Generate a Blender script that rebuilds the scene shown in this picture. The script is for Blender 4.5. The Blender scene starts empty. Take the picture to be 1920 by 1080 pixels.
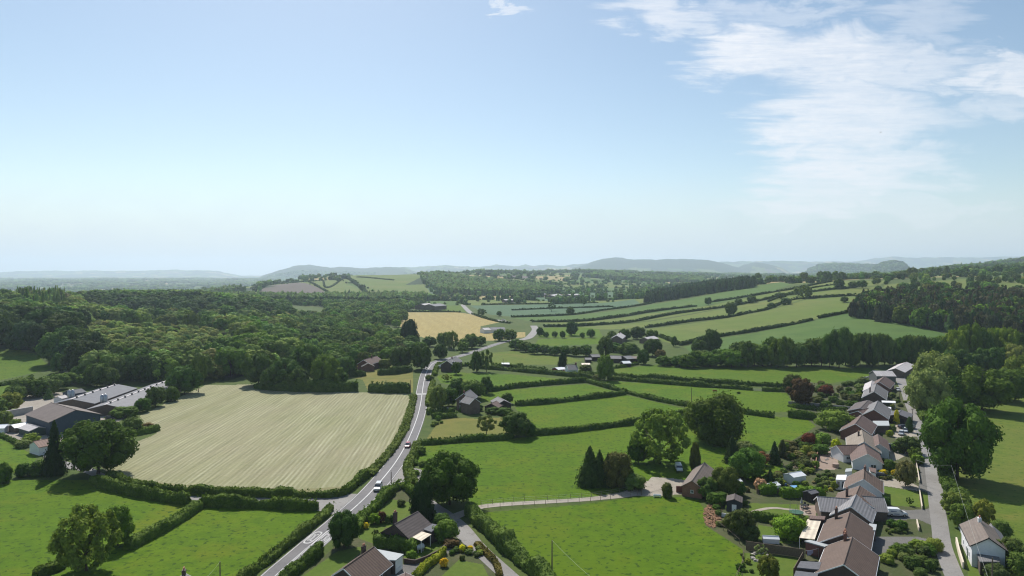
import bpy, math, random
import numpy as np
from mathutils import Vector, Matrix
R = math.radians
random.seed(7); rng = np.random.default_rng(11)
sc = bpy.context.scene
COL = sc.collection

# ------------------------------------------------------------------ camera model
CAM_H, FPX, HOR = 60.0, 1280.0, 510.0
PITCH = math.atan((540 - HOR) / FPX)
CP, SP = math.cos(PITCH), math.sin(PITCH)
def ray(px, py):
    cx, cz = (px - 960) / FPX, (540 - py) / FPX
    y = CP + SP * cz
    return cx / y, (-SP + CP * cz) / y            # X/Y and Z/Y of the viewing ray

# ------------------------------------------------------------------ terrain height
TY = np.array([60, 250, 350, 420, 520, 650, 800, 1000, 1250, 1600, 2000, 2600, 3500, 5000, 7000, 20000], float)
TP = np.array([-900, 0, 110, 240, 330, 430, 530, 620, 800, 1000, 1200, 1400, 1600, 1800, 2000, 2800], float)
TZ = np.array([[0, 0, 0, 2, 8, 18, 26, 15, -5, -25, -40, -55, -60, -60, -50, -50], [0, 0, 0, 2, 8, 18, 26, 15, -5, -25, -40, -55, -60, -60, -50, -50], [0, 0, 0, 1, 8, 13, 16, 18, 0, -25, -40, -55, -60, -60, -50, -50], [0, 0, 0, 3, 16, 7, 1, 17, 6, -20, -40, -52, -60, -60, -50, -50], [0, 0, 0, 2, 15, 5, 1, 18, 8, -8, -20, -45, -60, -60, -50, -50], [0, 0, 0, 0, 6, 3, 4, 12, 3, 2, 12, -5, -45, -60, -50, -50], [0, 0, 0, 0, 1, 1, 2, 1, 0, 3, 26, 20, -20, -50, -50, -50], [0, 0, 0, 0, 0, 0, 0, 0, 0, 3, 28, 50, 25, -20, -50, -50], [0, 0, 0, 0, 0, 0, 0, 0, 0, 2, 25, 58, 50, 20, -20, -50], [0, 0, 0, 0, 0, 0, 0, 0, 0, 2, 10, 42, 62, 40, 0, -40], [0, 0, 0, 0, 0, 0, 0, 1, 3, 6, 8, 15, 48, 60, 30, -30], [0, 0, 0, 0, 0, 4, 12, 20, 32, 40, 20, 10, 20, 30, 20, -20], [0, 0, 0, 0, 4, 16, 28, 42, 48, 40, 25, 20, 30, 40, 20, -20], [0, 0, 0, 0, 6, 18, 30, 44, 52, 55, 60, 75, 70, 40, 20, -20], [0, 0, 0, 0, 8, 20, 34, 48, 58, 65, 75, 100, 138, 60, 20, -20], [0, 0, 0, 0, 10, 24, 40, 56, 68, 75, 85, 110, 145, 60, 20, -20]], float)
_nk = np.array([445, 480, 880], float); _TY2 = np.sort(np.concatenate([TY, _nk]))
TZ = np.array([np.interp(np.log(_TY2), np.log(TY), r) for r in TZ]); TY = _TY2
for _p, _y, _z in ((-900, 445, 5), (-900, 480, 16), (-900, 520, 18), (0, 445, 6), (0, 480, 16), (0, 520, 18), (0, 650, 20), (110, 445, 4), (110, 480, 13), (110, 520, 15), (110, 650, 15), (240, 445, 8), (240, 480, 14), (240, 880, 15), (330, 445, 7), (330, 480, 12), (330, 880, 17), (430, 880, 12)):
    TZ[list(TP).index(_p), list(TY).index(_y)] = _z
L0, L1 = math.log(60.0), math.log(20000.0)
NP_, NL = 380, 420
_pg = np.linspace(-900, 2800, NP_); _lg = np.linspace(L0, L1, NL)
_rows = np.array([np.interp(_lg, np.log(TY), r) for r in TZ])
_RAS = np.array([np.interp(_pg, TP, _rows[:, j]) for j in range(NL)]).T
def _blur(a, s, ax):
    k = np.arange(-int(3 * s), int(3 * s) + 1); w = np.exp(-k * k / (2.0 * s * s)); w /= w.sum()
    p = np.pad(a, [(len(k) // 2,) * 2 if i == ax else (0, 0) for i in (0, 1)], mode='edge')
    return np.apply_along_axis(lambda v: np.convolve(v, w, 'valid'), ax, p)
_RAS = _blur(_blur(_RAS, 4.0, 0), 3.2, 1)
# far ridges: (distance, width in log distance, [(px, py of the skyline)...])
RIDGES = [
 (17000, .09, [(-900, 512), (0, 511), (40, 509), (150, 508.5), (260, 508), (300, 506.5), (370, 507), (405, 509), (430, 514), (470, 520), (520, 530)]),
 (10500, .10, [(470, 530), (495, 516), (520, 508), (545, 501), (565, 497.5), (582, 496), (605, 500), (620, 502), (640, 500.5), (662, 502), (690, 503), (740, 501), (760, 502), (800, 520)]),
 (14000, .08, [(600, 530), (680, 504), (740, 501), (780, 502), (815, 499), (835, 497), (860, 500), (900, 500), (930, 496), (950, 498), (968, 499), (985, 495.5), (1000, 499), (1025, 497.5), (1045, 499.5), (1070, 497), (1100, 495), (1140, 520)]),
 (11000, .09, [(1040, 530), (1075, 503), (1098, 497), (1112, 491), (1130, 485.5), (1150, 483), (1165, 484), (1180, 487), (1205, 485.5), (1230, 487), (1260, 486), (1285, 485), (1310, 487), (1335, 489), (1370, 498), (1400, 508), (1440, 530)]),
 (15500, .07, [(1280, 530), (1320, 496), (1350, 491), (1380, 491), (1410, 491.5), (1450, 489.5), (1490, 490.5), (1530, 490.5), (1570, 490), (1610, 491), (1660, 520)]),
 (11500, .07, [(1330, 540), (1370, 508), (1395, 498), (1415, 493), (1440, 495), (1465, 503), (1500, 520)]),
 (18000, .05, [(1520, 520), (1580, 491), (1620, 488.5), (1650, 484), (1672, 480.5), (1700, 483.5), (1720, 484), (1750, 483), (1790, 483.5), (1820, 482), (1850, 483), (1900, 480), (2050, 490), (2800, 495)]),
 (7500, .07, [(1480, 540), (1520, 506), (1540, 498), (1560, 496.5), (1600, 497), (1640, 500), (1680, 520)]),
 (6200, .055, [(1620, 540), (1642, 502), (1655, 495), (1672, 491), (1690, 494), (1700, 502), (1720, 540)]),
]
def _noise2(x, y, s):
    # smooth value noise from sines, cheap and stable
    x, y = x / s, y / s
    return (np.sin(x * 1.3 + 2.1 * np.sin(y * .7 + 1.3)) * np.cos(y * 1.1 + 1.7 * np.sin(x * .8 + .4)) + .5 * np.sin(x * 2.9 + y * 2.3 + 1.9) * np.cos(y * 3.1 - x * 1.7)) / 1.5
def hz(X, Y):
    X = np.asarray(X, float); Y = np.maximum(np.asarray(Y, float), 20.0)
    P = np.clip(960 + FPX * X / Y, -899, 2799); L = np.clip(np.log(Y), L0, L1 - 1e-6)
    a = (P + 900) / 3700 * (NP_ - 1); b = (L - L0) / (L1 - L0) * (NL - 1)
    i = np.clip(a.astype(int), 0, NP_ - 2); j = np.clip(b.astype(int), 0, NL - 2); fa = a - i; fb = b - j
    z = (_RAS[i, j] * (1 - fa) * (1 - fb) + _RAS[i + 1, j] * fa * (1 - fb) + _RAS[i, j + 1] * (1 - fa) * fb + _RAS[i + 1, j + 1] * fa * fb)
    far = np.clip((Y - 1300) / 1500, 0, 1)
    z = z + far * (4.0 * _noise2(X, Y, 170.) + np.clip(Y / 4000., 0, 2.0) * 8 * _noise2(X, Y, 420.))
    for d, w, prof in RIDGES:
        pp = np.interp(P, [p[0] for p in prof], [p[1] for p in prof])
        top = CAM_H + (HOR - pp) * d / FPX
        g = np.exp(-((L - math.log(d)) / w) ** 2 / 2)
        rz = top * g - 75 * (1 - g) + d * (.0011 * _noise2(X, Y, d * .02) + .0009 * _noise2(X, Y, d * .0075)) * g
        z = np.where(top > -40, np.maximum(z, rz), z)
    return z
_YS = np.exp(np.linspace(math.log(100), math.log(18000), 2700))
def G(px, py, dz=0.0):
    """the ground point seen at photo pixel (px, py); dz lifts the sought surface above the ground"""
    u, t = ray(px, py)
    f = CAM_H + t * _YS - hz(u * _YS, _YS) - dz
    k = np.argmax(f <= 0) if (f <= 0).any() else len(_YS) - 1
    k = max(k, 1); f0, f1 = f[k - 1], f[k]
    s = f0 / (f0 - f1) if f0 != f1 else 0
    Y = _YS[k - 1] + (_YS[k] - _YS[k - 1]) * min(max(s, 0), 1)
    return Vector((u * Y, Y, float(hz(u * Y, Y))))
def ZAT(px, py, Y):
    return CAM_H + ray(px, py)[1] * Y
def PD(px, Y):
    X = (px - 960) / FPX * Y
    return Vector((X, Y, float(hz(X, Y))))

# ------------------------------------------------------------------ materials
MATS = {}
def nodes(name):
    m = bpy.data.materials.new(name); m.use_nodes = True
    nt = m.node_tree; b = nt.nodes['Principled BSDF']
    return m, nt, b
def N(nt, t, **kw):
    n = nt.nodes.new(t)
    for k, v in kw.items():
        if k in ('operation', 'data_type', 'blend_type', 'noise_dimensions', 'wave_type', 'bands_direction', 'attribute_name', 'feature', 'wave_profile', 'interpolation_type', 'attribute_type', 'sky_type'):
            setattr(n, k, v)
        else:
            n.inputs[k.replace('_', ' ')].default_value = v
    return n
def rgb(c): return (c[0], c[1], c[2], 1.0)
def mixc(nt, f, a, b, mode='MIX'):
    n = nt.nodes.new('ShaderNodeMix'); n.data_type = 'RGBA'; n.blend_type = mode
    for s, v in ((0, f), (6, a), (7, b)):
        if hasattr(v, 'is_linked') or hasattr(v, 'links'): nt.links.new(v, n.inputs[s])
        elif isinstance(v, (tuple, list)): n.inputs[s].default_value = rgb(v)
        else: n.inputs[s].default_value = v
    return n.outputs[2]
def coords(nt, scale=(1, 1, 1), rot=(0, 0, 0), kind='Object'):
    tc = nt.nodes.new('ShaderNodeTexCoord'); mp = nt.nodes.new('ShaderNodeMapping')
    mp.inputs['Scale'].default_value = scale; mp.inputs['Rotation'].default_value = rot
    nt.links.new(tc.outputs[kind], mp.inputs['Vector']); return mp.outputs[0]
def noise(nt, vec, scale, detail=3.0, rough=.55, lo=.35, hi=.65):
    n = N(nt, 'ShaderNodeTexNoise', Scale=scale, Detail=detail, Roughness=rough); nt.links.new(vec, n.inputs['Vector'])
    r = nt.nodes.new('ShaderNodeMapRange'); r.inputs['From Min'].default_value = lo; r.inputs['From Max'].default_value = hi
    nt.links.new(n.outputs['Fac'], r.inputs['Value']); return r.outputs[0]
def ground_mat(name, a, b, c=None, big=.022, mid=.25, fine=1.6, bump=.5, dots=None, rot=0.0, stretch=1.0, dry=None):
    """grass-like ground: two tones in broad drifts, a third in tufts, darker specks"""
    m, nt, bs = nodes(name)
    v = coords(nt, (1, stretch, 1), (0, 0, rot))
    col = mixc(nt, noise(nt, v, big, 4), a, b)
    col = mixc(nt, noise(nt, v, mid, 4, .6, .42, .75), col, c or tuple(x * .72 for x in a))
    f = noise(nt, v, fine, 3, .7, .3, .7)
    col = mixc(nt, f, tuple([.80] * 3), tuple([1.2] * 3)) if False else mixc(nt, 1.0, col, mixc(nt, f, (.84, .86, .8), (1.14, 1.12, 1.1)), 'MULTIPLY')
    if dry:
        col = mixc(nt, noise(nt, v, .05, 5, .7, .50, .68), col, dry)
        col = mixc(nt, noise(nt, v, .011, 3, .6, .50, .62), col, tuple(x * .86 for x in b))
        col = mixc(nt, noise(nt, coords(nt, (.25, 1, 1), (0, 0, .5)), .9, 4, .75, .5, .8), col, tuple(x * .78 for x in a))
    if dots:
        col = mixc(nt, noise(nt, v, dots[0], 2, .5, dots[1], dots[1] + .05), col, dots[2])
    nt.links.new(col, bs.inputs['Base Color']); bs.inputs['Roughness'].default_value = .95
    bs.inputs['Specular IOR Level'].default_value = .15
    if bump:
        bp = N(nt, 'ShaderNodeBump', Strength=bump, Distance=.25)
        n = N(nt, 'ShaderNodeTexNoise', Scale=1.1, Detail=4.0, Roughness=.7); nt.links.new(v, n.inputs['Vector'])
        nt.links.new(n.outputs['Fac'], bp.inputs['Height']); nt.links.new(bp.outputs[0], bs.inputs['Normal'])
    MATS[name] = m; return m
def swath_mat(name, a, b, c, period, rot, contrast=.6):
    """mown or drilled field: parallel swaths with uneven strength"""
    m, nt, bs = nodes(name)
    v = coords(nt, (1, 1, 1), (0, 0, rot))
    w = N(nt, 'ShaderNodeTexWave', wave_type='BANDS', bands_direction='X', Scale=1.0 / period * .314159 * 1.0, Distortion=2.2, Detail=2.0)
    w.inputs['Detail Scale'].default_value = .35
    nt.links.new(v, w.inputs['Vector'])
    st = coords(nt, (1, .03, 1), (0, 0, rot))
    s1 = noise(nt, st, 1.1, 3, .6, .35, .68); s2 = noise(nt, st, .16, 3, .6, .3, .7)
    col = mixc(nt, noise(nt, v, .02, 4, .6, .3, .7), a, b)
    mm = nt.nodes.new('ShaderNodeMath'); mm.operation = 'MULTIPLY'; nt.links.new(w.outputs['Fac'], mm.inputs[0]); nt.links.new(s2, mm.inputs[1])
    m2 = nt.nodes.new('ShaderNodeMath'); m2.operation = 'MULTIPLY'; m2.inputs[1].default_value = contrast; nt.links.new(mm.outputs[0], m2.inputs[0])
    col = mixc(nt, m2.outputs[0], col, c)
    col = mixc(nt, 1.0, col, mixc(nt, s1, (.8, .8, .78), (1.12, 1.12, 1.12)), 'MULTIPLY')
    col = mixc(nt, 1.0, col, mixc(nt, noise(nt, v, .9, 3, .7, .3, .7), (.88, .9, .86), (1.08, 1.07, 1.06)), 'MULTIPLY')
    nt.links.new(col, bs.inputs['Base Color']); bs.inputs['Roughness'].default_value = .95; bs.inputs['Specular IOR Level'].default_value = .15
    bp = N(nt, 'ShaderNodeBump', Strength=.5, Distance=.3); nt.links.new(m2.outputs[0], bp.inputs['Height']); nt.links.new(bp.outputs[0], bs.inputs['Normal'])
    MATS[name] = m; return m

# ------------------------------------------------------------------ objects
def link(o, parent=None, label=None, cat=None, group=None, kind=None):
    COL.objects.link(o)
    if parent: o.parent = parent
    if label: o['label'] = label
    if cat: o['category'] = cat
    if group: o['group'] = group
    if kind: o['kind'] = kind
    return o
def empty(name, loc=(0, 0, 0), rz=0.0, **kw):
    o = bpy.data.objects.new(name, None); o.empty_display_size = .5
    o.location = loc; o.rotation_euler = (0, 0, rz); return link(o, **kw)
def fastmesh(name, verts, faces, mats=(), mi=None, smooth=False):
    """verts (n,3); faces (m,k) array of equal-sided faces"""
    me = bpy.data.meshes.new(name); V = np.asarray(verts, np.float32); Fc = np.asarray(faces, np.int32)
    k = Fc.shape[1]
    me.vertices.add(len(V)); me.vertices.foreach_set('co', V.ravel())
    me.loops.add(Fc.size); me.loops.foreach_set('vertex_index', Fc.ravel())
    me.polygons.add(len(Fc)); me.polygons.foreach_set('loop_start', np.arange(0, Fc.size, k, dtype=np.int32))
    try: me.polygons.foreach_set('loop_total', np.full(len(Fc), k, np.int32))
    except Exception: pass
    for m in mats: me.materials.append(m)
    if mi is not None: me.polygons.foreach_set('material_index', np.asarray(mi, np.int32))
    if smooth: me.polygons.foreach_set('use_smooth', np.ones(len(Fc), bool))
    me.update(calc_edges=True); return me
class MB:
    """collects boxes, prisms, tubes; builds ONE mesh object"""
    def __init__(s): s.v = []; s.f = []; s.m = []
    def add(s, vs, fs, m=0):
        o = len(s.v); s.v += [tuple(v) for v in vs]; s.f += [tuple(i + o for i in f) for f in fs]; s.m += [m] * len(fs); return s
    def box(s, x0, y0, z0, x1, y1, z1, m=0, M=None):
        vs = [Vector(p) for p in ((x0, y0, z0), (x1, y0, z0), (x1, y1, z0), (x0, y1, z0), (x0, y0, z1), (x1, y0, z1), (x1, y1, z1), (x0, y1, z1))]
        if M is not None: vs = [M @ v for v in vs]
        return s.add(vs, [(3, 2, 1, 0), (4, 5, 6, 7), (0, 1, 5, 4), (1, 2, 6, 5), (2, 3, 7, 6), (3, 0, 4, 7)], m)
    def prism(s, pts, d, m=0):
        """polygon pts (3D) extruded by vector d"""
        n = len(pts); pts = [Vector(p) for p in pts]; d = Vector(d)
        return s.add(pts + [p + d for p in pts], [tuple(range(n - 1, -1, -1)), tuple(range(n, 2 * n))] + [(i, (i + 1) % n, n + (i + 1) % n, n + i) for i in range(n)], m)
    def tube(s, pts, rs, n=7, m=0):
        pts = [Vector(p) for p in pts]; o = len(s.v); k = len(pts)
        for i, p in enumerate(pts):
            t = (pts[min(i + 1, k - 1)] - pts[max(i - 1, 0)]).normalized()
            a = t.orthogonal().normalized() if abs(t.z) < .95 else Vector((1, 0, 0)); b = t.cross(a).normalized(); a = b.cross(t)
            r = rs[i] if isinstance(rs, (list, tuple)) else rs
            s.v += [tuple(p + a * r * math.cos(2 * math.pi * j / n) + b * r * math.sin(2 * math.pi * j / n)) for j in range(n)]
        for i in range(k - 1):
            for j in range(n):
                s.f.append((o + i * n + j, o + i * n + (j + 1) % n, o + (i + 1) * n + (j + 1) % n, o + (i + 1) * n + j)); s.m.append(m)
        s.f.append(tuple(o + j for j in range(n - 1, -1, -1))); s.m.append(m)
        s.f.append(tuple(o + (k - 1) * n + j for j in range(n))); s.m.append(m); return s
    def lathe(s, prof, n=12, m=0, c=(0, 0, 0)):
        o = len(s.v)
        for r, z in prof: s.v += [(c[0] + r * math.cos(2 * math.pi * j / n), c[1] + r * math.sin(2 * math.pi * j / n), c[2] + z) for j in range(n)]
        for i in range(len(prof) - 1):
            for j in range(n): s.f.append((o + i * n + j, o + i * n + (j + 1) % n, o + (i + 1) * n + (j + 1) % n, o + (i + 1) * n + j)); s.m.append(m)
        s.f.append(tuple(o + j for j in range(n - 1, -1, -1))); s.m.append(m)
        e = o + (len(prof) - 1) * n; s.f.append(tuple(e + j for j in range(n))); s.m.append(m); return s
    def mesh(s, name, mats, smooth=False):
        me = bpy.data.meshes.new(name); me.from_pydata(s.v, [], s.f)
        for mt in (mats if isinstance(mats, (list, tuple)) else [mats]): me.materials.append(mt)
        me.polygons.foreach_set('material_index', s.m)
        if smooth: me.polygons.foreach_set('use_smooth', [True] * len(s.f))
        me.update(); return me
    def build(s, name, mats, parent=None, loc=None, smooth=False, **kw):
        o = bpy.data.objects.new(name, s.mesh(name, mats, smooth))
        if loc is not None: o.location = loc
        return link(o, parent, **kw)
def dup(o, loc=None, rz=None, parent=None, label=None, group=None, scale=None):
    c = o.copy(); COL.objects.link(c)
    if parent: c.parent = parent
    if loc is not None: c.location = loc
    if rz is not None: c.rotation_euler = (0, 0, rz)
    if scale is not None: c.scale = scale
    if label: c['label'] = label
    if group: c['group'] = group
    for ch in list(o.children): dup(ch, parent=c)
    return c
# ------------------------------------------------------------------ ground colours
GR = dict(
 pasture=ground_mat('pasture', (.074, .146, .002), (.102, .170, .003), (.058, .120, .002), dots=(.8, .585, (.036, .078, .004)), dry=(.122, .154, .006)),
 pasture_b=ground_mat('pasture_b', (.074, .142, .004), (.100, .160, .008), (.060, .118, .004), dots=(.7, .60, (.042, .085, .006)), dry=(.120, .150, .012)),
 pasture_y=ground_mat('pasture_y', (.105, .150, .018), (.135, .165, .028), (.08, .13, .016), dots=(.6, .62, (.06, .10, .012)), dry=(.15, .155, .03)),
 hill=ground_mat('hill', (.112, .165, .028), (.155, .172, .045), (.100, .145, .028), big=.012, mid=.05),
 hill_b=ground_mat('hill_b', (.072, .138, .028), (.095, .152, .034), (.066, .12, .026), big=.012, mid=.05),
 crop=ground_mat('crop', (.075, .135, .070), (.090, .150, .075), (.065, .120, .06), big=.01, mid=.08),
 dry=ground_mat('dry', (.155, .160, .035), (.200, .170, .045), (.115, .135, .03), mid=.15),
 rough=ground_mat('rough', (.070, .105, .022), (.095, .120, .032), (.05, .085, .02), mid=.2),
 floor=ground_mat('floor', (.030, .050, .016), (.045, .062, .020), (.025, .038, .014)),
 scrub=ground_mat('scrub', (.080, .100, .030), (.110, .115, .045), (.06, .085, .025), mid=.15),
 lawn=ground_mat('lawn', (.090, .145, .018), (.115, .155, .026), (.078, .125, .018), big=.12, mid=.8, bump=.2),
 garden=ground_mat('garden', (.070, .085, .032), (.105, .100, .055), (.055, .08, .022), big=.15, mid=.6, fine=2.5),
 gravel=ground_mat('gravel', (.34, .30, .25), (.40, .355, .30), (.29, .255, .215), big=.08, mid=.5, fine=3),
 yard=ground_mat('yard', (.33, .29, .25), (.38, .34, .30), (.27, .24, .21), big=.06, mid=.4, fine=2),
 tar=ground_mat('tar', (.155, .148, .142), (.19, .18, .17), (.135, .13, .125), big=.1, mid=.4, fine=3, bump=.15),
 paving=ground_mat('paving', (.30, .22, .18), (.35, .27, .22), (.26, .20, .17), big=.2, mid=.7, fine=3, bump=.15),
 headland=ground_mat('headland', (.225, .205, .105), (.255, .235, .13), (.20, .19, .085)),
 soil=ground_mat('soil', (.125, .105, .088), (.15, .12, .10), (.11, .095, .08)),
 straw=ground_mat('straw', (.30, .24, .10), (.34, .28, .13), (.26, .21, .09)),
 far_wood=ground_mat('far_wood', (.022, .048, .014), (.032, .060, .018), (.018, .038, .012), mid=.06, bump=1.0),
)
GR['hay'] = swath_mat('hay', (.29, .262, .162), (.245, .248, .122), (.47, .45, .315), 1.55, R(-3.5), .55)
GR['wheat'] = swath_mat('wheat', (.37, .285, .11), (.33, .265, .105), (.42, .34, .15), 14.0, R(-14), .5)
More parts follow.
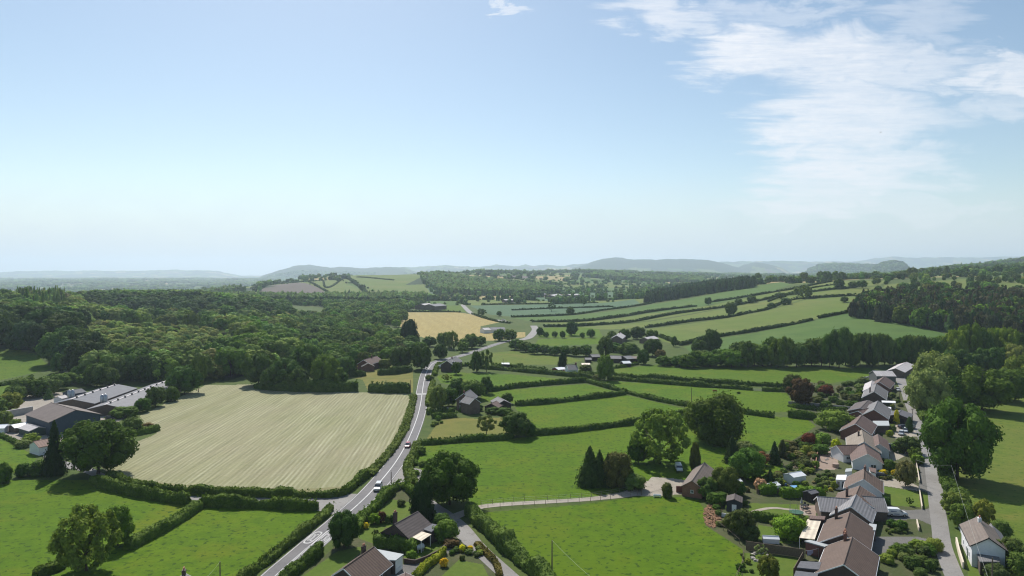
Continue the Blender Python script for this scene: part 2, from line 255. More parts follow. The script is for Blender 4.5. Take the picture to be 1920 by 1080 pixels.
# region: (name, material, label, [photo pixels of its outline on the ground])
REG = [
 ('scrub_ground', 'rough', 'rough green bank between the poultry sheds and the wood', [(190, 715), (290, 700), (430, 700), (400, 725), (330, 735), (230, 728)]),
 ('pasture_field', 'pasture', 'bright pasture with the olive tree, left of the diagonal hedge', [(-300, 900), (165, 900), (240, 930), (362, 948), (300, 990), (237, 1035), (150, 1065), (-300, 1150)]),
 ('pasture_field', 'pasture', 'tufty pasture between the diagonal hedge and the roadside hedge', [(370, 951), (600, 956), (560, 1000), (450, 1085), (420, 1150), (-100, 1150), (60, 1090), (237, 1036)]),
 ('pasture_field', 'pasture', 'small green field beside the farm drive at the left edge', [(-300, 800), (0, 816), (68, 858), (60, 885), (-300, 905)]),
 ('pasture_field', 'pasture_b', 'green slope below the wood at the left edge', [(-300, 690), (-60, 664), (30, 655), (70, 665), (100, 690), (60, 700), (0, 713), (-300, 745)]),
 ('pasture_field', 'pasture_b', 'narrow strip of pasture below the field hedge at the left edge', [(-300, 748), (0, 719), (30, 713), (50, 722), (10, 745), (-300, 790)]),
 ('hay_field', 'hay', 'pale mown hay field striped with swaths beside the main road', [(385, 722), (470, 721), (560, 728), (660, 735), (764, 738), (768, 750), (742, 822), (702, 872), (662, 905), (640, 922), (560, 926), (440, 923), (330, 917), (250, 905), (205, 890), (190, 875), (232, 838), (290, 815), (300, 805), (262, 790), (262, 780), (320, 752)]),
 ('hay_field', 'headland', 'plain strip of the mown field along its bottom hedge', [(215, 893), (250, 898), (330, 908), (440, 914), (560, 917), (655, 912), (640, 922), (560, 926), (440, 923), (330, 917), (250, 905)]),
 ('farm_yard', 'yard', 'pale concrete yard around the farm buildings', [(-40, 815), (0, 795), (30, 770), (50, 742), (80, 735), (200, 738), (268, 765), (215, 795), (180, 792), (98, 842), (62, 832), (20, 820)]),
 ('pasture_field', 'pasture', 'long green field between the road bend and the lane hedge', [(822, 704), (850, 698), (960, 702), (1098, 715), (905, 731), (815, 716)]),
 ('pasture_field', 'pasture', 'narrow green field behind the brick cottage', [(905, 735), (1098, 720), (1160, 736), (965, 757), (900, 752)]),
 ('pasture_field', 'pasture', 'green field with hedges on all sides in the middle of the valley', [(966, 763), (1175, 741), (1290, 768), (1285, 779), (1205, 793), (1000, 814), (990, 800), (972, 775)]),
 ('pasture_field', 'pasture', 'large bright field behind the round oak and the gravel yard', [(790, 836), (880, 830), (1000, 818), (1205, 796), (1300, 781), (1395, 778), (1532, 786), (1532, 808), (1490, 823), (1430, 850), (1385, 878), (1300, 890), (1285, 905), (1190, 915), (1090, 936), (900, 948), (870, 935), (790, 890), (780, 860)]),
 ('dry_field', 'dry', 'small yellow paddock of dry grass beside the road', [(822, 788), (850, 782), (900, 786), (945, 782), (960, 800), (965, 818), (880, 826), (790, 830), (800, 805)]),
 ('pasture_field', 'pasture', 'green field between the double lane hedge and the big dark tree', [(1125, 713), (1300, 725), (1475, 737), (1495, 772), (1395, 774), (1300, 762), (1225, 748), (1150, 724)]),
 ('pasture_field', 'pasture_b', 'long green field in front of the tall belt of trees', [(1150, 692), (1240, 683), (1400, 686), (1630, 690), (1640, 705), (1560, 718), (1480, 727), (1300, 715), (1150, 703)]),
 ('pasture_field', 'pasture', 'foreground pasture below the fenced farm track', [(895, 962), (1090, 946), (1190, 932), (1275, 932), (1310, 938), (1325, 965), (1322, 985), (1392, 1030), (1392, 1085), (1380, 1150), (1050, 1150), (1000, 1070), (900, 985)]),
 ('pasture_field', 'pasture_y', 'yellowish green field beyond the field shelter', [(895, 664), (960, 658), (1060, 668), (1092, 676), (1060, 683), (940, 683), (900, 680)]),
 ('pasture_field', 'pasture', 'bright strip of grass behind the row of small parkland trees', [(1010, 636), (1128, 632), (1125, 645), (1000, 650)]),
 ('pasture_field', 'pasture', 'bright grass around the row of small parkland trees', [(1012, 615), (1120, 612), (1130, 631), (1010, 634)]),
 ('pasture_field', 'pasture_y', 'open pasture beyond the lane at the right edge', [(1840, 748), (2300, 720), (2300, 1150), (1860, 1010), (1840, 960), (1792, 920), (1800, 850)]),
 ('crop_field', 'crop', 'pale bluish crop field with lone trees in the valley', [(880, 573), (1000, 571), (1130, 568), (1190, 561), (1200, 569), (1075, 588), (960, 594), (920, 590)]),
 ('hill_field', 'hill_b', 'dark green strip field below the conifer copse', [(958, 596), (1080, 591), (1222, 571), (1330, 553), (1410, 538), (1465, 529), (1490, 532), (1440, 549), (1312, 575), (1190, 591), (1000, 603)]),
 ('hill_field', 'hill', 'second strip field up the right hillside', [(1000, 605), (1100, 603), (1210, 589), (1312, 576), (1440, 551), (1560, 528), (1665, 526), (1650, 535), (1562, 542), (1475, 554), (1360, 576), (1177, 605), (1082, 611)]),
 ('hill_field', 'hill', 'third strip field up the right hillside', [(1085, 613), (1180, 607), (1360, 578), (1475, 556), (1562, 544), (1650, 537), (1605, 554), (1510, 560), (1440, 580), (1360, 595), (1210, 614), (1130, 618)]),
 ('hill_field', 'hill', 'broad dry topped field on the right hillside', [(1212, 617), (1360, 597), (1440, 582), (1510, 562), (1605, 556), (1598, 583), (1525, 599), (1440, 617), (1350, 632), (1280, 648), (1240, 640)]),
 ('hill_field', 'hill_b', 'green field below the dark conifer wood', [(1282, 650), (1350, 634), (1440, 619), (1525, 601), (1598, 586), (1640, 592), (1790, 630), (1640, 640), (1440, 655), (1300, 665)]),
 ('wheat_field', 'wheat', 'golden wheat field behind the dark pair of conifers', [(742, 586), (860, 586), (905, 592), (938, 604), (900, 612), (905, 622), (985, 623), (985, 632), (930, 638), (870, 642), (800, 634), (765, 626), (742, 605)]),
 ('pasture_field', 'pasture_b', 'stony pasture left of the distant road', [(786, 573), (865, 573), (880, 585), (790, 584)]),
 ('pasture_field', 'pasture', 'small green field between the tree clumps left of the road', [(705, 652), (790, 644), (808, 655), (780, 665), (710, 665)]),
 ('dry_field', 'dry', 'dry yellow grass behind the clipped hedges', [(640, 690), (700, 682), (775, 693), (775, 736), (690, 732), (680, 712), (640, 706)]),
 ('spoil_yard', 'yard', 'bare earth yard beside the red roofed barn', [(650, 632), (690, 626), (735, 622), (742, 632), (700, 636), (660, 640)]),
 ('garden_ground', 'garden', 'soil and planting behind the row of bungalows', [(1488, 712), (1560, 722), (1640, 712), (1672, 712), (1702, 745), (1720, 800), (1738, 880), (1742, 960), (1755, 1010), (1778, 1085), (1785, 1150), (1385, 1150), (1394, 1030), (1322, 985), (1330, 945), (1300, 930), (1290, 905), (1370, 880), (1440, 850), (1490, 823), (1530, 800), (1490, 765)]),
 ('verge_ground', 'rough', 'rough verge around the white cottage', [(1755, 880), (1790, 915), (1842, 965), (1880, 1010), (1930, 1090), (1940, 1150), (1815, 1150), (1790, 1060), (1768, 985)]),
 ('garden_ground', 'garden', 'soil and planting around the roadside bungalows', [(735, 915), (775, 925), (800, 955), (845, 985), (860, 1000), (920, 1060), (945, 1085), (960, 1150), (520, 1150), (560, 1085), (640, 1015), (668, 985)]),
 ('lawn', 'lawn', 'lawn with round shrubs beside the dark brick bungalow', [(733, 936), (772, 942), (780, 960), (760, 985), (722, 990), (702, 1020), (674, 1010), (668, 994), (700, 968)]),
 ('lawn', 'lawn', 'lawn in front of the cream canopy', [(757, 1042), (792, 1028), (838, 1006), (840, 1022), (812, 1040), (780, 1056), (757, 1052)]),
 ('lawn', 'lawn', 'wide lawn beside the bungalow with the pale flat extension', [(632, 1034), (690, 1022), (648, 1062), (625, 1085), (560, 1085)]),
 ('lawn', 'lawn', 'lawn behind the clipped golden hedge', [(860, 1050), (905, 1058), (918, 1085), (900, 1150), (800, 1150), (828, 1080)]),
 ('driveway', 'tar', 'grey driveway beside the low garden wall', [(757, 1058), (775, 1058), (812, 1044), (840, 1026), (852, 1018), (846, 1034), (815, 1055), (785, 1085), (740, 1110), (720, 1085)]),
 ('lawn', 'lawn', 'front lawn of the white gabled bungalow', [(1652, 911), (1722, 922), (1726, 951), (1672, 948), (1655, 940)]),
 ('lawn', 'lawn', 'grass verge outside the front garden wall', [(1728, 922), (1744, 928), (1748, 941), (1732, 955)]),
 ('lawn', 'lawn', 'back lawn with the curving path and trampoline', [(1403, 943), (1500, 946), (1516, 964), (1516, 973), (1404, 966)]),
 ('lawn', 'lawn', 'back lawn behind the long board fence', [(1422, 984), (1459, 990), (1488, 1005), (1486, 1020), (1420, 1014)]),
 ('lawn', 'lawn', 'lawn around the rockery', [(1395, 1036), (1450, 1042), (1503, 1048), (1485, 1085), (1470, 1150), (1390, 1150)]),
 ('lawn', 'pasture', 'rough grass among the garden shrubs', [(1440, 865), (1468, 868), (1468, 900), (1400, 905), (1395, 890)]),
 ('lawn', 'lawn', 'grass strip in front of the white cottage', [(1812, 1055), (1826, 1040), (1845, 1085), (1860, 1150), (1825, 1150)]),
 ('driveway', 'tar', 'driveway under the white van', [(1662, 952), (1704, 957), (1748, 953), (1754, 988), (1720, 973), (1664, 976)]),
 ('driveway', 'gravel', 'driveway of the white gabled bungalow', [(1650, 895), (1692, 900), (1713, 907), (1728, 916), (1724, 921), (1652, 910)]),
 ('driveway', 'gravel', 'pale forecourt beside the white bungalow', [(1656, 840), (1712, 842), (1705, 850), (1683, 862), (1657, 868)]),
 ('driveway', 'tar', 'forecourt beside the nearest bungalow', [(1632, 1006), (1718, 1006), (1745, 1012), (1735, 1024), (1680, 1038), (1636, 1042)]),
 ('driveway', 'gravel', 'pale forecourt crowded with parked cars', [(1664, 796), (1720, 800), (1722, 818), (1680, 822), (1664, 812)]),
 ('layby', 'tar', 'tarmac verge widening the lane', [(1721, 873), (1742, 862), (1752, 905), (1748, 925), (1724, 918)]),
 ('patio', 'paving', 'bare paved terrace of building rubble behind the white bungalow', [(1533, 846), (1570, 838), (1572, 880), (1528, 882)]),
 ('patio', 'paving', 'pinkish patio with the closed parasol', [(1500, 946), (1532, 948), (1530, 970), (1500, 962)]),
 ('gravel_yard', 'gravel', 'pale gravel yard beside the brick barn', [(1206, 914), (1222, 894), (1262, 897), (1292, 902), (1286, 926), (1250, 929), (1182, 930)]),
 ('verge_ground', 'rough', 'long grass bank between the hay field and the main road', [(775, 738), (770, 770), (752, 818), (716, 868), (672, 918), (650, 936), (640, 925), (664, 905), (704, 873), (744, 822), (770, 750)]),
 ('verge_ground', 'rough', 'long grass bank right of the main road', [(814, 700), (808, 760), (800, 800), (765, 865), (775, 905), (792, 890), (782, 860), (792, 836), (825, 785), (825, 715)]),
]
LW = [(-900, 470), (-60, 455), (60, 452), (98, 440), (112, 385), (160, 380), (300, 365), (330, 365), (420, 372), (460, 395), (560, 405), (640, 400), (690, 430), (760, 470), (785, 540), (742, 620), (690, 780), (600, 860), (520, 1000), (470, 1150), (400, 1250), (100, 1150), (-900, 1100)]
WD = [(1598, 655), (1700, 600), (1790, 556), (1900, 520), (2300, 480), (2300, 720), (1960, 735), (1800, 770), (1690, 780), (1620, 760)]
def W2(poly): return np.array([G(*p)[:2] for p in poly])
def D2(poly): return np.array([PD(*p)[:2] for p in poly])
def inside(P, X, Y):
    r = np.zeros(X.shape, bool); n = len(P)
    for i in range(n):
        x0, y0 = P[i]; x1, y1 = P[(i + 1) % n]
        c = (y0 > Y) != (y1 > Y)
        with np.errstate(divide='ignore', invalid='ignore'):
            r ^= c & (X < (x1 - x0) * (Y - y0) / (y1 - y0 if y1 != y0 else 1e-9) + x0)
    return r
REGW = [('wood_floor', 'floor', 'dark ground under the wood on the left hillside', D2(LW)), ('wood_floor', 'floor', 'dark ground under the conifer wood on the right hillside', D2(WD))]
# scrubby clearing on the left hillside mound
REGW.append(('scrub_hill', 'scrub', 'scrubby knoll in the left wood', D2([(170, 520), (300, 500), (400, 560), (420, 620), (300, 640), (180, 610)])))
REGW.append(('hill_field', 'hill', 'upper pastures behind the dark conifer wood', D2([(1640, 800), (1960, 760), (2300, 740), (2300, 1229), (1900, 1229), (1660, 1000)])))
REGW += [(n, m, l, W2(p)) for n, m, l, p in REG]

# ------------------------------------------------------------------ the ground sheet, split along field edges
gx = np.concatenate([np.arange(-900, -40, 14.), np.arange(-40, 1960, 2.05), np.arange(1960, 2801, 14.)])
ys = [50.0]
while ys[-1] < 19000:
    y = ys[-1]; ys.append(y + (max(.004 * y, 2.0) if y < 118 else min(1.15 * y * y / 76800, y / 150)))
gy = np.array(ys)
GX, GY = np.meshgrid(gx, gy, indexing='ij')
XX = (GX - 960) / FPX * GY; ZZ = hz(XX, GY)
V = np.stack([XX, GY, ZZ], -1).reshape(-1, 3); nx, ny = GX.shape
cxf = (XX[:-1, :-1] + XX[1:, 1:]) / 2; cyf = (GY[:-1, :-1] + GY[1:, 1:]) / 2
rid = np.full(cxf.shape, -1, int)
for k, (n, m, l, P) in enumerate(REGW):
    b = (cxf >= P[:, 0].min()) & (cxf <= P[:, 0].max()) & (cyf >= P[:, 1].min()) & (cyf <= P[:, 1].max())
    ii = np.nonzero(b)
    if len(ii[0]):
        q = inside(P, cxf[ii], cyf[ii]); rid[ii[0][q], ii[1][q]] = k
# distant farmland: jittered cells
CELL = 165.0
def cells(X, Y):
    """nearest and second nearest seed of a jittered grid, its id"""
    a = R(24); U = (X * math.cos(a) + Y * math.sin(a)) / CELL; W = (-X * math.sin(a) + Y * math.cos(a)) / (CELL * 1.35)
    iu, iw = np.floor(U).astype(int), np.floor(W).astype(int)
    d1 = np.full(X.shape, 9e9); d2 = d1.copy(); idn = np.zeros(X.shape, np.int64)
    for du in (-1, 0, 1):
        for dw in (-1, 0, 1):
            cu, cw = iu + du, iw + dw
            h = (cu * 73856093) ^ (cw * 19349663); h = (h ^ (h >> 13)) * 1274126177 & 0x7fffffff
            ju = (h & 1023) / 1023.0; jw = ((h >> 10) & 1023) / 1023.0
            d = np.hypot(U - cu - .15 - .7 * ju, W - cw - .15 - .7 * jw)
            n = d < d1; d2 = np.where(n, d1, np.minimum(d2, d)); idn = np.where(n, h, idn); d1 = np.where(n, d, d1)
    return idn, (d2 - d1) * CELL
WOODC = [  # distant woods as (pixel, distance) outlines
 [(760, 1950), (800, 2000), (830, 1650), (1000, 1620), (1050, 1750), (1010, 2050), (930, 2200), (880, 2250), (830, 2450), (790, 2300)],
 [(470, 1230), (600, 1260), (700, 1240), (790, 1290), (800, 1440), (700, 1420), (600, 1400), (480, 1380), (380, 1330)],
 [(1100, 2900), (1200, 2850), (1320, 2900), (1320, 3200), (1240, 3100), (1120, 3300)],
 [(1340, 2300), (1420, 2400), (1410, 2700), (1330, 2600)],
 [(1050, 9600), (1180, 10000), (1400, 9900), (1420, 12500), (1200, 12500), (1060, 12500)],
 [(-300, 2300), (300, 2200), (420, 2000), (440, 2300), (200, 2700), (-300, 2900)],
 [(500, 2050), (430, 1900), (340, 1750), (420, 1720), (520, 1950)],
 [(1620, 5500), (1720, 5500), (1710, 7000), (1630, 7000)], [(1500, 6600), (1660, 6600), (1660, 8600), (1500, 8600)],
 [(1850, 3100), (2200, 2900), (2200, 4200), (1870, 4000)], [(1640, 1500), (1800, 1450), (1960, 1500), (1960, 1900), (1700, 1900)][:0] or [(1880, 1450), (1960, 1450), (1960, 1700)],
 [(500, 9000), (760, 9000), (760, 12000), (480, 12000)],
]
WOODC = [D2(p) for p in WOODC]
PLOUGH = W2([(470, 556), (500, 536), (560, 530), (600, 541), (620, 556), (560, 560)])
HILLF = [W2(p) for p in ([(576, 530), (640, 527), (680, 545), (684, 555), (630, 557), (600, 541)], [(650, 520), (700, 513), (760, 511), (800, 540), (810, 553), (740, 554), (700, 545)], [(470, 548), (380, 552), (330, 549), (430, 541), (500, 536)])]
def far_type(X, Y):
    idn, e = cells(X, Y)
    t = (idn >> 5) % 100
    ty = np.where(t < 30, 0, np.where(t < 62, 1, np.where(t < 70, 2, np.where(t < 80, 3, np.where(t < 86, 4, 5)))))
    ty = np.where((Y < 2300) & (ty == 5), 1, ty); ty = np.where((Y > 5500) & (((idn >> 9) % 100) < 40), 5, ty)
    for P in HILLF: ty = np.where(inside(P, X, Y), 1, ty)
    ty = np.where(inside(PLOUGH, X, Y), 4, ty)
    for P in WOODC: ty = np.where(inside(P, X, Y), 5, ty)
    return ty, e
FARM = ['hill_b', 'hill', 'crop', 'straw', 'soil', 'far_wood']
F4 = (np.arange(nx - 1)[:, None] * ny + np.arange(ny - 1)[None, :])
F4 = np.stack([F4, F4 + ny, F4 + ny + 1, F4 + 1], -1)
ty, edge = far_type(cxf, cyf)
def ground_part(sel, name, mats, mi=None, label=None):
    f = F4[sel]
    if not len(f): return
    u, inv = np.unique(f, return_inverse=True)
    me = fastmesh(name, V[u], inv.reshape(-1, 4), mats, mi, True)
    link(bpy.data.objects.new(name, me), kind='structure', label=label)
near = (rid < 0) & (cyf < 1230); farm = (rid < 0) & (cyf >= 1230)
ground_part(near, 'ground', [GR['rough']], None, 'rough green ground between the fields of the valley')
ground_part(farm, 'hills', [GR[m] for m in FARM], ty[farm], 'distant hills patched with fields and woods')
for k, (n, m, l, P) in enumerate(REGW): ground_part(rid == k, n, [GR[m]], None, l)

# ------------------------------------------------------------------ roads, laid just above the ground sheet
def smooth_line(P, n):
    P = [Vector(p) for p in P]; out = []
    for i in range(len(P) - 1):
        a, b, c, d = P[max(i - 1, 0)], P[i], P[i + 1], P[min(i + 2, len(P) - 1)]
        for k in range(n):
            t = k / n
            out.append(.5 * ((2 * b) + (c - a) * t + (2 * a - 5 * b + 4 * c - d) * t * t + (3 * b - a - 3 * c + d) * t ** 3))
    return out + [P[-1]]
def frames(line):
    out = []
    for i, p in enumerate(line):
        t = line[min(i + 1, len(line) - 1)] - line[max(i - 1, 0)]; t.z = 0; t.normalize()
        out.append((p, t, Vector((t.y, -t.x, 0))))
    return out
def ribbon(mb, line, o0, o1, lift, m=0, dash=None):
    """strip between the side offsets o0 and o1 (metres, or lists along the line)"""
    fr = frames(line); prev = None; s = 0
    for i, (p, t, r) in enumerate(fr):
        a = o0[i] if isinstance(o0, list) else o0; b = o1[i] if isinstance(o1, list) else o1
        k = 4 if b - a > 1.5 else 1
        row = []
        for j in range(k + 1):
            q = p + r * (a + (b - a) * j / k); q.z = float(hz(q.x, q.y)) + lift * (1 + p.y / 700.0); row.append(q)
        on = True
        if i: s += (p - fr[i - 1][0]).length
        if dash: on = (s % (dash[0] + dash[1])) < dash[0]
        if prev is not None and on:
            vs = prev + row; n = k + 1
            mb.add(vs, [(j, j + 1, n + j + 1, n + j) for j in range(k)], m)
        prev = row
def resample(line, step):
    out = [line[0]]; acc = 0
    for a, b in zip(line, line[1:]):
        L = (b - a).length; t = step - acc
        while t <= L: out.append(a + (b - a) * (t / L)); t += step
        acc = (acc + L) % step if L < step - acc or True else 0
        acc = L - (t - step) if L >= step - acc else acc
    return out
def pxline(pts, step=2.0):
    L = smooth_line([G(*p) for p in pts], 24)
    tot = 0; out = [L[0]]; acc = 0
    for a, b in zip(L, L[1:]):
        acc += (b - a).length
        if acc >= step: out.append(b); acc = 0
    return out
def road_mat(name, c0, c1, tracks=False):
    m, nt, bs = nodes(name); v = coords(nt)
    col = mixc(nt, noise(nt, v, .12, 4, .6), c0, c1)
    col = mixc(nt, 1.0, col, mixc(nt, noise(nt, v, 3.0, 3, .7), (.9, .9, .9), (1.1, 1.1, 1.1)), 'MULTIPLY')
    col = mixc(nt, noise(nt, v, .5, 3, .6, .6, .72), col, tuple(x * .72 for x in c0))
    nt.links.new(col, bs.inputs['Base Color']); bs.inputs['Roughness'].default_value = .8; bs.inputs['Specular IOR Level'].default_value = .3
    return m
M_ROAD = road_mat('asphalt', (.135, .128, .130), (.165, .155, .155)); M_LANE = road_mat('lane_asphalt', (.215, .20, .185), (.265, .25, .232)); M_TRACK = road_mat('track', (.30, .26, .21), (.36, .31, .25))
M_LINE = road_mat('road_paint', (.55, .54, .52), (.62, .61, .59))
ROADPX = [(505, 1105), (512, 1086), (577, 1028), (641, 973), (697, 921), (745, 862), (772, 810), (787, 765), (795, 715), (801, 696), (812, 682), (830, 675), (865, 667), (905, 654), (932, 645), (960, 638)]
road = pxline(ROADPX, 1.5)
mb = MB(); ribbon(mb, road, -3.15, 3.15, .05)
mb.build('main_road', M_ROAD, kind='structure', label='grey two lane main road curving up the valley')
mk = MB(); ribbon(mk, road, -2.92, -2.76, .075); ribbon(mk, road, 2.76, 2.92, .075)
nroad = len(road)
near_part = [p for p in road if p.y < 150]; mid_part = [p for p in road if p.y >= 148]
ribbon(mk, near_part, -.27, -.09, .075); ribbon(mk, near_part, .09, .27, .075); ribbon(mk, mid_part, -.16, .16, .075, dash=(7.0, 1.5) if False else None)
# 30 roundels, one on each lane
def roundel(mb, c, t, r):
    def P(u, w):  # u along the road, w across
        q = c + t * u + r * w; q.z = float(hz(q.x, q.y)) + .1; return q
    n = 40
    def se(a, A, B): 
        ca, sa = math.cos(a), math.sin(a); e = .62
        return (A * math.copysign(abs(ca) ** e, ca), B * math.copysign(abs(sa) ** e, sa))
    for i in range(n):
        a0, a1 = 2 * math.pi * i / n, 2 * math.pi * (i + 1) / n
        mb.add([P(*se(a0, 3.5, 1.12)), P(*se(a1, 3.5, 1.12)), P(*se(a1, 3.05, .86)), P(*se(a0, 3.05, .86))], [(0, 1, 2, 3)])
    def stroke(pts, wd=.09):
        for a, b in zip(pts, pts[1:]):
            d = Vector((b[0] - a[0], b[1] - a[1])).normalized(); nrm = Vector((-d.y, d.x))
            k = (abs(d.x) * .09 + abs(d.y) * .28) / 1
            mb.add([P(a[0] + nrm.x * k, a[1] + nrm.y * wd), P(b[0] + nrm.x * k, b[1] + nrm.y * wd), P(b[0] - nrm.x * k, b[1] - nrm.y * wd), P(a[0] - nrm.x * k, a[1] - nrm.y * wd)], [(0, 1, 2, 3)])
    arc = lambda cu, cw, A, B, a0, a1, k: [(cu + A * math.cos(R(a0 + (a1 - a0) * i / k)), cw + B * math.sin(R(a0 + (a1 - a0) * i / k))) for i in range(k + 1)]
    # the 3 (left) and the 0 (right) read by a driver heading along t
    stroke(arc(.95, -.36, .95, .26, 60 - 90 - 90 + 60, 0, 4)[:0] + [(1.55, -.62), (1.85, -.42), (1.7, -.16), (1.0, -.12), (.25, -.3)], .08)
    stroke([(.25, -.3), (-.6, -.12), (-1.5, -.14), (-1.85, -.4), (-1.5, -.62)], .08)
    stroke(arc(0, .36, 1.85, .27, 0, 360, 14), .08)
i0 = min(range(nroad), key=lambda i: (road[i] - G(602, 1007)).length)
fr0 = frames(road)
p, t, r = fr0[i0]; roundel(mk, p - r * 1.55, -t, -r)
p, t, r = fr0[max(i0 - 0, 0)]; roundel(mk, p + r * 1.5 + t * .5, t, r)
# thick bars across the road by the paddock
j0 = min(range(nroad), key=lambda i: (road[i] - G(792, 740)).length); p, t, r = fr0[j0]
for s0, s1 in ((-2.6, -.35), (.35, 2.6)):
    q = [p + r * s0 - t * 1.2, p + r * s1 - t * 1.2, p + r * s1 + t * 1.2, p + r * s0 + t * 1.2]
    for x in q: x.z = float(hz(x.x, x.y)) + .13
    mk.add(q, [(0, 1, 2, 3)])
mk.build('road_markings', M_LINE, kind='structure', label='white edge lines, centre lines and 30 roundels on the main road')
def lane(name, pts, w, mat, lift, label, step=2.0):
    L = pxline(pts, step); n = len(L); ws = w if isinstance(w, (int, float)) else [float(np.interp(i / (n - 1), np.linspace(0, 1, len(w)), w)) for i in range(n)]
    a = [-x / 2 for x in ws] if isinstance(ws, list) else -ws / 2; b = [x / 2 for x in ws] if isinstance(ws, list) else ws / 2
    m = MB(); ribbon(m, L, a, b, lift); m.build(name, mat, kind='structure', label=label); return L
lane('lane', [(664, 946), (640, 943), (612, 942), (570, 940), (480, 939), (360, 934), (250, 915), (190, 893), (160, 880), (130, 874), (100, 862), (92, 845)], [17, 11, 6, 2.6, 2.4, 2.4, 2.4, 3.0, 3.6, 4, 4, 4], M_LANE, .035, 'narrow hedged lane joining the main road from the left')
lane('lane', [(722, 893), (745, 893), (765, 905), (782, 922), (805, 945), (830, 962), (852, 980), (868, 998), (905, 1036), (962, 1088), (1000, 1125)], [24, 13, 6, 4, 4, 4.2, 5, 4, 3.8, 3.8, 3.8], M_LANE, .035, 'pale lane running down past the bungalows to the foreground')
lane('farm_track', [(845, 972), (880, 958), (905, 950), (960, 945), (1030, 941), (1100, 936.5), (1150, 931), (1185, 925), (1210, 915), (1235, 905)], [3.5, 3, 2.6, 2.6, 2.6, 2.6, 3, 4, 6, 9], M_TRACK, .045, 'pale farm track between post fences leading to the gravel yard')
lane('village_lane', [(1812, 1130), (1790, 1082), (1777, 1050), (1767, 1020), (1762, 985), (1757, 950), (1752, 910), (1745, 865), (1733, 822), (1716, 782), (1705, 757), (1696, 732), (1690, 716), (1684, 700)], [3.5, 3.5, 3.5, 3.6, 3.8, 4, 4.2, 4, 3.8, 3.8, 3.6, 4, 5, 6], M_LANE, .035, 'grey village lane running past the row of bungalows')
lane('distant_road', [(867, 571.5), (872, 577), (883, 587), (900, 593), (920, 598.5), (950, 603)], 8.0, M_LANE, .12, 'pale stretch of road beside the wheat field', 6)
lane('distant_road', [(1000, 611), (1004, 618), (999, 626), (990, 634), (975, 638)], 7.5, M_LANE, .12, 'pale bend of road behind the trees', 5)
lane('garden_path', [(1404, 963), (1425, 956), (1450, 952.5), (1475, 955), (1500, 958), (1514, 968)], 1.3, M_TRACK, .03, 'pale path curving across the back lawn', 1)
# ------------------------------------------------------------------ foliage
def leaf_mat(name, attr=False):
    m, nt, bs = nodes(name); out = nt.nodes['Material Output']
    if attr:
        a = N(nt, 'ShaderNodeAttribute', attribute_name='tint', attribute_type='GEOMETRY'); base = a.outputs['Color']
    else:
        a = nt.nodes.new('ShaderNodeObjectInfo'); base = a.outputs['Color']
    v = coords(nt)
    base = mixc(nt, 1.0, base, (2.35, 2.38, 1.7) if attr else (2.1, 2.12, 1.4), 'MULTIPLY')
    base = mixc(nt, 1.0, base, mixc(nt, noise(nt, v, .22 if attr else 5.0, 3, .6, .3, .7), (.68, .74, .7), (1.35, 1.28, 1.15)), 'MULTIPLY')
    base = mixc(nt, 1.0, base, mixc(nt, noise(nt, v, 1.3 if attr else 28.0, 2, .6, .35, .65), (.8, .84, .8), (1.22, 1.2, 1.1)), 'MULTIPLY')
    nt.links.new(base, bs.inputs['Base Color']); bs.inputs['Roughness'].default_value = .8; bs.inputs['Specular IOR Level'].default_value = .06
    tr = nt.nodes.new('ShaderNodeBsdfTranslucent'); nt.links.new(mixc(nt, 1.0, base, (1.25, 1.35, .8), 'MULTIPLY'), tr.inputs['Color'])
    ms = nt.nodes.new('ShaderNodeMixShader'); ms.inputs[0].default_value = .21
    nt.links.new(bs.outputs[0], ms.inputs[1]); nt.links.new(tr.outputs[0], ms.inputs[2]); nt.links.new(ms.outputs[0], out.inputs['Surface'])
    return m
M_LEAF = leaf_mat('leaves'); M_LEAFA = leaf_mat('leaves_mixed', True)
def plain(name, c, rough=.8, metal=0.0, spec=.3, var=.12, scale=2.0, bump=0.0):
    if name in MATS: return MATS[name]
    m, nt, bs = nodes(name); v = coords(nt)
    col = mixc(nt, noise(nt, v, scale, 3, .6, .3, .7), tuple(x * (1 - var) for x in c), tuple(min(1, x * (1 + var)) for x in c))
    nt.links.new(col, bs.inputs['Base Color']); bs.inputs['Roughness'].default_value = rough; bs.inputs['Metallic'].default_value = metal; bs.inputs['Specular IOR Level'].default_value = spec
    MATS[name] = m; return m
M_BARK = plain('bark', (.085, .065, .045), .95, scale=8, var=.3)
# a small cube sphere, n x n quads a side
def cube_sphere(n):
    vs, fs = [], []
    for ax in range(3):
        for sg in (-1, 1):
            o = len(vs)
            for i in range(n + 1):
                for j in range(n + 1):
                    a, b = math.tan((i / n * 2 - 1) * math.pi / 4), math.tan((j / n * 2 - 1) * math.pi / 4)
                    p = [0, 0, 0]; p[ax] = sg; p[(ax + 1) % 3] = a * sg; p[(ax + 2) % 3] = b
                    q = Vector(p).normalized(); vs.append(tuple(q))
            for i in range(n):
                for j in range(n):
                    k = o + i * (n + 1) + j; fs.append((k, k + n + 1, k + n + 2, k + 1))
    return np.array(vs), np.array(fs)
CS = {n: cube_sphere(n) for n in (1, 2, 3, 4)}
def unit(r, n):
    d = r.normal(size=(n, 3)); return d / np.linalg.norm(d, axis=1)[:, None]
def quads(c, nrm, s, r):
    """leaf quads at c facing nrm, half size s (array)"""
    n = len(c); t = unit(r, n); a = np.cross(nrm, t); a /= np.linalg.norm(a, axis=1)[:, None] + 1e-9; b = np.cross(nrm, a)
    s = np.asarray(s).reshape(-1, 1); w = s * (.75 + .5 * r.random((n, 1)))
    V_ = np.stack([c - a * s - b * w * .55, c + a * s * .2 - b * w, c + a * s + b * w * .4, c - a * s * .3 + b * w], 1).reshape(-1, 3)
    return V_, np.arange(4 * n).reshape(-1, 4)
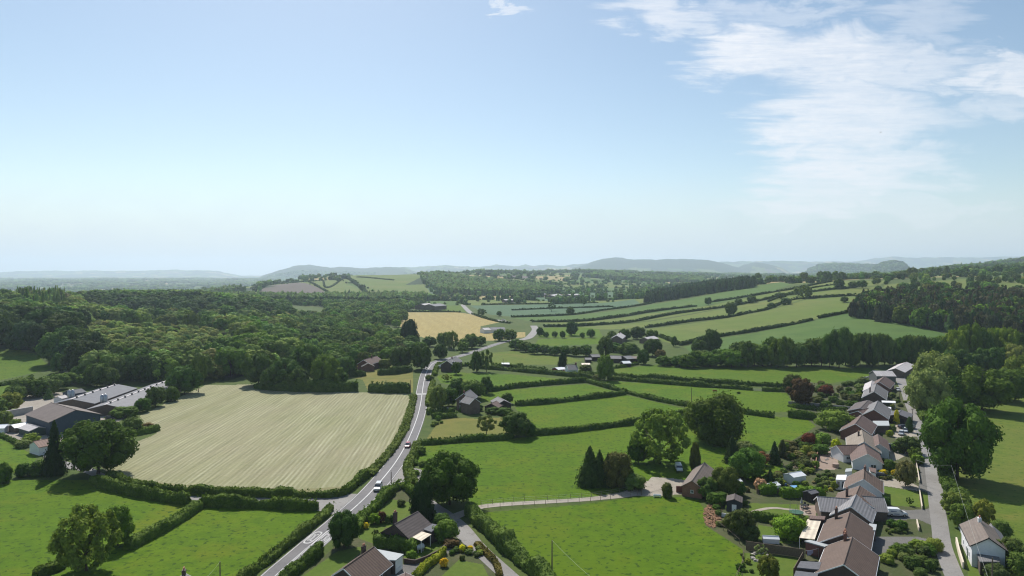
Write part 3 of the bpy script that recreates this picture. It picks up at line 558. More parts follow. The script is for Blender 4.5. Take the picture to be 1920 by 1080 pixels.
def join(parts):
    vs, fs, o = [], [], 0
    for v, f in parts: vs.append(v); fs.append(f + o); o += len(v)
    return np.concatenate(vs), np.concatenate(fs)
def lobes(kind, r):
    """lobe centres and radii inside a unit tree: x, y in +-.5, z from 0 to 1"""
    L = []
    if kind in ('conifer', 'cypress'):
        return None
    n, z0, z1, rr, top, sh = dict(round=(22, .05, 1., .17, .93, 1.0), tall=(24, .03, 1., .15, .8, 1.0), light=(46, .04, 1., .095, .9, 1.0), dome=(26, .05, 1., .17, 1.0, 1.0),
                              bush=(14, -.06, 1., .24, 1.0, 1.0), willow=(22, .03, 1., .16, 1.0, 1.0), open=(15, .2, 1., .12, .85, 1.0))[kind]
    zc, hh = (z0 + z1) / 2, (z1 - z0) / 2
    for i in range(n):
        f = (i + .5) / n; th = i * 2.39996 + r.random() * .8
        zz = 1 - 2 * f; rad = math.sqrt(max(0, 1 - zz * zz)) ** .8
        if kind == 'tall': rad *= (.85 if zz > 0 else 1.0)
        if kind in ('dome', 'bush'): rad = rad if zz > 0 else max(rad, .82)
        sz = rr * (.75 + .55 * r.random())
        q = .72 + .28 * r.random()
        x = math.cos(th) * rad * (.5 - sz * .75) * q / .86; y = math.sin(th) * rad * (.5 - sz * .75) * q / .86
        z = zc + zz * (hh - sz * .8) * (.9 + .12 * r.random())
        L.append((x, y, z, sz))
    for i in range(max(3, n // 5)):
        L.append((r.normal() * .09, r.normal() * .09, zc + hh * (r.random() - .4) * .9, rr * 1.25))
    return np.array(L)
def crown_geo(kind, seed, nleaf, ls, core=3):
    r = np.random.default_rng(seed); parts = []
    if kind in ('conifer', 'cypress'):
        n = nleaf
        z = 1 - np.sqrt(r.random(n)) * .97
        if kind == 'conifer':
            tiers = 15; ph = (z * tiers) % 1
            prof = (1 - z) ** .85 * .5 * (.55 + .45 * (1 - ph)) + .015
        else:
            prof = .46 * np.clip(1 - np.abs((z - .30) / .72) ** 2.3, .02, 1) ** .6
        th = r.random(n) * 6.283; wob = 1 + .16 * np.sin(th * 3 + z * 9 + seed) + .12 * np.sin(th * 7 - z * 23)
        rad = prof * wob * (.72 + .34 * r.random(n))
        c = np.stack([np.cos(th) * rad, np.sin(th) * rad, z + .02 * r.normal(size=n)], 1)
        nr = np.stack([np.cos(th), np.sin(th), np.full(n, .55 if kind == 'conifer' else .3)], 1) + .6 * unit(r, n); nr /= np.linalg.norm(nr, axis=1)[:, None]
        parts.append(quads(c, nr, ls * (.7 + .6 * r.random(n)), r))
        k = 9; m = 8; V_ = []; 
        for i in range(k + 1):
            zz = i / k * .97 + .02; pr = ((1 - zz) ** .85 * .5 * .62 + .004) if kind == 'conifer' else .40 * max(.02, 1 - abs((zz - .30) / .72) ** 2.3) ** .6
            for j in range(m):
                a = 6.283 * j / m; q = pr * (1 + .15 * math.sin(a * 3 + zz * 9 + seed)); V_.append((math.cos(a) * q, math.sin(a) * q, zz))
        F_ = [(i * m + j, i * m + (j + 1) % m, (i + 1) * m + (j + 1) % m, (i + 1) * m + j) for i in range(k) for j in range(m)]
        parts.append((np.array(V_), np.array(F_)))
        return join(parts)
    L = lobes(kind, r); w = L[:, 3] ** 2; w /= w.sum()
    ctr = np.array([0, 0, L[:, 2].mean()])
    idx = r.choice(len(L), nleaf, p=w); d = unit(r, nleaf)
    out = L[idx, :3] - ctr; out /= np.linalg.norm(out, axis=1)[:, None] + 1e-6
    flip = (d * out).sum(1) < -.25; d[flip] *= -1
    dep = .80 + .34 * r.random(nleaf) ** 1.5 if kind != 'open' and kind != 'light' else .55 + .65 * r.random(nleaf)
    if kind == 'willow': dep = .7 + .45 * r.random(nleaf)
    c = L[idx, :3] + d * (L[idx, 3] * dep)[:, None] * np.array([1, 1, .92])
    nr = d + JIT.get(ls, .7) * unit(r, nleaf) + np.array([0, 0, .25]); nr /= np.linalg.norm(nr, axis=1)[:, None]
    parts.append(quads(c, nr, ls * (.65 + .7 * r.random(nleaf)), r))
    # stray tufts beyond the outline
    ns = nleaf // 14; i2 = r.choice(len(L), ns); d2 = unit(r, ns); c2 = L[i2, :3] + d2 * (L[i2, 3] * (1.12 + .2 * r.random(ns)))[:, None]
    parts.append(quads(c2, unit(r, ns), ls * .8 * np.ones(ns), r))
    if core:
        cv, cf = CS[core]
        f = .5 if kind in ('open', 'light') else .80
        for x, y, z, s in L: parts.append((cv * s * f * (1 + .12 * np.sin(cv[:, [1]] * 5 + x * 40)) + np.array([x, y, z]), cf))
    return join(parts)
LODS = {0: (5600, .021, 3), 1: (2000, .032, 3), 2: (520, .050, 2), 3: (170, .075, 2)}
JIT = {.021: .7, .032: .5, .050: .35, .075: .28}
CONL = {0: (5200, .026, 0), 1: (2200, .038, 0), 2: (700, .06, 0), 3: (170, .10, 0)}
GEO, CM, TM = {}, {}, {}
NVAR = {0: 4, 1: 4, 2: 3, 3: 4}
def geo(kind, lod, v):
    k = (kind, lod, v)
    if k not in GEO: GEO[k] = crown_geo(kind, 100 * v + 17 * lod + len(kind) * 7, *(CONL if kind in ('conifer', 'cypress') else LODS)[lod])
    return GEO[k]
def crown_mesh(kind, lod, v):
    k = (kind, lod, v)
    if k not in CM: CM[k] = fastmesh('crown', *geo(kind, lod, v), [M_LEAF])
    return CM[k]
def trunk_mesh(kind, v):
    k = (kind, v % 2)
    if k not in TM:
        mb = MB(); r = random.Random(v + len(kind)); b = .022
        if kind in ('conifer', 'cypress'): mb.tube([(0, 0, -.02), (0, 0, .5), (0, 0, .96)], [b, b * .6, .004], 7)
        else:
            t = .45 if kind != 'open' else .5
            mb.tube([(0, 0, -.02), (.005, 0, .06), (.0, .01, t)], [b * 1.5, b, b * .6], 8)
            for i in range(6 if kind in ('open', 'light', 'round') else 4):
                a = i * 2.4 + r.random(); z = t * (.45 + .5 * r.random()); e = (.24 + .12 * r.random())
                p2 = (math.cos(a) * e * .55, math.sin(a) * e * .55, z + .16); p3 = (math.cos(a) * e, math.sin(a) * e, z + .30)
                mb.tube([(0, 0, z), p2, p3], [b * .55, b * .32, b * .1], 5)
            mb.tube([(0, .01, t), (.02, 0, .7), (-.01, .01, .9)], [b * .6, b * .3, b * .08], 5)
        TM[k] = mb.mesh('trunk', M_BARK, True)
    return TM[k]
DARK, MID, OLIVE, PALE, YEL, COPPER, CON, LARCH = (.034, .062, .014), (.052, .085, .018), (.085, .100, .030), (.105, .125, .052), (.105, .140, .020), (.065, .022, .017), (.024, .042, .018), (.060, .042, .024)
BLUEG, GOLD, PINK, FRESH = (.045, .075, .038), (.32, .25, .015), (.28, .15, .16), (.075, .125, .018)
NT = 0
BARE = set()
def tree_at(p, h, w, kind, col, label, group=None, name=None, cat=None, lod=None, jit=.12):
    """a tree of height h and crown width w standing at p"""
    global NT
    NT += 1; v = NT * 7 % NVAR[0]
    hp = h / p.y * FPX
    if lod is None: lod = 0 if hp > 55 else 1 if hp > 24 else 2
    v = NT * 5 % NVAR[lod]
    small = kind == 'bush'
    name = name or ('shrub' if small else 'conifer_tree' if kind in ('conifer', 'cypress') else 'broadleaf_tree')
    cat = cat or ('shrub' if small else 'tree')
    e = empty(name, p, random.random() * 6.28, label=label, cat=cat, group=group); e.scale = (w, w, h)
    c = bpy.data.objects.new('foliage' if small else 'crown', crown_mesh(kind, lod, v)); j = lambda: 1 + jit * (random.random() * 2 - 1)
    k = j(); c.color = (col[0] * k * j(), col[1] * k, col[2] * k * j(), 1); link(c, e)
    if not small or hp > 30: link(bpy.data.objects.new('stem' if small else 'trunk', trunk_mesh(kind, v)), e)
    return e
def T(px, yb, yt, wpx, kind, col, label, group=None, **kw):
    p = G(px, yb); h = ZAT(px, yt, p.y) - p.z; w = wpx / FPX * p.y
    return tree_at(p, max(h, .5), w, kind, col, label, group, **kw)

# ---- the trees one would point at
T(843, 946, 849, 102, 'round', DARK, 'big round dark oak at the junction of lane and farm track')
T(792, 974, 898, 46, 'cypress', (.016, .03, .012), 'dark cone shaped conifer between the brick bungalow and the oak')
T(645, 1026, 958, 54, 'dome', (.03, .052, .018), 'dark bushy tree overhanging the main road by the 30 roundels')
T(162, 1070, 948, 108, 'light', OLIVE, 'olive green feathery tree in the bottom left pasture')
T(221, 1022, 947, 56, 'tall', MID, 'slim dark tree behind the olive feathery tree on the diagonal hedge')
T(184, 888, 785, 118, 'round', DARK, 'largest spreading tree at the corner of the hay field beside the farm')
T(103, 890, 788, 46, 'conifer', (.017, .03, .013), 'tall dark conifer leaning against the spreading tree by the farm')
T(5, 905, 868, 30, 'bush', DARK, 'dark round bush at the left edge beside the small green field', name='shrub')
T(44, 893, 868, 26, 'bush', DARK, 'small dark bush at the mouth of the farm drive')
T(74, 890, 862, 36, 'bush', (.045, .07, .02), 'bushy shrub below the white farm shed')
T(1237, 868, 764, 104, 'light', (.075, .115, .030), 'tall pale green tree with see through crown beside the gravel yard')
T(1197, 868, 818, 40, 'tall', DARK, 'dark bushy tree at the left foot of the tall pale green tree')
T(1343, 828, 736, 100, 'bush', (.036, .058, .015), 'large dense dome shaped tree in the middle fields', name='broadleaf_tree', cat='tree')
T(1302, 800, 752, 40, 'round', OLIVE, 'olive tree half hidden behind the dense dome shaped tree')
T(1106, 910, 836, 56, 'conifer', CON, 'tallest dark spruce in the clump beside the farm track')
T(1124, 910, 844, 44, 'conifer', CON, 'narrow dark spruce right of the tallest spruce')
T(1140, 911, 850, 38, 'conifer', (.022, .036, .018), 'small dark spruce in the middle of the clump by the track')
T(1158, 912, 846, 54, 'bush', (.060, .052, .026), 'brownish tree in the clump beside the farm track', name='broadleaf_tree', cat='tree')
T(1170, 913, 870, 34, 'round', (.055, .075, .025), 'low bushy tree at the right end of the clump by the track')
T(1190, 918, 888, 40, 'bush', (.07, .09, .035), 'loose shrub at the edge of the gravel yard')
T(1795, 898, 750, 118, 'round', (.046, .076, .018), 'huge leafy tree standing over the village lane')
T(1742, 776, 690, 72, 'willow', (.125, .145, .07), 'pale rounded willow beside the village lane')
T(1752, 758, 657, 80, 'willow', (.105, .125, .055), 'tall pale willow behind the rounded willow by the lane')
T(1790, 765, 698, 80, 'dome', DARK, 'dark dense tree right of the pale willows')
T(1842, 770, 686, 92, 'round', (.042, .07, .018), 'wide dark green tree at the edge of the right hand pasture')
T(1890, 752, 690, 74, 'round', (.055, .08, .022), 'broad tree beyond the right hand pasture near the frame edge')
T(1915, 740, 664, 60, 'light', (.11, .12, .035), 'yellowish tree at the right edge of the picture')
T(1905, 700, 645, 46, 'round', PALE, 'pale round tree behind the yellowish tree at the right edge')
T(1134, 713, 664, 34, 'tall', (.065, .10, .028), 'lone pale green tree at the bend of the double lane hedge')
T(968, 818, 772, 58, 'round', (.03, .052, .015), 'dark bushy tree at the corner of the yellow paddock')
T(993, 818, 790, 22, 'bush', DARK, 'small dark bush right of the bushy tree by the yellow paddock')
T(912, 816, 779, 36, 'open', (.10, .105, .05), 'thin half bare tree in the yellow paddock')
T(1055, 692, 660, 17, 'cypress', (.014, .026, .012), 'dark egg shaped cypress beside the white roofed cottage')
T(346, 738, 684, 56, 'round', (.036, .065, .015), 'dark round tree at the top corner of the hay field')
T(372, 735, 668, 30, 'open', (.05, .072, .022), 'thin tree with bare lower trunk at the top corner of the hay field')
T(292, 762, 724, 34, 'round', (.036, .06, .018), 'bushy tree between the grey shed and the hay field')
T(268, 772, 746, 30, 'round', DARK, 'lower bush at the near end of the grey poultry shed')
T(322, 752, 724, 26, 'bush', DARK, 'dark bush beneath the round tree at the top of the hay field')
T(234, 782, 762, 46, 'bush', (.036, .06, .016), 'wide dark bush at the corner of the farm yard')
T(248, 812, 782, 36, 'bush', (.05, .075, .02), 'rounded bush beside the clipped farm hedge')
T(275, 806, 792, 26, 'bush', (.085, .055, .035), 'reddish shrub beside the mown field')
T(770, 648, 598, 30, 'cypress', (.014, .026, .016), 'tall dark conifer in front of the golden wheat field')
T(761, 646, 603, 22, 'cypress', (.014, .026, .016), 'narrower dark conifer left of its tall twin by the wheat field')
T(1010, 648, 617, 2, 'tall', DARK, 'x') if False else None
T(862, 664, 640, 2, 'tall', DARK, 'x') if False else None
# trees round the brick cottage and the road bend
for a in ((820, 770, 722, 34, 'willow', (.075, .10, .035), 'drooping grey green tree between the main road and the brick cottage'),
          (842, 762, 726, 34, 'round', DARK, 'dark tree left of the brick cottage'), (858, 745, 708, 34, 'round', (.04, .066, .018), 'round tree behind the chimney of the brick cottage'),
          (886, 748, 712, 46, 'dome', (.05, .085, .02), 'rounded tree right behind the brick cottage'), (912, 738, 706, 26, 'tall', (.04, .065, .022), 'slim tree at the end of the narrow field hedge'),
          (838, 715, 702, 20, 'open', OLIVE, 'thin pale tree above the trees of the brick cottage'), (951, 757, 736, 22, 'round', (.045, .07, .02), 'small tree behind the brown timber shed'),
          (893, 697, 657, 22, 'tall', DARK, 'slender dark tree by the lane hedge east of the road bend'), (912, 697, 655, 22, 'open', (.06, .08, .03), 'slender half bare tree next to the slender dark tree by the lane hedge'),
          (856, 702, 678, 18, 'round', DARK, 'dark bush beside the house on the road bend'), (868, 661, 640, 20, 'round', (.055, .085, .024), 'light tree behind the house on the road bend'),
          (752, 692, 648, 40, 'dome', (.03, .054, .015), 'broad dark tree left of the road bend'), (790, 693, 645, 38, 'dome', (.028, .05, .014), 'tall dark tree right at the road bend'),
          (785, 668, 640, 34, 'round', (.042, .07, .018), 'tree behind the tall dark tree at the road bend'), (826, 673, 644, 26, 'round', (.03, .052, .015), 'dark round tree across the road from the bend'),
          (611, 728, 664, 56, 'round', (.048, .08, .018), 'big rounded tree above the top hedge of the hay field'), (575, 715, 648, 66, 'round', (.038, .066, .016), 'large dark tree behind the big rounded tree at the hay field'),
          (535, 728, 672, 58, 'round', (.036, .062, .017), 'wide dark tree on the top edge of the hay field'), (485, 722, 662, 56, 'round', (.034, .06, .016), 'wide tree at the left end of the hay field top hedge'),
          (510, 730, 690, 40, 'round', (.03, .052, .015), 'lower dark tree in front of the wide trees at the hay field'), (560, 732, 690, 40, 'round', (.034, .056, .016), 'lower dark tree at the middle of the hay field top hedge'),
          (650, 705, 668, 34, 'round', (.04, .068, .018), 'tree right of the big rounded tree at the hay field'), (640, 720, 695, 24, 'bush', DARK, 'dark bush beside the dry grass field'),
          (668, 688, 652, 36, 'round', (.045, .075, .02), 'tree behind the house among the trees'), (690, 668, 640, 30, 'round', (.05, .078, .022), 'tree on the left of the small green field'),
          (723, 690, 672, 26, 'bush', (.06, .08, .03), 'light bush beside the house among the trees'), (714, 668, 645, 22, 'round', DARK, 'dark tree on the near side of the red roofed barn')): T(*a)
# the belt behind the bend of the road
gB = 'trees along the stream behind the road bend'
for px, yb, yt, w, k, c in ((806, 650, 630, 26, 'round', DARK), (834, 652, 622, 28, 'round', (.05, .08, .024)), (870, 655, 634, 26, 'bush', DARK), (847, 655, 620, 24, 'light', OLIVE), (884, 653, 625, 28, 'round', (.055, .085, .025)), (900, 648, 630, 24, 'round', DARK),
                            (936, 639, 616, 26, 'tall', (.045, .07, .02)), (956, 640, 617, 26, 'round', (.05, .08, .022)), (968, 656, 636, 30, 'round', DARK), (985, 660, 640, 26, 'round', (.04, .065, .02)), (1002, 664, 644, 26, 'round', DARK),
                            (1020, 664, 646, 26, 'round', (.045, .07, .022)), (1040, 666, 648, 26, 'round', DARK), (1060, 666, 648, 26, 'round', DARK), (1080, 668, 648, 26, 'round', (.04, .065, .02)), (1098, 668, 646, 26, 'round', DARK)):
    T(px, yb, yt, w, k, c, 'dark tree in the leafy belt behind the road bend', gB)
for a in ((1135, 668, 630, 32, 'tall', (.05, .075, .024), 'tall tree in the belt north of the dark sheds'), (1147, 640, 620, 22, 'tall', (.05, .075, .024), 'slim tree left of the farmhouse in the trees'), (1150, 660, 642, 30, 'round', DARK, 'rounded tree left of the lighter belt tree'),
          (1178, 668, 642, 40, 'round', (.055, .085, .026), 'lighter round tree in the belt above the dark sheds'), (1224, 668, 634, 34, 'dome', (.03, .052, .016), 'dark rounded tree right of the dark sheds'),
          (1206, 683, 655, 24, 'tall', (.04, .066, .02), 'upright tree at the corner of the long green field'), (1238, 672, 655, 20, 'round', (.07, .06, .035), 'brownish tree beside the dark rounded tree'),
          (1172, 638, 616, 22, 'round', DARK, 'dark tree before the farmhouse yard'), (1196, 636, 612, 28, 'round', (.032, .056, .018), 'broad dark tree beside the farmhouse yard'), (1222, 637, 618, 24, 'round', DARK, 'dark tree right of the farmhouse yard'),
          (1264, 650, 630, 12, 'tall', DARK, 'small upright tree on the hillside hedge end'), (1334, 662, 616, 34, 'round', (.032, .056, .017), 'tall dark tree standing above the belt on the hillside'), (1310, 664, 636, 26, 'round', (.04, .065, .022), 'paler tree left of the tall dark hillside tree')): T(*a)
gP = 'small round parkland trees in the bright grass'
for px, yb, yt, w in ((1013, 631, 613, 14), (1024, 633, 622, 11), (1040, 633, 621, 11), (1055, 634, 620, 11), (1092, 634, 623, 10), (1108, 633, 617, 17)):
    T(px, yb, yt, w, 'round', DARK, 'small round parkland tree in a row on bright grass', gP)
T(1072, 629, 602, 23, 'round', (.03, .054, .016), 'largest round tree in the row of parkland trees')
for a in ((903, 594, 578, 18, 'open', 'spreading lone tree beside the distant road'), (936, 593, 583, 10, 'round', 'small lone tree right of the spreading tree by the distant road'), (1034, 584, 568, 16, 'open', 'lone tree in the middle of the bluish crop field'),
          (1069, 590, 576, 16, 'round', 'round tree on the hedge at the edge of the crop field'), (1094, 574, 557, 15, 'open', 'lone tree at the top of the crop field'), (1371, 591, 566, 22, 'dome', 'dense round tree on the right hillside with a dark shadow'),
          (1385, 571, 559, 14, 'round', 'smaller tree on the hedge above the dense round hillside tree'), (1328, 572, 557, 13, 'round', 'tree at the end of the dark strip field'), (1410, 568, 554, 17, 'round', 'tree on the hillside hedge right of the round tree'),
          (1055, 571, 564, 6, 'round', 'tiny tree left of a pair in the crop field'), (1064, 570, 563, 6, 'round', 'tiny tree right of a pair in the crop field'), (1054, 533, 524, 6, 'round', 'x')[:0] or (973, 569, 557, 12, 'round', 'round tree at the corner of the yellowish far field'),
          (1511, 560, 535, 22, 'light', 'pale tree on the hillside hedge near the ridge'), (1496, 555, 538, 16, 'round', 'darker tree left of the pale hillside tree'), (1573, 542, 521, 20, 'round', 'round tree on the upper hillside hedge'),
          (1600, 540, 527, 18, 'round', 'left one of two close trees below the ridge'), (1616, 540, 525, 19, 'round', 'right one of two close trees below the ridge'), (1464, 560, 548, 20, 'round', 'bushy tree where two hillside hedges meet'), (1474, 571, 558, 20, 'bush', 'low bush on the hillside hedge'),
          (1446, 577, 567, 14, 'bush', 'dark bush at the upper end of the dry topped field'), (1583, 567, 556, 14, 'round', 'dark bush beside the bare quarry patch')): T(a[0], a[1], a[2], a[3], a[4], (.040, .066, .020) if 'pale' not in a[5] else (.075, .095, .04), a[5])
# ridge trees on the skyline at the right
gR = 'trees along the skyline of the right ridge'
rr = random.Random(3)
for px in [1480, 1518, 1545, 1570, 1606, 1643, 1691, 1730, 1776, 1822, 1420, 1440, 1452, 1465, 1490, 1500, 1510, 1524, 1536, 1550, 1562, 1575, 1588, 1600, 1612, 1625, 1637, 1648, 1660, 1672, 1684, 1698, 1710, 1722, 1736, 1750, 1765, 1780, 1795, 1812, 1830, 1850, 1870, 1890, 1905]:
    Yd = 1180 + rr.random() * 420; p = PD(px + rr.uniform(-4, 4), Yd); tree_at(p, rr.uniform(9, 22), rr.uniform(11, 25), rr.choice(['round', 'round', 'tall', 'dome']), rr.choice([DARK, MID, (.05, .07, .028)]), 'tree on the skyline of the right hand ridge', gR, lod=2)
# the tall belt across the middle right
gT = 'tall trees of the belt across the valley'
prof = [(1242, 668), (1270, 664), (1300, 660), (1350, 652), (1372, 650), (1400, 640), (1425, 640), (1445, 634), (1470, 632), (1500, 638), (1520, 634), (1545, 630), (1578, 610), (1600, 624), (1625, 622), (1650, 628), (1680, 630), (1710, 628), (1740, 630), (1770, 622), (1800, 610), (1830, 610), (1860, 612), (1890, 618), (1930, 622), (1970, 625)]
px = 1243.0
while px < 1965:
    top = np.interp(px, [q[0] for q in prof], [q[1] for q in prof]) + rr.uniform(-5, 7)
    yel = 1775 < px < 1900 and rr.random() < .7
    thin = 1620 < px < 1740
    c = rr.choice([(.092, .125, .024), (.08, .115, .022)]) if yel else rr.choice([DARK, (.04, .066, .02), (.05, .078, .024), (.06, .085, .03) if thin else MID])
    T(px, 688 + rr.uniform(-5, 2), top, rr.uniform(28, 46) * (.7 if thin else 1), 'tall' if thin or rr.random() < .5 else 'round', c, 'tall yellow green tree in the belt below the conifer wood' if yel else 'tall tree in the dark belt behind the long green field', gT + (', yellow green' if yel else ''))
    px += rr.uniform(12, 18) if not thin else rr.uniform(9, 13)
for px in np.arange(1780, 1960, 16): T(px + rr.uniform(-4, 4), 697 + rr.uniform(-3, 4), 655 + rr.uniform(-6, 8), 34, 'round', rr.choice([DARK, MID, (.036, .06, .018)]), 'lower dark tree in front of the yellow green belt', gT + ', lower')
# trees round the farm on the left
gF = 'bushy trees behind the farm buildings'
for px, yb, yt, w, k, c in ((20, 770, 735, 40, 'round', OLIVE), (-5, 780, 745, 40, 'round', (.06, .09, .03)), (28, 752, 722, 36, 'round', (.05, .08, .026)), (48, 745, 706, 50, 'round', (.048, .075, .025)), (70, 745, 712, 36, 'round', DARK), (88, 740, 705, 46, 'round', (.06, .085, .03)), (108, 730, 700, 40, 'round', (.055, .085, .026)),
                            (92, 748, 728, 20, 'conifer', BLUEG), (128, 722, 698, 30, 'round', (.06, .09, .03)), (146, 716, 686, 30, 'tall', (.05, .08, .024)), (160, 722, 700, 30, 'round', MID), (182, 724, 680, 44, 'round', (.042, .07, .02)), (205, 722, 688, 36, 'round', (.06, .085, .03)), (222, 716, 668, 40, 'tall', (.055, .085, .028)),
                            (244, 712, 662, 40, 'round', (.05, .08, .024)), (268, 716, 664, 42, 'tall', (.022, .04, .016)), (290, 716, 668, 36, 'tall', (.022, .04, .016)), (312, 718, 668, 36, 'tall', (.024, .044, .016)), (258, 690, 655, 34, 'round', YEL), (335, 712, 676, 30, 'round', MID), (8, 795, 770, 30, 'bush', OLIVE), (30, 800, 785, 22, 'bush', (.07, .09, .03)), (58, 832, 812, 30, 'bush', (.085, .115, .025)), (45, 838, 824, 30, 'bush', (.07, .09, .035)), (398, 706, 682, 22, 'bush', PALE), (415, 704, 678, 24, 'bush', PALE), (437, 702, 676, 26, 'round', (.07, .10, .035)), (455, 704, 672, 30, 'round', MID), (470, 704, 668, 34, 'round', DARK)):
    T(px, yb, yt, w, k, c, 'bushy tree crowded behind the farm buildings' if k != 'bush' else 'low bush beside the farm buildings', gF if k != 'bush' else 'low bushes by the farm')

# ------------------------------------------------------------------ woods: the foremost trees are objects, the rest one mass
def scatter(P, step, r, jitter=.8):
    x0, y0 = P.min(0); x1, y1 = P.max(0); xs, ys_ = np.meshgrid(np.arange(x0, x1, step), np.arange(y0, y1, step))
    xs = xs.ravel() + r.uniform(-jitter, jitter, xs.size) * step * .5; ys_ = ys_.ravel() + r.uniform(-jitter, jitter, ys_.size) * step * .5
    q = inside(P, xs, ys_); return xs[q], ys_[q]
def in_view(X, Y, m=90): 
    p = 960 + FPX * X / Y; return (p > -m) & (p < 1920 + m)
def mass(name, items, label, lod):
    """items: (x, y, z, w, h, rz, kind, colour) baked to one mesh with a tint per corner"""
    vs, fs, cs, o = [], [], [], 0
    for x, y, z, w, h, a, k, c in items:
        v, f = geo(k, lod, int(abs(x * 3 + y * 7)) % NVAR[lod]); ca, sa = math.cos(a), math.sin(a)
        vs.append(np.stack([(v[:, 0] * ca - v[:, 1] * sa) * w + x, (v[:, 0] * sa + v[:, 1] * ca) * w + y, v[:, 2] * h + z], 1)); fs.append(f + o); o += len(v); cs.append(np.tile(np.array([*c, 1.0]), (len(v), 1)))
    me = fastmesh(name, np.concatenate(vs), np.concatenate(fs), [M_LEAFA])
    at = me.color_attributes.new('tint', 'FLOAT_COLOR', 'POINT'); at.data.foreach_set('color', np.concatenate(cs).astype(np.float32).ravel())
    link(bpy.data.objects.new(name, me), kind='stuff', label=label)
def tint(base, r, s=.22): 
    k = 1 + s * r.normal(); return tuple(max(.008, x * k * (1 + .08 * r.normal())) for x in base)
r1 = np.random.default_rng(5)
CLEAR = D2([(190, 425), (300, 405), (410, 425), (450, 520), (430, 600), (340, 650), (180, 610), (140, 510)])
wx, wy = scatter(D2(LW), 11.5, r1); q = in_view(wx, wy); wx, wy = wx[q], wy[q]
keep = ~(inside(CLEAR, wx, wy) & (r1.random(len(wx)) < .25)); wx, wy = wx[keep], wy[keep]
wz = hz(wx, wy); wp = 960 + FPX * wx / wy
items = []
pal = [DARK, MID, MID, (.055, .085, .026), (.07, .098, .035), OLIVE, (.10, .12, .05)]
for x, y, z, p in zip(wx, wy, wz, wp):
    scrub = inside(CLEAR, np.array([x]), np.array([y]))[0]
    pine = (30 < p < 120 and y > 680 and r1.random() < .75)
    if 640 < y < 760 and 190 < p < 440 and r1.random() < .55: continue
    h = r1.uniform(3.5, 7) if scrub else (r1.uniform(7, 11) if r1.random() < .3 or p > 540 else r1.uniform(12, 18)); w = h * r1.uniform(.85, 1.3) if not pine else h * .5
    if pine: h *= 1.35
    if y > 800 and 170 < p < 540 and not pine: h *= 1.12; w *= 1.15
    if y < 540 and p < 175 and not scrub: c = tint([(.024, .044, .016), (.030, .052, .016), (.022, .040, .018)][r1.integers(0, 3)], r1); h *= 1.25 if y < 490 else 1.1  # shade on the wood's front face painted into the leaf colour; trees taller too
    elif 790 < y < 930 and 160 < p < 540: c = tint((.024, .045, .014), r1)  # shaded front of the back ridge put into a darker leaf colour
    elif y >= 930 and 160 < p < 540: c = tint([MID, (.055, .085, .024), (.048, .08, .02)][r1.integers(0, 3)], r1)  # sunlit crest of the ridge painted as a lighter leaf colour
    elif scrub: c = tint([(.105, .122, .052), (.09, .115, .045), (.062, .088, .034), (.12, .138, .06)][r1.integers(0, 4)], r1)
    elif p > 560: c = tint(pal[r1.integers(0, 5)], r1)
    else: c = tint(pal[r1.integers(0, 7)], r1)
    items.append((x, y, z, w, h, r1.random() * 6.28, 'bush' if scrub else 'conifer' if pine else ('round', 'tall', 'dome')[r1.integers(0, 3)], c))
VW = D2([(600, 830), (690, 790), (750, 720), (760, 900), (745, 1020), (790, 1150), (790, 1260), (600, 1250), (470, 1240), (470, 1215), (600, 1180), (615, 1000)])
vx, vy = scatter(VW, 11, r1)
for x, y in zip(vx, vy):
    if r1.random() < .85: h = r1.uniform(7, 13); items.append((x, y, float(hz(x, y)), h * r1.uniform(.8, 1.2), h, r1.random() * 6.28, ('round', 'tall', 'dome')[r1.integers(0, 3)], tint(pal[r1.integers(0, 5)], r1)))
wx = np.array([i[0] for i in items]); wy = np.array([i[1] for i in items]); wp = 960 + FPX * wx / wy
sx_, sy_ = scatter(CLEAR, 5.5, r1)
for x, y in zip(sx_, sy_):
    h = r1.uniform(1.8, 4.2); items.append((x, y, float(hz(x, y)), h * r1.uniform(1.2, 2.0), h, r1.random() * 6.28, 'bush', tint([(.11, .132, .055), (.095, .12, .045), (.07, .095, .034), (.125, .145, .065)][r1.integers(0, 4)], r1)))
wx = np.array([i[0] for i in items]); wy = np.array([i[1] for i in items]); wp = 960 + FPX * wx / wy
# foremost: the largest in the picture among those with a clear top
top = np.array([HOR - FPX * (i[2] + i[4] - CAM_H) / i[1] for i in items]); low = np.full(260, 9999.0); order = np.argsort(wy); vis = np.zeros(len(items))
for i in order:
    b = int((wp[i] + 100) / 2120 * 260); b = min(max(b, 0), 259); s = max(1, int(items[i][3] / wy[i] * FPX / 16))
    seg = low[max(0, b - s):b + s + 1]; vis[i] = np.clip((seg.min() if len(seg) else 999) - top[i], 0, items[i][4] / wy[i] * FPX)
    low[max(0, b - s):b + s + 1] = np.minimum(seg, top[i])
rank = np.argsort(-(vis * np.array([i[3] for i in items]) / wy))
pick = set(rank[:62].tolist()); rest2, rest3 = [], []
for i, it in enumerate(items):
    if i in pick:
        x, y, z, w, h, a, k, c = it
        lab, g = (('scrubby bush on the bright knoll of the left wood', 'bushes on the knoll of the left wood') if k == 'bush' else ('tall conifer on the crest of the left wood', 'conifers on the crest of the left wood') if k == 'conifer' else ('leafy tree in the wood on the left hillside', 'trees in the wood on the left hillside'))
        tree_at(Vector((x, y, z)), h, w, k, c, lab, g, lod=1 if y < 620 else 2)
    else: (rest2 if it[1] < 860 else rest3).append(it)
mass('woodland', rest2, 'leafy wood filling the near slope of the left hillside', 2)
mass('woodland', rest3, 'leafy wood on the back ridge of the left hillside', 3)
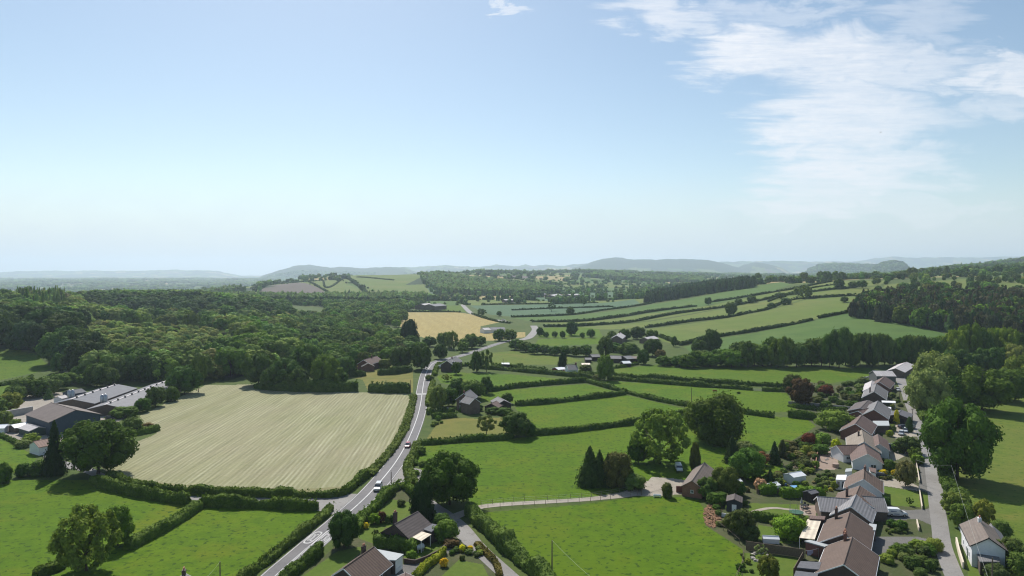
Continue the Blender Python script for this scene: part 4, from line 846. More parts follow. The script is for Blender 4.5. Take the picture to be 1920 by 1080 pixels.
# the dark conifer wood on the right
cxw, cyw = scatter(D2(WD), 6.8, r1); q = in_view(cxw, cyw); cxw, cyw = cxw[q], cyw[q]; czw = hz(cxw, cyw); items = []
for x, y, z in zip(cxw, cyw, czw):
    edge_ = r1.random() < .06
    h = r1.uniform(13, 19); items.append((x, y, z, h * r1.uniform(.5, .72) if not edge_ else h * .8, h, r1.random() * 6.28, ('conifer' if r1.random() < .55 else 'tall') if not edge_ else 'tall', tint((.034, .034, .024) if r1.random() < .6 else CON, r1) if not edge_ else tint(MID, r1)))
order = np.argsort(cyw + .18 * (cxw - cxw.min())); pick = set(order[:34].tolist())
for i, it in enumerate(items):
    if i in pick: tree_at(Vector(it[:3]), it[4], it[3], it[6], it[7], 'dark conifer on the front edge of the hillside plantation' if it[6] == 'conifer' else 'rounded tree on the front edge of the dark plantation', 'front conifers of the plantation' if it[6] == 'conifer' else 'broadleaf trees of the plantation edge', lod=1)
mass('conifer_plantation', [it for i, it in enumerate(items) if i not in pick], 'dark reddish conifer plantation covering the right hillside', 3)
# mixed trees and hedgerows behind the plantation
UP = D2([(1635, 790), (1800, 785), (1960, 745), (2100, 745), (2100, 1225), (1640, 1225)]); ux, uy = scatter(UP, 12.5, r1); items = []
for x, y in zip(ux, uy):
    p_ = 960 + FPX * x / y; line = (math.sin(x * .035 + y * .02) > .80) or (math.sin(y * .030 - x * .012) > .86)
    if r1.random() < (.22 if y < 850 + 40 * math.sin(p_ * .03) else .42 if line else .015):
        h = r1.uniform(5, 12); items.append((x, y, float(hz(x, y)), h * r1.uniform(.8, 1.2), h, r1.random() * 6, ("round", "tall", "dome")[r1.integers(0, 3)], tint([DARK, MID, (.05, .07, .028), OLIVE][r1.integers(0, 4)], r1)))
mass('hedgerow_trees', items, 'mixed trees and hedgerows on the slope behind the plantation', 2)
# the copse between the strip fields
COPSE = W2([(1208, 570), (1300, 556), (1412, 540), (1416, 533), (1400, 531), (1300, 543), (1215, 560)])
a, b = scatter(COPSE, 8, r1); items = [(x, y, float(hz(x, y)), h * .62, h, r1.random() * 6, 'conifer' if r1.random() < .75 else 'tall', tint((.022, .038, .018), r1)) for x, y in zip(a, b) for h in (r1.uniform(13, 19),)]
mass('copse', items, 'long dark conifer copse between the strip fields', 3)
# ------------------------------------------------------------------ far off: hedgerow trees and woods
def far_mass():
    r = np.random.default_rng(9); xs, ys_ = [], []
    n = 420000; Yf = np.exp(r.uniform(math.log(1235), math.log(9500), n)); Xf = (r.uniform(-60, 1980, n) - 960) / FPX * Yf
    t, e = far_type(Xf, Yf)
    for kk, P in enumerate(REGW):
        if P[3][:, 1].max() > 1200: t[inside(P[3], Xf, Yf)] = -1
    t[inside(COPSE, Xf, Yf)] = -1
    for P in HILLF + [PLOUGH]: t[inside(P, Xf, Yf)] = -1
    u = r.random(n); sel = ((t == 5) & (u < .62)) | ((t >= 0) & (t < 5) & (e < 5.5) & (u < np.where(Yf < 2600, .6, .32))) | ((t >= 0) & (t != 5) & (t != 4) & (u < .008))
    Xf, Yf, t, e = Xf[sel], Yf[sel], t[sel], e[sel]; Zf = hz(Xf, Yf); m = len(Xf)
    sc_ = np.clip(Yf / 2400, .7, 3.4); hgt = np.where(t == 5, r.uniform(10, 16, m), np.where(r.random(m) < .3, r.uniform(7, 13, m), r.uniform(2.5, 5, m))) * (1 + .15 * sc_)
    wid = hgt * r.uniform(.8, 1.3, m) * np.where(hgt < 7, 1.5, 1) * sc_ ** .7
    cv, cf = CS[2]; k = len(cv); nz = 1 + .28 * r.normal(size=(24, k, 1)); var = cv[None] * nz
    vi = r.integers(0, 24, m); A = var[vi] * np.stack([wid / 2, wid / 2, hgt * .55], 1)[:, None, :] + np.stack([Xf, Yf, Zf + hgt * .45], 1)[:, None, :]
    fc = (cf[None] + (np.arange(m) * k)[:, None, None]).reshape(-1, 4)
    col = np.array([.034, .060, .018])[None] * (1 + .28 * r.normal(size=(m, 1))).clip(.5, 1.8) * (1 + .08 * r.normal(size=(m, 3)))
    me = fastmesh('distant_trees', A.reshape(-1, 3), fc, [M_LEAFA]); at = me.color_attributes.new('tint', 'FLOAT_COLOR', 'POINT')
    at.data.foreach_set('color', np.concatenate([np.repeat(col, k, 0), np.ones((m * k, 1))], 1).astype(np.float32).ravel())
    link(bpy.data.objects.new('distant_trees', me), kind='stuff', label='far off woods and hedgerow trees over the hills'); return m
NFAR = far_mass()

# ------------------------------------------------------------------ hedges
def hedge(pts, w, h, label, col=DARK, group=None, name='hedge', gaps=(), rough=.26, cat='hedge', density=1.0, world=False, flat=False):
    L = [Vector(p) for p in pts] if world else [G(*p) for p in pts]; L = smooth_line(L, 14)
    w *= .70 if L[0].y < 235 else .6; h *= .95 if L[0].y < 235 else .85
    Ym = sum(p.y for p in L) / len(L); step = max(.5, Ym * .0045); out = [L[0]]; acc = 0
    for a, b in zip(L, L[1:]):
        acc += (b - a).length
        if acc >= step: out.append(b); acc = 0
    fr = frames(out); r = np.random.default_rng(int(abs(L[0].x * 31 + L[0].y * 17)) + 3); vs, fs = [], []; prof = [(-.52, 0), (-.54, .5), (-.49, .93), (-.2, 1.0), (.2, 1.0), (.49, .93), (.54, .5), (.52, 0)]; k = len(prof)
    lo_ = np.convolve(r.normal(size=len(fr) + 8), np.ones(5) / 5, 'same')[4:-4] if len(fr) > 4 else np.zeros(len(fr))
    pos, nrm = [], []
    for i, (p, t, rt) in enumerate(fr):
        hh = h * (1 + rough * 1.6 * lo_[min(i, len(lo_) - 1)]); ww = w * (1 + rough * lo_[-1 - min(i, len(lo_) - 1)]); end = .7 if i in (0, len(fr) - 1) else 1
        for a, z in prof:
            j = 1 + (0 if flat else rough * .5) * r.normal()
            q = p + rt * (a * ww * end * j); q.z = float(hz(q.x, q.y)) + z * hh * end * (1 + .25 * rough * r.normal()) - .05; vs.append(q[:])
    for i in range(len(fr) - 1):
        for j in range(k - 1): fs.append((i * k + j, i * k + j + 1, (i + 1) * k + j + 1, (i + 1) * k + j))
    V_ = np.array(vs); F_ = np.array(fs)
    fs2 = [(0, 1, 6, 7), (1, 2, 5, 6), (2, 3, 4, 5)]; e = (len(fr) - 1) * k
    F_ = np.concatenate([F_, np.array(fs2), np.array([tuple(e + x for x in reversed(f)) for f in fs2])])
    # leaves scattered over the faces
    ls = min(max(Ym * .0012, .13), 1.0); A_ = V_[F_]; ar = np.linalg.norm(np.cross(A_[:, 2] - A_[:, 0], A_[:, 3] - A_[:, 1]), axis=1) / 2
    n = int(min(ar.sum() / (ls * ls * 2.2) * density, 14000)); idx = r.choice(len(F_), n, p=ar / ar.sum()); uu_ = r.random((n, 1)); ww_ = r.random((n, 1))
    c = (A_[idx, 0] * (1 - uu_) + A_[idx, 1] * uu_) * (1 - ww_) + (A_[idx, 3] * (1 - uu_) + A_[idx, 2] * uu_) * ww_
    nn = np.cross(A_[idx, 2] - A_[idx, 0], A_[idx, 3] - A_[idx, 1]); nn /= np.linalg.norm(nn, axis=1)[:, None] + 1e-9; nn[nn[:, 2] < -.2] *= -1
    c = c + nn * ls * (r.random((n, 1)) * 1.3 - .2); d = nn + .7 * unit(r, n); d /= np.linalg.norm(d, axis=1)[:, None]
    o0 = L[0]
    ns = int(len(fr) * (1.6 if Ym < 320 else 1.0)) if not flat else 0
    k2 = r.integers(0, len(fr), ns); sp = np.array([np.array(fr[i][0][:]) for i in k2]).reshape(-1, 3) + np.stack([r.normal(size=ns) * w * .14, r.normal(size=ns) * w * .14, np.zeros(ns)], 1)
    z0_ = hz(sp[:, 0], sp[:, 1]) + h * .8; sp2 = np.repeat(sp, 8, 0); g8 = np.tile(np.linspace(0, 1, 8), ns); sp2[:, 2] = np.repeat(z0_, 8) + g8 * np.repeat(h * (.20 + .12 * np.abs(r.normal(size=ns))), 8); sp2[:, :2] += r.normal(size=(ns * 8, 2)) * (ls * 1.1 * (1.2 - g8))[:, None]
    v, f = join([(V_, F_), quads(c, d, ls * (.6 + .7 * r.random(n)), r), quads(sp2, unit(r, ns * 8), ls * (.6 + .6 * r.random(ns * 8)), r)])
    me = fastmesh(name, v - np.array(o0[:]), f, [M_HEDGE]); o = bpy.data.objects.new(name, me); o.location = o0; o.color = (*col, 1)
    return link(o, label=label, cat=cat, group=group)
def hedge_mat():
    m = M_LEAF.copy(); m.name = 'hedge_leaves'
    for n in m.node_tree.nodes:
        if n.type == 'TEX_NOISE': n.inputs['Scale'].default_value = .35 if n.inputs['Scale'].default_value < 10 else 2.0
    return m
M_HEDGE = hedge_mat()
HC = (.050, .074, .020); HD = (.040, .064, .018)
for a in (
 ([(203, 893), (240, 909), (290, 919), (340, 924), (440, 929), (540, 932), (628, 931), (652, 922), (672, 905), (690, 892)], 2.6, 2.1, 'trimmed hedge along the bottom of the mown hay field', HC),
 ([(172, 906), (205, 917), (250, 928), (310, 939), (356, 946)], 2.4, 2.8, 'trimmed hedge above the olive tree pasture', HC),
 ([(372, 948), (430, 950), (500, 952), (560, 955), (598, 956)], 2.4, 2.8, 'trimmed hedge along the lane above the tufty pasture', HC),
 ([(374, 952), (340, 975), (300, 998), (262, 1018), (234, 1034)], 3.0, 2.1, 'diagonal hedge between the two bottom left pastures', (.058, .085, .026)),
 ([(120, 1062), (95, 1072), (60, 1088)], 3, 2.0, 'short hedge at the bottom left corner', HC),
 ([(620, 955), (600, 975), (560, 1008), (510, 1046), (455, 1090), (430, 1110)], 2.6, 1.8, 'hedge on the left of the main road at the bottom of the picture', (.055, .078, .024)),
 ([(600, 1034), (585, 1050), (555, 1074), (530, 1095)], 2.6, 2.2, 'hedge on the right of the main road below the dark bushy tree', HD),
 ([(668, 1000), (676, 982), (700, 958), (722, 937), (737, 922)], 3.0, 2.4, 'tall hedge between the main road and the brick bungalow lawn', (.055, .085, .022)),
 ([(738, 921), (752, 914), (765, 920), (776, 933)], 2.6, 2.3, 'curved hedge around the top of the brick bungalow garden', (.055, .085, .022)),
 ([(776, 915), (768, 895), (765, 878), (775, 860), (784, 838)], 3.4, 2.4, 'overgrown hedge right of the main road at the junction', (.055, .075, .024)),
 ([(788, 834), (830, 831), (880, 827), (930, 825), (962, 822)], 3.2, 2.2, 'dark hedge below the yellow paddock', HD),
 ([(1000, 816), (1060, 811), (1120, 804), (1180, 796), (1208, 791)], 3.2, 2.2, 'dark hedge along the top of the large bright field', HD),
 ([(1268, 780), (1282, 778), (1296, 777)], 3.0, 2.2, 'short piece of hedge left of the dense dome tree', HD),
 ([(966, 761), (1020, 757), (1080, 751), (1130, 745), (1174, 739)], 3.4, 2.4, 'hedge between the two small fields right of the brown shed', HD),
 ([(912, 735), (960, 728), (1010, 723), (1060, 719), (1100, 716)], 3.6, 2.6, 'hedge above the narrow field behind the brick cottage', HD),
 ([(1101, 717), (1130, 725), (1160, 733), (1200, 744), (1240, 753), (1293, 763)], 3.4, 2.3, 'curving diagonal hedge from the lane to the dome tree', HD),
 ([(880, 690), (930, 693), (985, 698), (1050, 704), (1118, 710)], 4.0, 2.6, 'near hedge of the double hedged lane left of the lone pale tree', (.046, .068, .024)),
 ([(1140, 711), (1200, 716), (1300, 724), (1380, 729), (1414, 732)], 4.0, 2.4, 'near hedge of the double hedged lane right of the lone pale tree', (.046, .068, .024)),
 ([(1429, 733), (1460, 734), (1490, 735)], 4.0, 2.4, 'short hedge beyond the pale gateway of the lane', (.046, .068, .024)),
 ([(1142, 705), (1200, 709), (1300, 716), (1390, 722), (1482, 726)], 3.6, 2.4, 'far hedge of the double hedged lane right of the lone pale tree', HD),
 ([(925, 687), (980, 692), (1030, 697)], 3.6, 2.2, 'far hedge of the lane beside the field shelter', HD),
 ([(1068, 700), (1100, 703), (1122, 705)], 3.6, 2.2, 'far hedge of the lane right of the white roofed cottage', HD),
 ([(1150, 691), (1172, 688), (1196, 683)], 3.4, 2.0, 'short hedge below the dark sheds', HD),
 ([(1396, 776), (1420, 779), (1456, 784)], 3.4, 2.6, 'ragged hedge right of the dense dome tree', HD),
 ([(1478, 782), (1500, 784), (1535, 787)], 3.4, 2.8, 'dense hedge ending at the willow shrubs of the gardens', HD),
 ([(690, 893), (716, 866), (742, 834), (760, 800), (772, 762), (776, 744)], 3.6, 1.1, 'low bank of rough shrubs between the hay field and the main road', (.058, .075, .026)),
 ([(222, 823), (250, 817), (280, 811), (302, 806)], 3.2, 2.4, 'clipped farm hedge jutting into the hay field', (.055, .085, .022)),
 ([(0, 724), (20, 720), (45, 716), (60, 708)], 3, 2, 'field hedge at the left edge below the wood', HD),
 ([(0, 818), (20, 826), (45, 842)], 2, 1.2, 'low hedge below the farm garden at the left edge', HD),
 ([(655, 706), (670, 706), (685, 704)], 5, 4.0, 'square clipped hedge in the dry grass field', (.03, .05, .016)),
 ([(708, 703), (740, 701), (772, 696)], 5, 4.2, 'long square clipped hedge in the dry grass field', (.03, .05, .016)),
 ([(693, 734), (710, 735), (730, 736), (750, 736), (772, 737)], 7, 5.5, 'tall bushy hedge at the top right of the hay field', (.034, .056, .017)),
 ([(480, 728), (530, 732), (590, 734), (640, 734), (676, 733)], 7, 5.5, 'tall bushy hedge at the top of the hay field', (.032, .054, .016)),
 ([(728, 655), (745, 654), (762, 652)], 8, 6.5, 'dark hedge above the small green field', (.026, .044, .016)),
 ([(700, 666), (725, 668), (745, 671)], 5, 3, 'hedge below the small green field', HD),
 ([(815, 705), (818, 692), (824, 684)], 3, 2, 'hedge right of the main road below the bend', HC),
 ([(802, 762), (806, 740), (812, 718)], 3, 2, 'rough hedge right of the main road below the trees', (.07, .09, .03)),
 ([(800, 777), (830, 775), (852, 773)], 3.5, 2.4, 'hedge in front of the brick cottage', HD),
 ([(810, 784), (830, 784), (855, 782)], 3.5, 2.4, 'dark hedge between the cottage drive and the yellow paddock', HD),
 ([(870, 766), (890, 766), (898, 767)], 3, 2.2, 'hedge at the foot of the brick cottage', HD),
 ([(852, 688), (880, 686), (900, 686)], 4, 2.5, 'hedge right of the house on the road bend', HD),
 ([(940, 690), (960, 690), (985, 690)], 3, 2, 'hedge below the field shelter', HD),
 ([(880, 962), (905, 990), (940, 1022), (980, 1056), (1020, 1092), (1040, 1115)], 3.6, 2.8, 'thick leafy hedge between the pale lane and the foreground pasture', (.060, .088, .030)),
 ([(893, 1020), (912, 1040), (930, 1060), (938, 1085)], 1.6, 1.2, 'brown clipped hedge along the pale lane', (.075, .062, .028)),
 ([(776, 1085), (800, 1064), (820, 1048), (834, 1036)], 2.0, 1.3, 'golden topped hedge between the grey driveway and the lawn', (.115, .13, .02)),
 ([(700, 1026), (725, 1024), (750, 1028), (772, 1034), (785, 1036)], 3.0, 2.4, 'leafy hedge between the two foreground bungalows', (.055, .085, .026)),
 ([(1424, 926), (1440, 925), (1454, 924)], 3.0, 2.4, 'clipped green hedge behind the dark garden shed', (.06, .10, .02)),
 ([(1464, 932), (1490, 931), (1520, 931), (1548, 932)], 3.0, 2.3, 'long clipped green hedge behind the closed parasol', (.065, .11, .02)),
 ([(1406, 972), (1430, 976), (1455, 979), (1480, 984)], 2.4, 1.8, 'dark hedge between the two back lawns', HD),
 ([(1500, 980), (1510, 984), (1522, 986)], 2.0, 1.6, 'hedge piece beside the cream canopy', HD),
 ([(1478, 762), (1500, 766), (1525, 768)], 2.5, 2.0, 'low hedge along the top garden wall', HD),
 ([(1530, 770), (1560, 770), (1590, 770)], 2.2, 1.6, 'straight dark hedge across the back gardens', HD),
 ([(1489, 838), (1510, 826), (1535, 815)], 2.2, 1.6, 'dark garden boundary hedge by the copper dome shrub', (.03, .045, .018)),
 ([(1735, 790), (1728, 770), (1718, 750), (1708, 730)], 4.5, 3.2, 'tall hedge on the right of the village lane under the willows', (.05, .075, .022)),
 ([(1790, 940), (1800, 955), (1806, 975), (1812, 985)], 4.5, 3.4, 'bushy hedge on the right of the lane above the white cottage', (.06, .085, .03)),
 ([(1768, 880), (1775, 905), (1785, 925)], 4, 2.5, 'shaded hedge bank under the huge leafy tree', HD),
 ): hedge(a[0], a[1], a[2], a[3], a[4])
gH = 'dark hedges striping the right hillside'
for pts, w, h, lab in (
 ([(958, 595), (1000, 594), (1078, 590), (1140, 581), (1222, 569)], 4, 3, 'hedge between the bluish crop field and the dark strip field'),
 ([(997, 604), (1050, 604), (1100, 602), (1160, 595), (1210, 587), (1260, 580), (1312, 574)], 5, 3.6, 'hedge along the lower side of the dark strip field'),
 ([(1335, 567), (1380, 560), (1440, 550), (1500, 540), (1560, 528)], 5, 3.6, 'upper hedge running up to the right ridge'),
 ([(1020, 613), (1082, 612), (1130, 609), (1177, 605), (1260, 590), (1360, 576), (1440, 561), (1475, 554), (1562, 543), (1610, 540)], 5, 3.6, 'long hedge climbing from the road bend to the right ridge'),
 ([(1210, 615), (1290, 604), (1360, 596), (1400, 588), (1440, 580), (1480, 564), (1510, 560), (1560, 557), (1605, 554)], 5, 3.6, 'hedge above the dry topped field on the hillside'),
 ([(1275, 648), (1310, 640), (1352, 631), (1400, 624), (1440, 617), (1490, 608), (1525, 600)], 5, 3.6, 'hedge below the dry topped field on the hillside'),
 ([(1535, 597), (1565, 591), (1595, 585)], 5, 3.6, 'short hedge reaching the dark conifer wood'),
 ([(960, 582), (1030, 579), (1100, 577), (1155, 575)], 4, 2.6, 'thin hedge crossing the bluish crop field'),
 ([(905, 572), (960, 571), (1040, 570), (1122, 568)], 4, 2.8, 'thin hedge along the top of the bluish crop field'),
 ([(742, 585), (790, 585), (835, 585), (865, 586)], 4, 2.8, 'dark hedge along the top of the wheat field'),
 ([(885, 589), (905, 596), (935, 604), (960, 607)], 3, 2.4, 'hedge beside the distant road and wheat field'),
 ([(578, 529), (602, 541), (628, 556)], 8, 4, 'hedge between the ploughed field and the green hill field'),
 ([(648, 521), (668, 534), (686, 550), (692, 556)], 14, 8, 'wooded strip dividing the two far green hill fields'),
 ([(668, 520), (700, 522), (740, 526)], 8, 4, 'thin hedge across the upper far green hill field'),
 ([(470, 541), (500, 535), (545, 530), (600, 526), (650, 519), (700, 512)], 9, 5, 'hedge along the crest above the ploughed field'),
 ([(1238, 632), (1258, 640), (1272, 647)], 5, 3.6, 'curved hedge right of the farmhouse in the trees'),
 ([(1440, 566), (1500, 545), (1580, 532)], 4, 2.5, 'faint hedge near the crest of the ridge'),
 ): hedge(pts, w * .75, h * .8, lab, (.022, .038, .013))
# ------------------------------------------------------------------ buildings
def tile_mat(name, c, rows='X', period=.9, str_=.22, rough=.75):
    """roof covering: courses across or down the slope, weathered in patches"""
    m, nt, bs = nodes(name); v = coords(nt)
    w = N(nt, 'ShaderNodeTexWave', wave_type='BANDS', bands_direction=rows, Scale=.314159 / period, Distortion=.4, Detail=1.0); nt.links.new(v, w.inputs['Vector'])
    col = mixc(nt, noise(nt, v, .5, 4, .65, .3, .7), tuple(x * .84 for x in c), tuple(x * 1.16 for x in c))
    mm = nt.nodes.new('ShaderNodeMath'); mm.operation = 'MULTIPLY'; mm.inputs[1].default_value = str_; nt.links.new(w.outputs['Fac'], mm.inputs[0])
    col = mixc(nt, mm.outputs[0], col, tuple(x * .45 for x in c))
    col = mixc(nt, noise(nt, v, 2.2, 3, .7, .58, .75), col, (c[0] * 1.15, c[1] * 1.25, c[2] * 1.05))
    nt.links.new(col, bs.inputs['Base Color']); bs.inputs['Roughness'].default_value = rough; bs.inputs['Specular IOR Level'].default_value = .3
    bp = N(nt, 'ShaderNodeBump', Strength=.4, Distance=.05); nt.links.new(w.outputs['Fac'], bp.inputs['Height']); nt.links.new(bp.outputs[0], bs.inputs['Normal'])
    MATS[name] = m; return m
def brick_mat(name, c, mortar=(.3, .28, .25)):
    m, nt, bs = nodes(name); v = coords(nt)
    b = nt.nodes.new('ShaderNodeTexBrick'); b.inputs['Scale'].default_value = 4.0; b.inputs['Mortar Size'].default_value = .012
    b.inputs['Color1'].default_value = rgb(c); b.inputs['Color2'].default_value = rgb(tuple(x * .75 for x in c)); b.inputs['Mortar'].default_value = rgb(mortar)
    mp = nt.nodes.new('ShaderNodeVectorMath'); mp.operation = 'MULTIPLY_ADD'; sx = nt.nodes.new('ShaderNodeSeparateXYZ'); cx = nt.nodes.new('ShaderNodeCombineXYZ')
    nt.nodes.remove(mp); nt.links.new(v, sx.inputs[0]); ad = nt.nodes.new('ShaderNodeMath'); ad.operation = 'ADD'; nt.links.new(sx.outputs[0], ad.inputs[0]); nt.links.new(sx.outputs[1], ad.inputs[1])
    nt.links.new(ad.outputs[0], cx.inputs[0]); nt.links.new(sx.outputs[2], cx.inputs[1]); nt.links.new(cx.outputs[0], b.inputs['Vector'])
    col = mixc(nt, 1.0, b.outputs['Color'], mixc(nt, noise(nt, v, .6, 3, .6, .3, .7), (.82, .82, .82), (1.15, 1.12, 1.1)), 'MULTIPLY')
    nt.links.new(col, bs.inputs['Base Color']); bs.inputs['Roughness'].default_value = .85; MATS[name] = m; return m
B_DARK = brick_mat('dark_brick', (.095, .062, .052), (.13, .11, .10)); B_RED = brick_mat('red_brick', (.185, .075, .055), (.24, .17, .14)); B_BROWN = brick_mat('brown_brick', (.16, .11, .085), (.22, .19, .16)); B_ORANGE = brick_mat('orange_brick', (.30, .13, .085), (.3, .22, .18))
R_BROWN = tile_mat('brown_tiles', (.155, .104, .080), 'Y', .55, .2); R_TILE = tile_mat('ridged_brown_tiles', (.150, .100, .077), 'X', .7, .65); R_DARK = tile_mat('dark_brown_tiles', (.115, .092, .085), 'Y', .55, .25)
R_GREY = tile_mat('grey_ridged_tiles', (.275, .262, .265), 'Y', .62, .5); R_SLATE = tile_mat('grey_slate', (.19, .18, .18), 'Y', .4, .15); R_PLUM = tile_mat('plum_tiles', (.15, .098, .082), 'Y', .5, .2); R_TAN = tile_mat('tan_tiles', (.26, .21, .165), 'Y', .5, .2)
R_SHEET = tile_mat('corrugated_sheet', (.20, .195, .205), 'X', 1.1, .3); R_SHEETB = tile_mat('brown_corrugated_sheet', (.165, .13, .115), 'X', 1.2, .25); R_PALE = tile_mat('pale_sheet', (.52, .48, .47), 'X', 1.2, .2); R_RUST = tile_mat('rusty_sheet', (.25, .15, .11), 'X', .9, .5); R_RED = tile_mat('red_sheet', (.26, .12, .10), 'X', 1.0, .2)
R_CREAM = tile_mat('cream_sheet', (.74, .64, .50), 'Y', 1.15, .45); R_MOSS = tile_mat('mossy_tiles', (.19, .15, .125), 'Y', .5, .2)
WHITE = plain('white_render', (.72, .72, .72), .8, var=.05); CREAMW = plain('cream_render', (.70, .60, .48), .8, var=.06); PVC = plain('white_frame', (.78, .78, .78), .4, var=.03); GLASS = plain('window_glass', (.035, .045, .06), .08, spec=.8, var=.1); DOORM = plain('door_paint', (.10, .10, .12), .5); TIMB = plain('dark_timber', (.055, .042, .035), .8, var=.3); FELT = plain('grey_felt', (.13, .13, .14), .85, var=.15); FELTL = plain('pale_flat_roof', (.40, .42, .42), .7, var=.06); BLUEC = plain('blue_cladding', (.05, .07, .10), .6, var=.12); GREENC = plain('green_cladding', (.05, .08, .07), .6, var=.12)
STEEL = plain('galvanised_steel', (.42, .43, .45), .38, metal=.75, var=.12); BLACK = plain('black_plastic', (.02, .02, .022), .5); WOODM = plain('weathered_wood', (.17, .13, .095), .85, var=.25, scale=6); POT = plain('chimney_pot', (.42, .20, .13), .8); LEAD = plain('lead', (.2, .2, .21), .6); CONC = plain('concrete', (.36, .34, .32), .85, var=.12)
def PZ(px, py, z):
    u, t = ray(px, py); Y = (CAM_H - z) / -t; return Vector((u * Y, Y, z))
def window(par, M, w, h, cols=2, frame=None):
    """M places the window: x along the wall, z up, -y outward"""
    fm = MB(); f = .09
    for a in ((-w / 2, 0, -w / 2 + f, h), (w / 2 - f, 0, w / 2, h), (-w / 2 + f, 0, w / 2 - f, f), (-w / 2 + f, h - f, w / 2 - f, h)): fm.box(a[0], -.05, a[1], a[2], .02, a[3], M=M)
    for i in range(1, cols): x = -w / 2 + w * i / cols; fm.box(x - .035, -.045, f, x + .035, .015, h - f, M=M)
    fm.box(-w / 2 - .08, -.10, -.07, w / 2 + .08, .02, -.002, M=M)
    fo = fm.build('window', frame or PVC, par)
    MB().box(-w / 2 + .05, -.025, .05, w / 2 - .05, .012, h - .05, M=M).build('pane', GLASS, fo); return fo
def side_matrix(side, L, w, u, z):
    if side == 'A': return Matrix.Translation((-L / 2, -u, z)) @ Matrix.Rotation(R(-90), 4, 'Z')
    if side == 'B': return Matrix.Translation((L / 2, u, z)) @ Matrix.Rotation(R(90), 4, 'Z')
    if side == 'R': return Matrix.Translation((u, -w / 2, z))
    return Matrix.Translation((-u, w / 2, z)) @ Matrix.Rotation(R(180), 4, 'Z')
def gable_parts(par, M, L, w, he, zr, wall, roof, oh=.4, og=.25, pre='', barge=PVC, gutter=True):
    """walls with gables and a pitched roof, x along the ridge, in the frame M"""
    h = w / 2; m = MB(); th = .16
    pts = [(-L / 2, -h, -.4), (-L / 2, h, -.4), (-L / 2, h, he), (-L / 2, 0, zr - .02), (-L / 2, -h, he)]
    m.prism([M @ Vector(p) for p in pts], M.to_3x3() @ Vector((L, 0, 0))); wo = m.build(pre + 'wall', wall, par)
    m = MB(); s = (zr - he) / h
    for sg in (-1, 1):
        y1 = sg * (h + oh); z1 = he - s * oh
        q = [(-L / 2 - og, 0, zr), (-L / 2 - og, y1, z1), (-L / 2 - og, y1, z1 + th), (-L / 2 - og, 0, zr + th)]
        if sg > 0: q = q[::-1]
        m.prism([M @ Vector(p) for p in q], M.to_3x3() @ Vector((L + 2 * og, 0, 0)))
    ro = m.build(pre + 'roof', roof, par)
    m = MB(); m.tube([M @ Vector((-L / 2 - og, 0, zr + th)), M @ Vector((L / 2 + og, 0, zr + th))], .12, 6); m.build('ridge', roof, ro)
    if barge:
        m = MB()
        for ex in (-1, 1):
            x = ex * (L / 2 + og)
            for sg in (-1, 1):
                y1 = sg * (h + oh); z1 = he - s * oh
                q = [(x, 0, zr + th + .01), (x, y1, z1 + th + .01), (x, y1, z1 - .06), (x, 0, zr - .08)]
                if sg * ex < 0: q = q[::-1]
                m.prism([M @ Vector(p) for p in q], M.to_3x3() @ Vector((ex * .06, 0, 0)))
            m.build('bargeboard', barge, ro); m = MB()
        if gutter:
            for sg in (-1, 1): m = MB(); m.tube([M @ Vector((-L / 2 - og, sg * (h + oh + .05), he - s * oh + .04)), M @ Vector((L / 2 + og, sg * (h + oh + .05), he - s * oh + .04))], .07, 5); m.build('gutter', barge, ro)
    return wo, ro
def chimney(par, M, x, y, z0, z1, mat=None, pots=2, w=.55, d=.95, roof=None):
    m = MB(); m.box(x - d / 2, y - w / 2, z0, x + d / 2, y + w / 2, z1, M=M); m.box(x - d / 2 - .06, y - w / 2 - .06, z1 - .25, x + d / 2 + .06, y + w / 2 + .06, z1 - .12, M=M)
    c = m.build('chimney', mat or B_RED, roof or par)
    for i in range(pots):
        px_ = x + (i - (pots - 1) / 2) * .42; mm = MB(); q = M @ Vector((px_, y, z1)); mm.lathe([(.13, 0), (.12, .3), (.15, .42)], 8, c=q[:]); o = mm.build('chimney_pot', POT, par if roof else c)
        if roof: o.parent = par
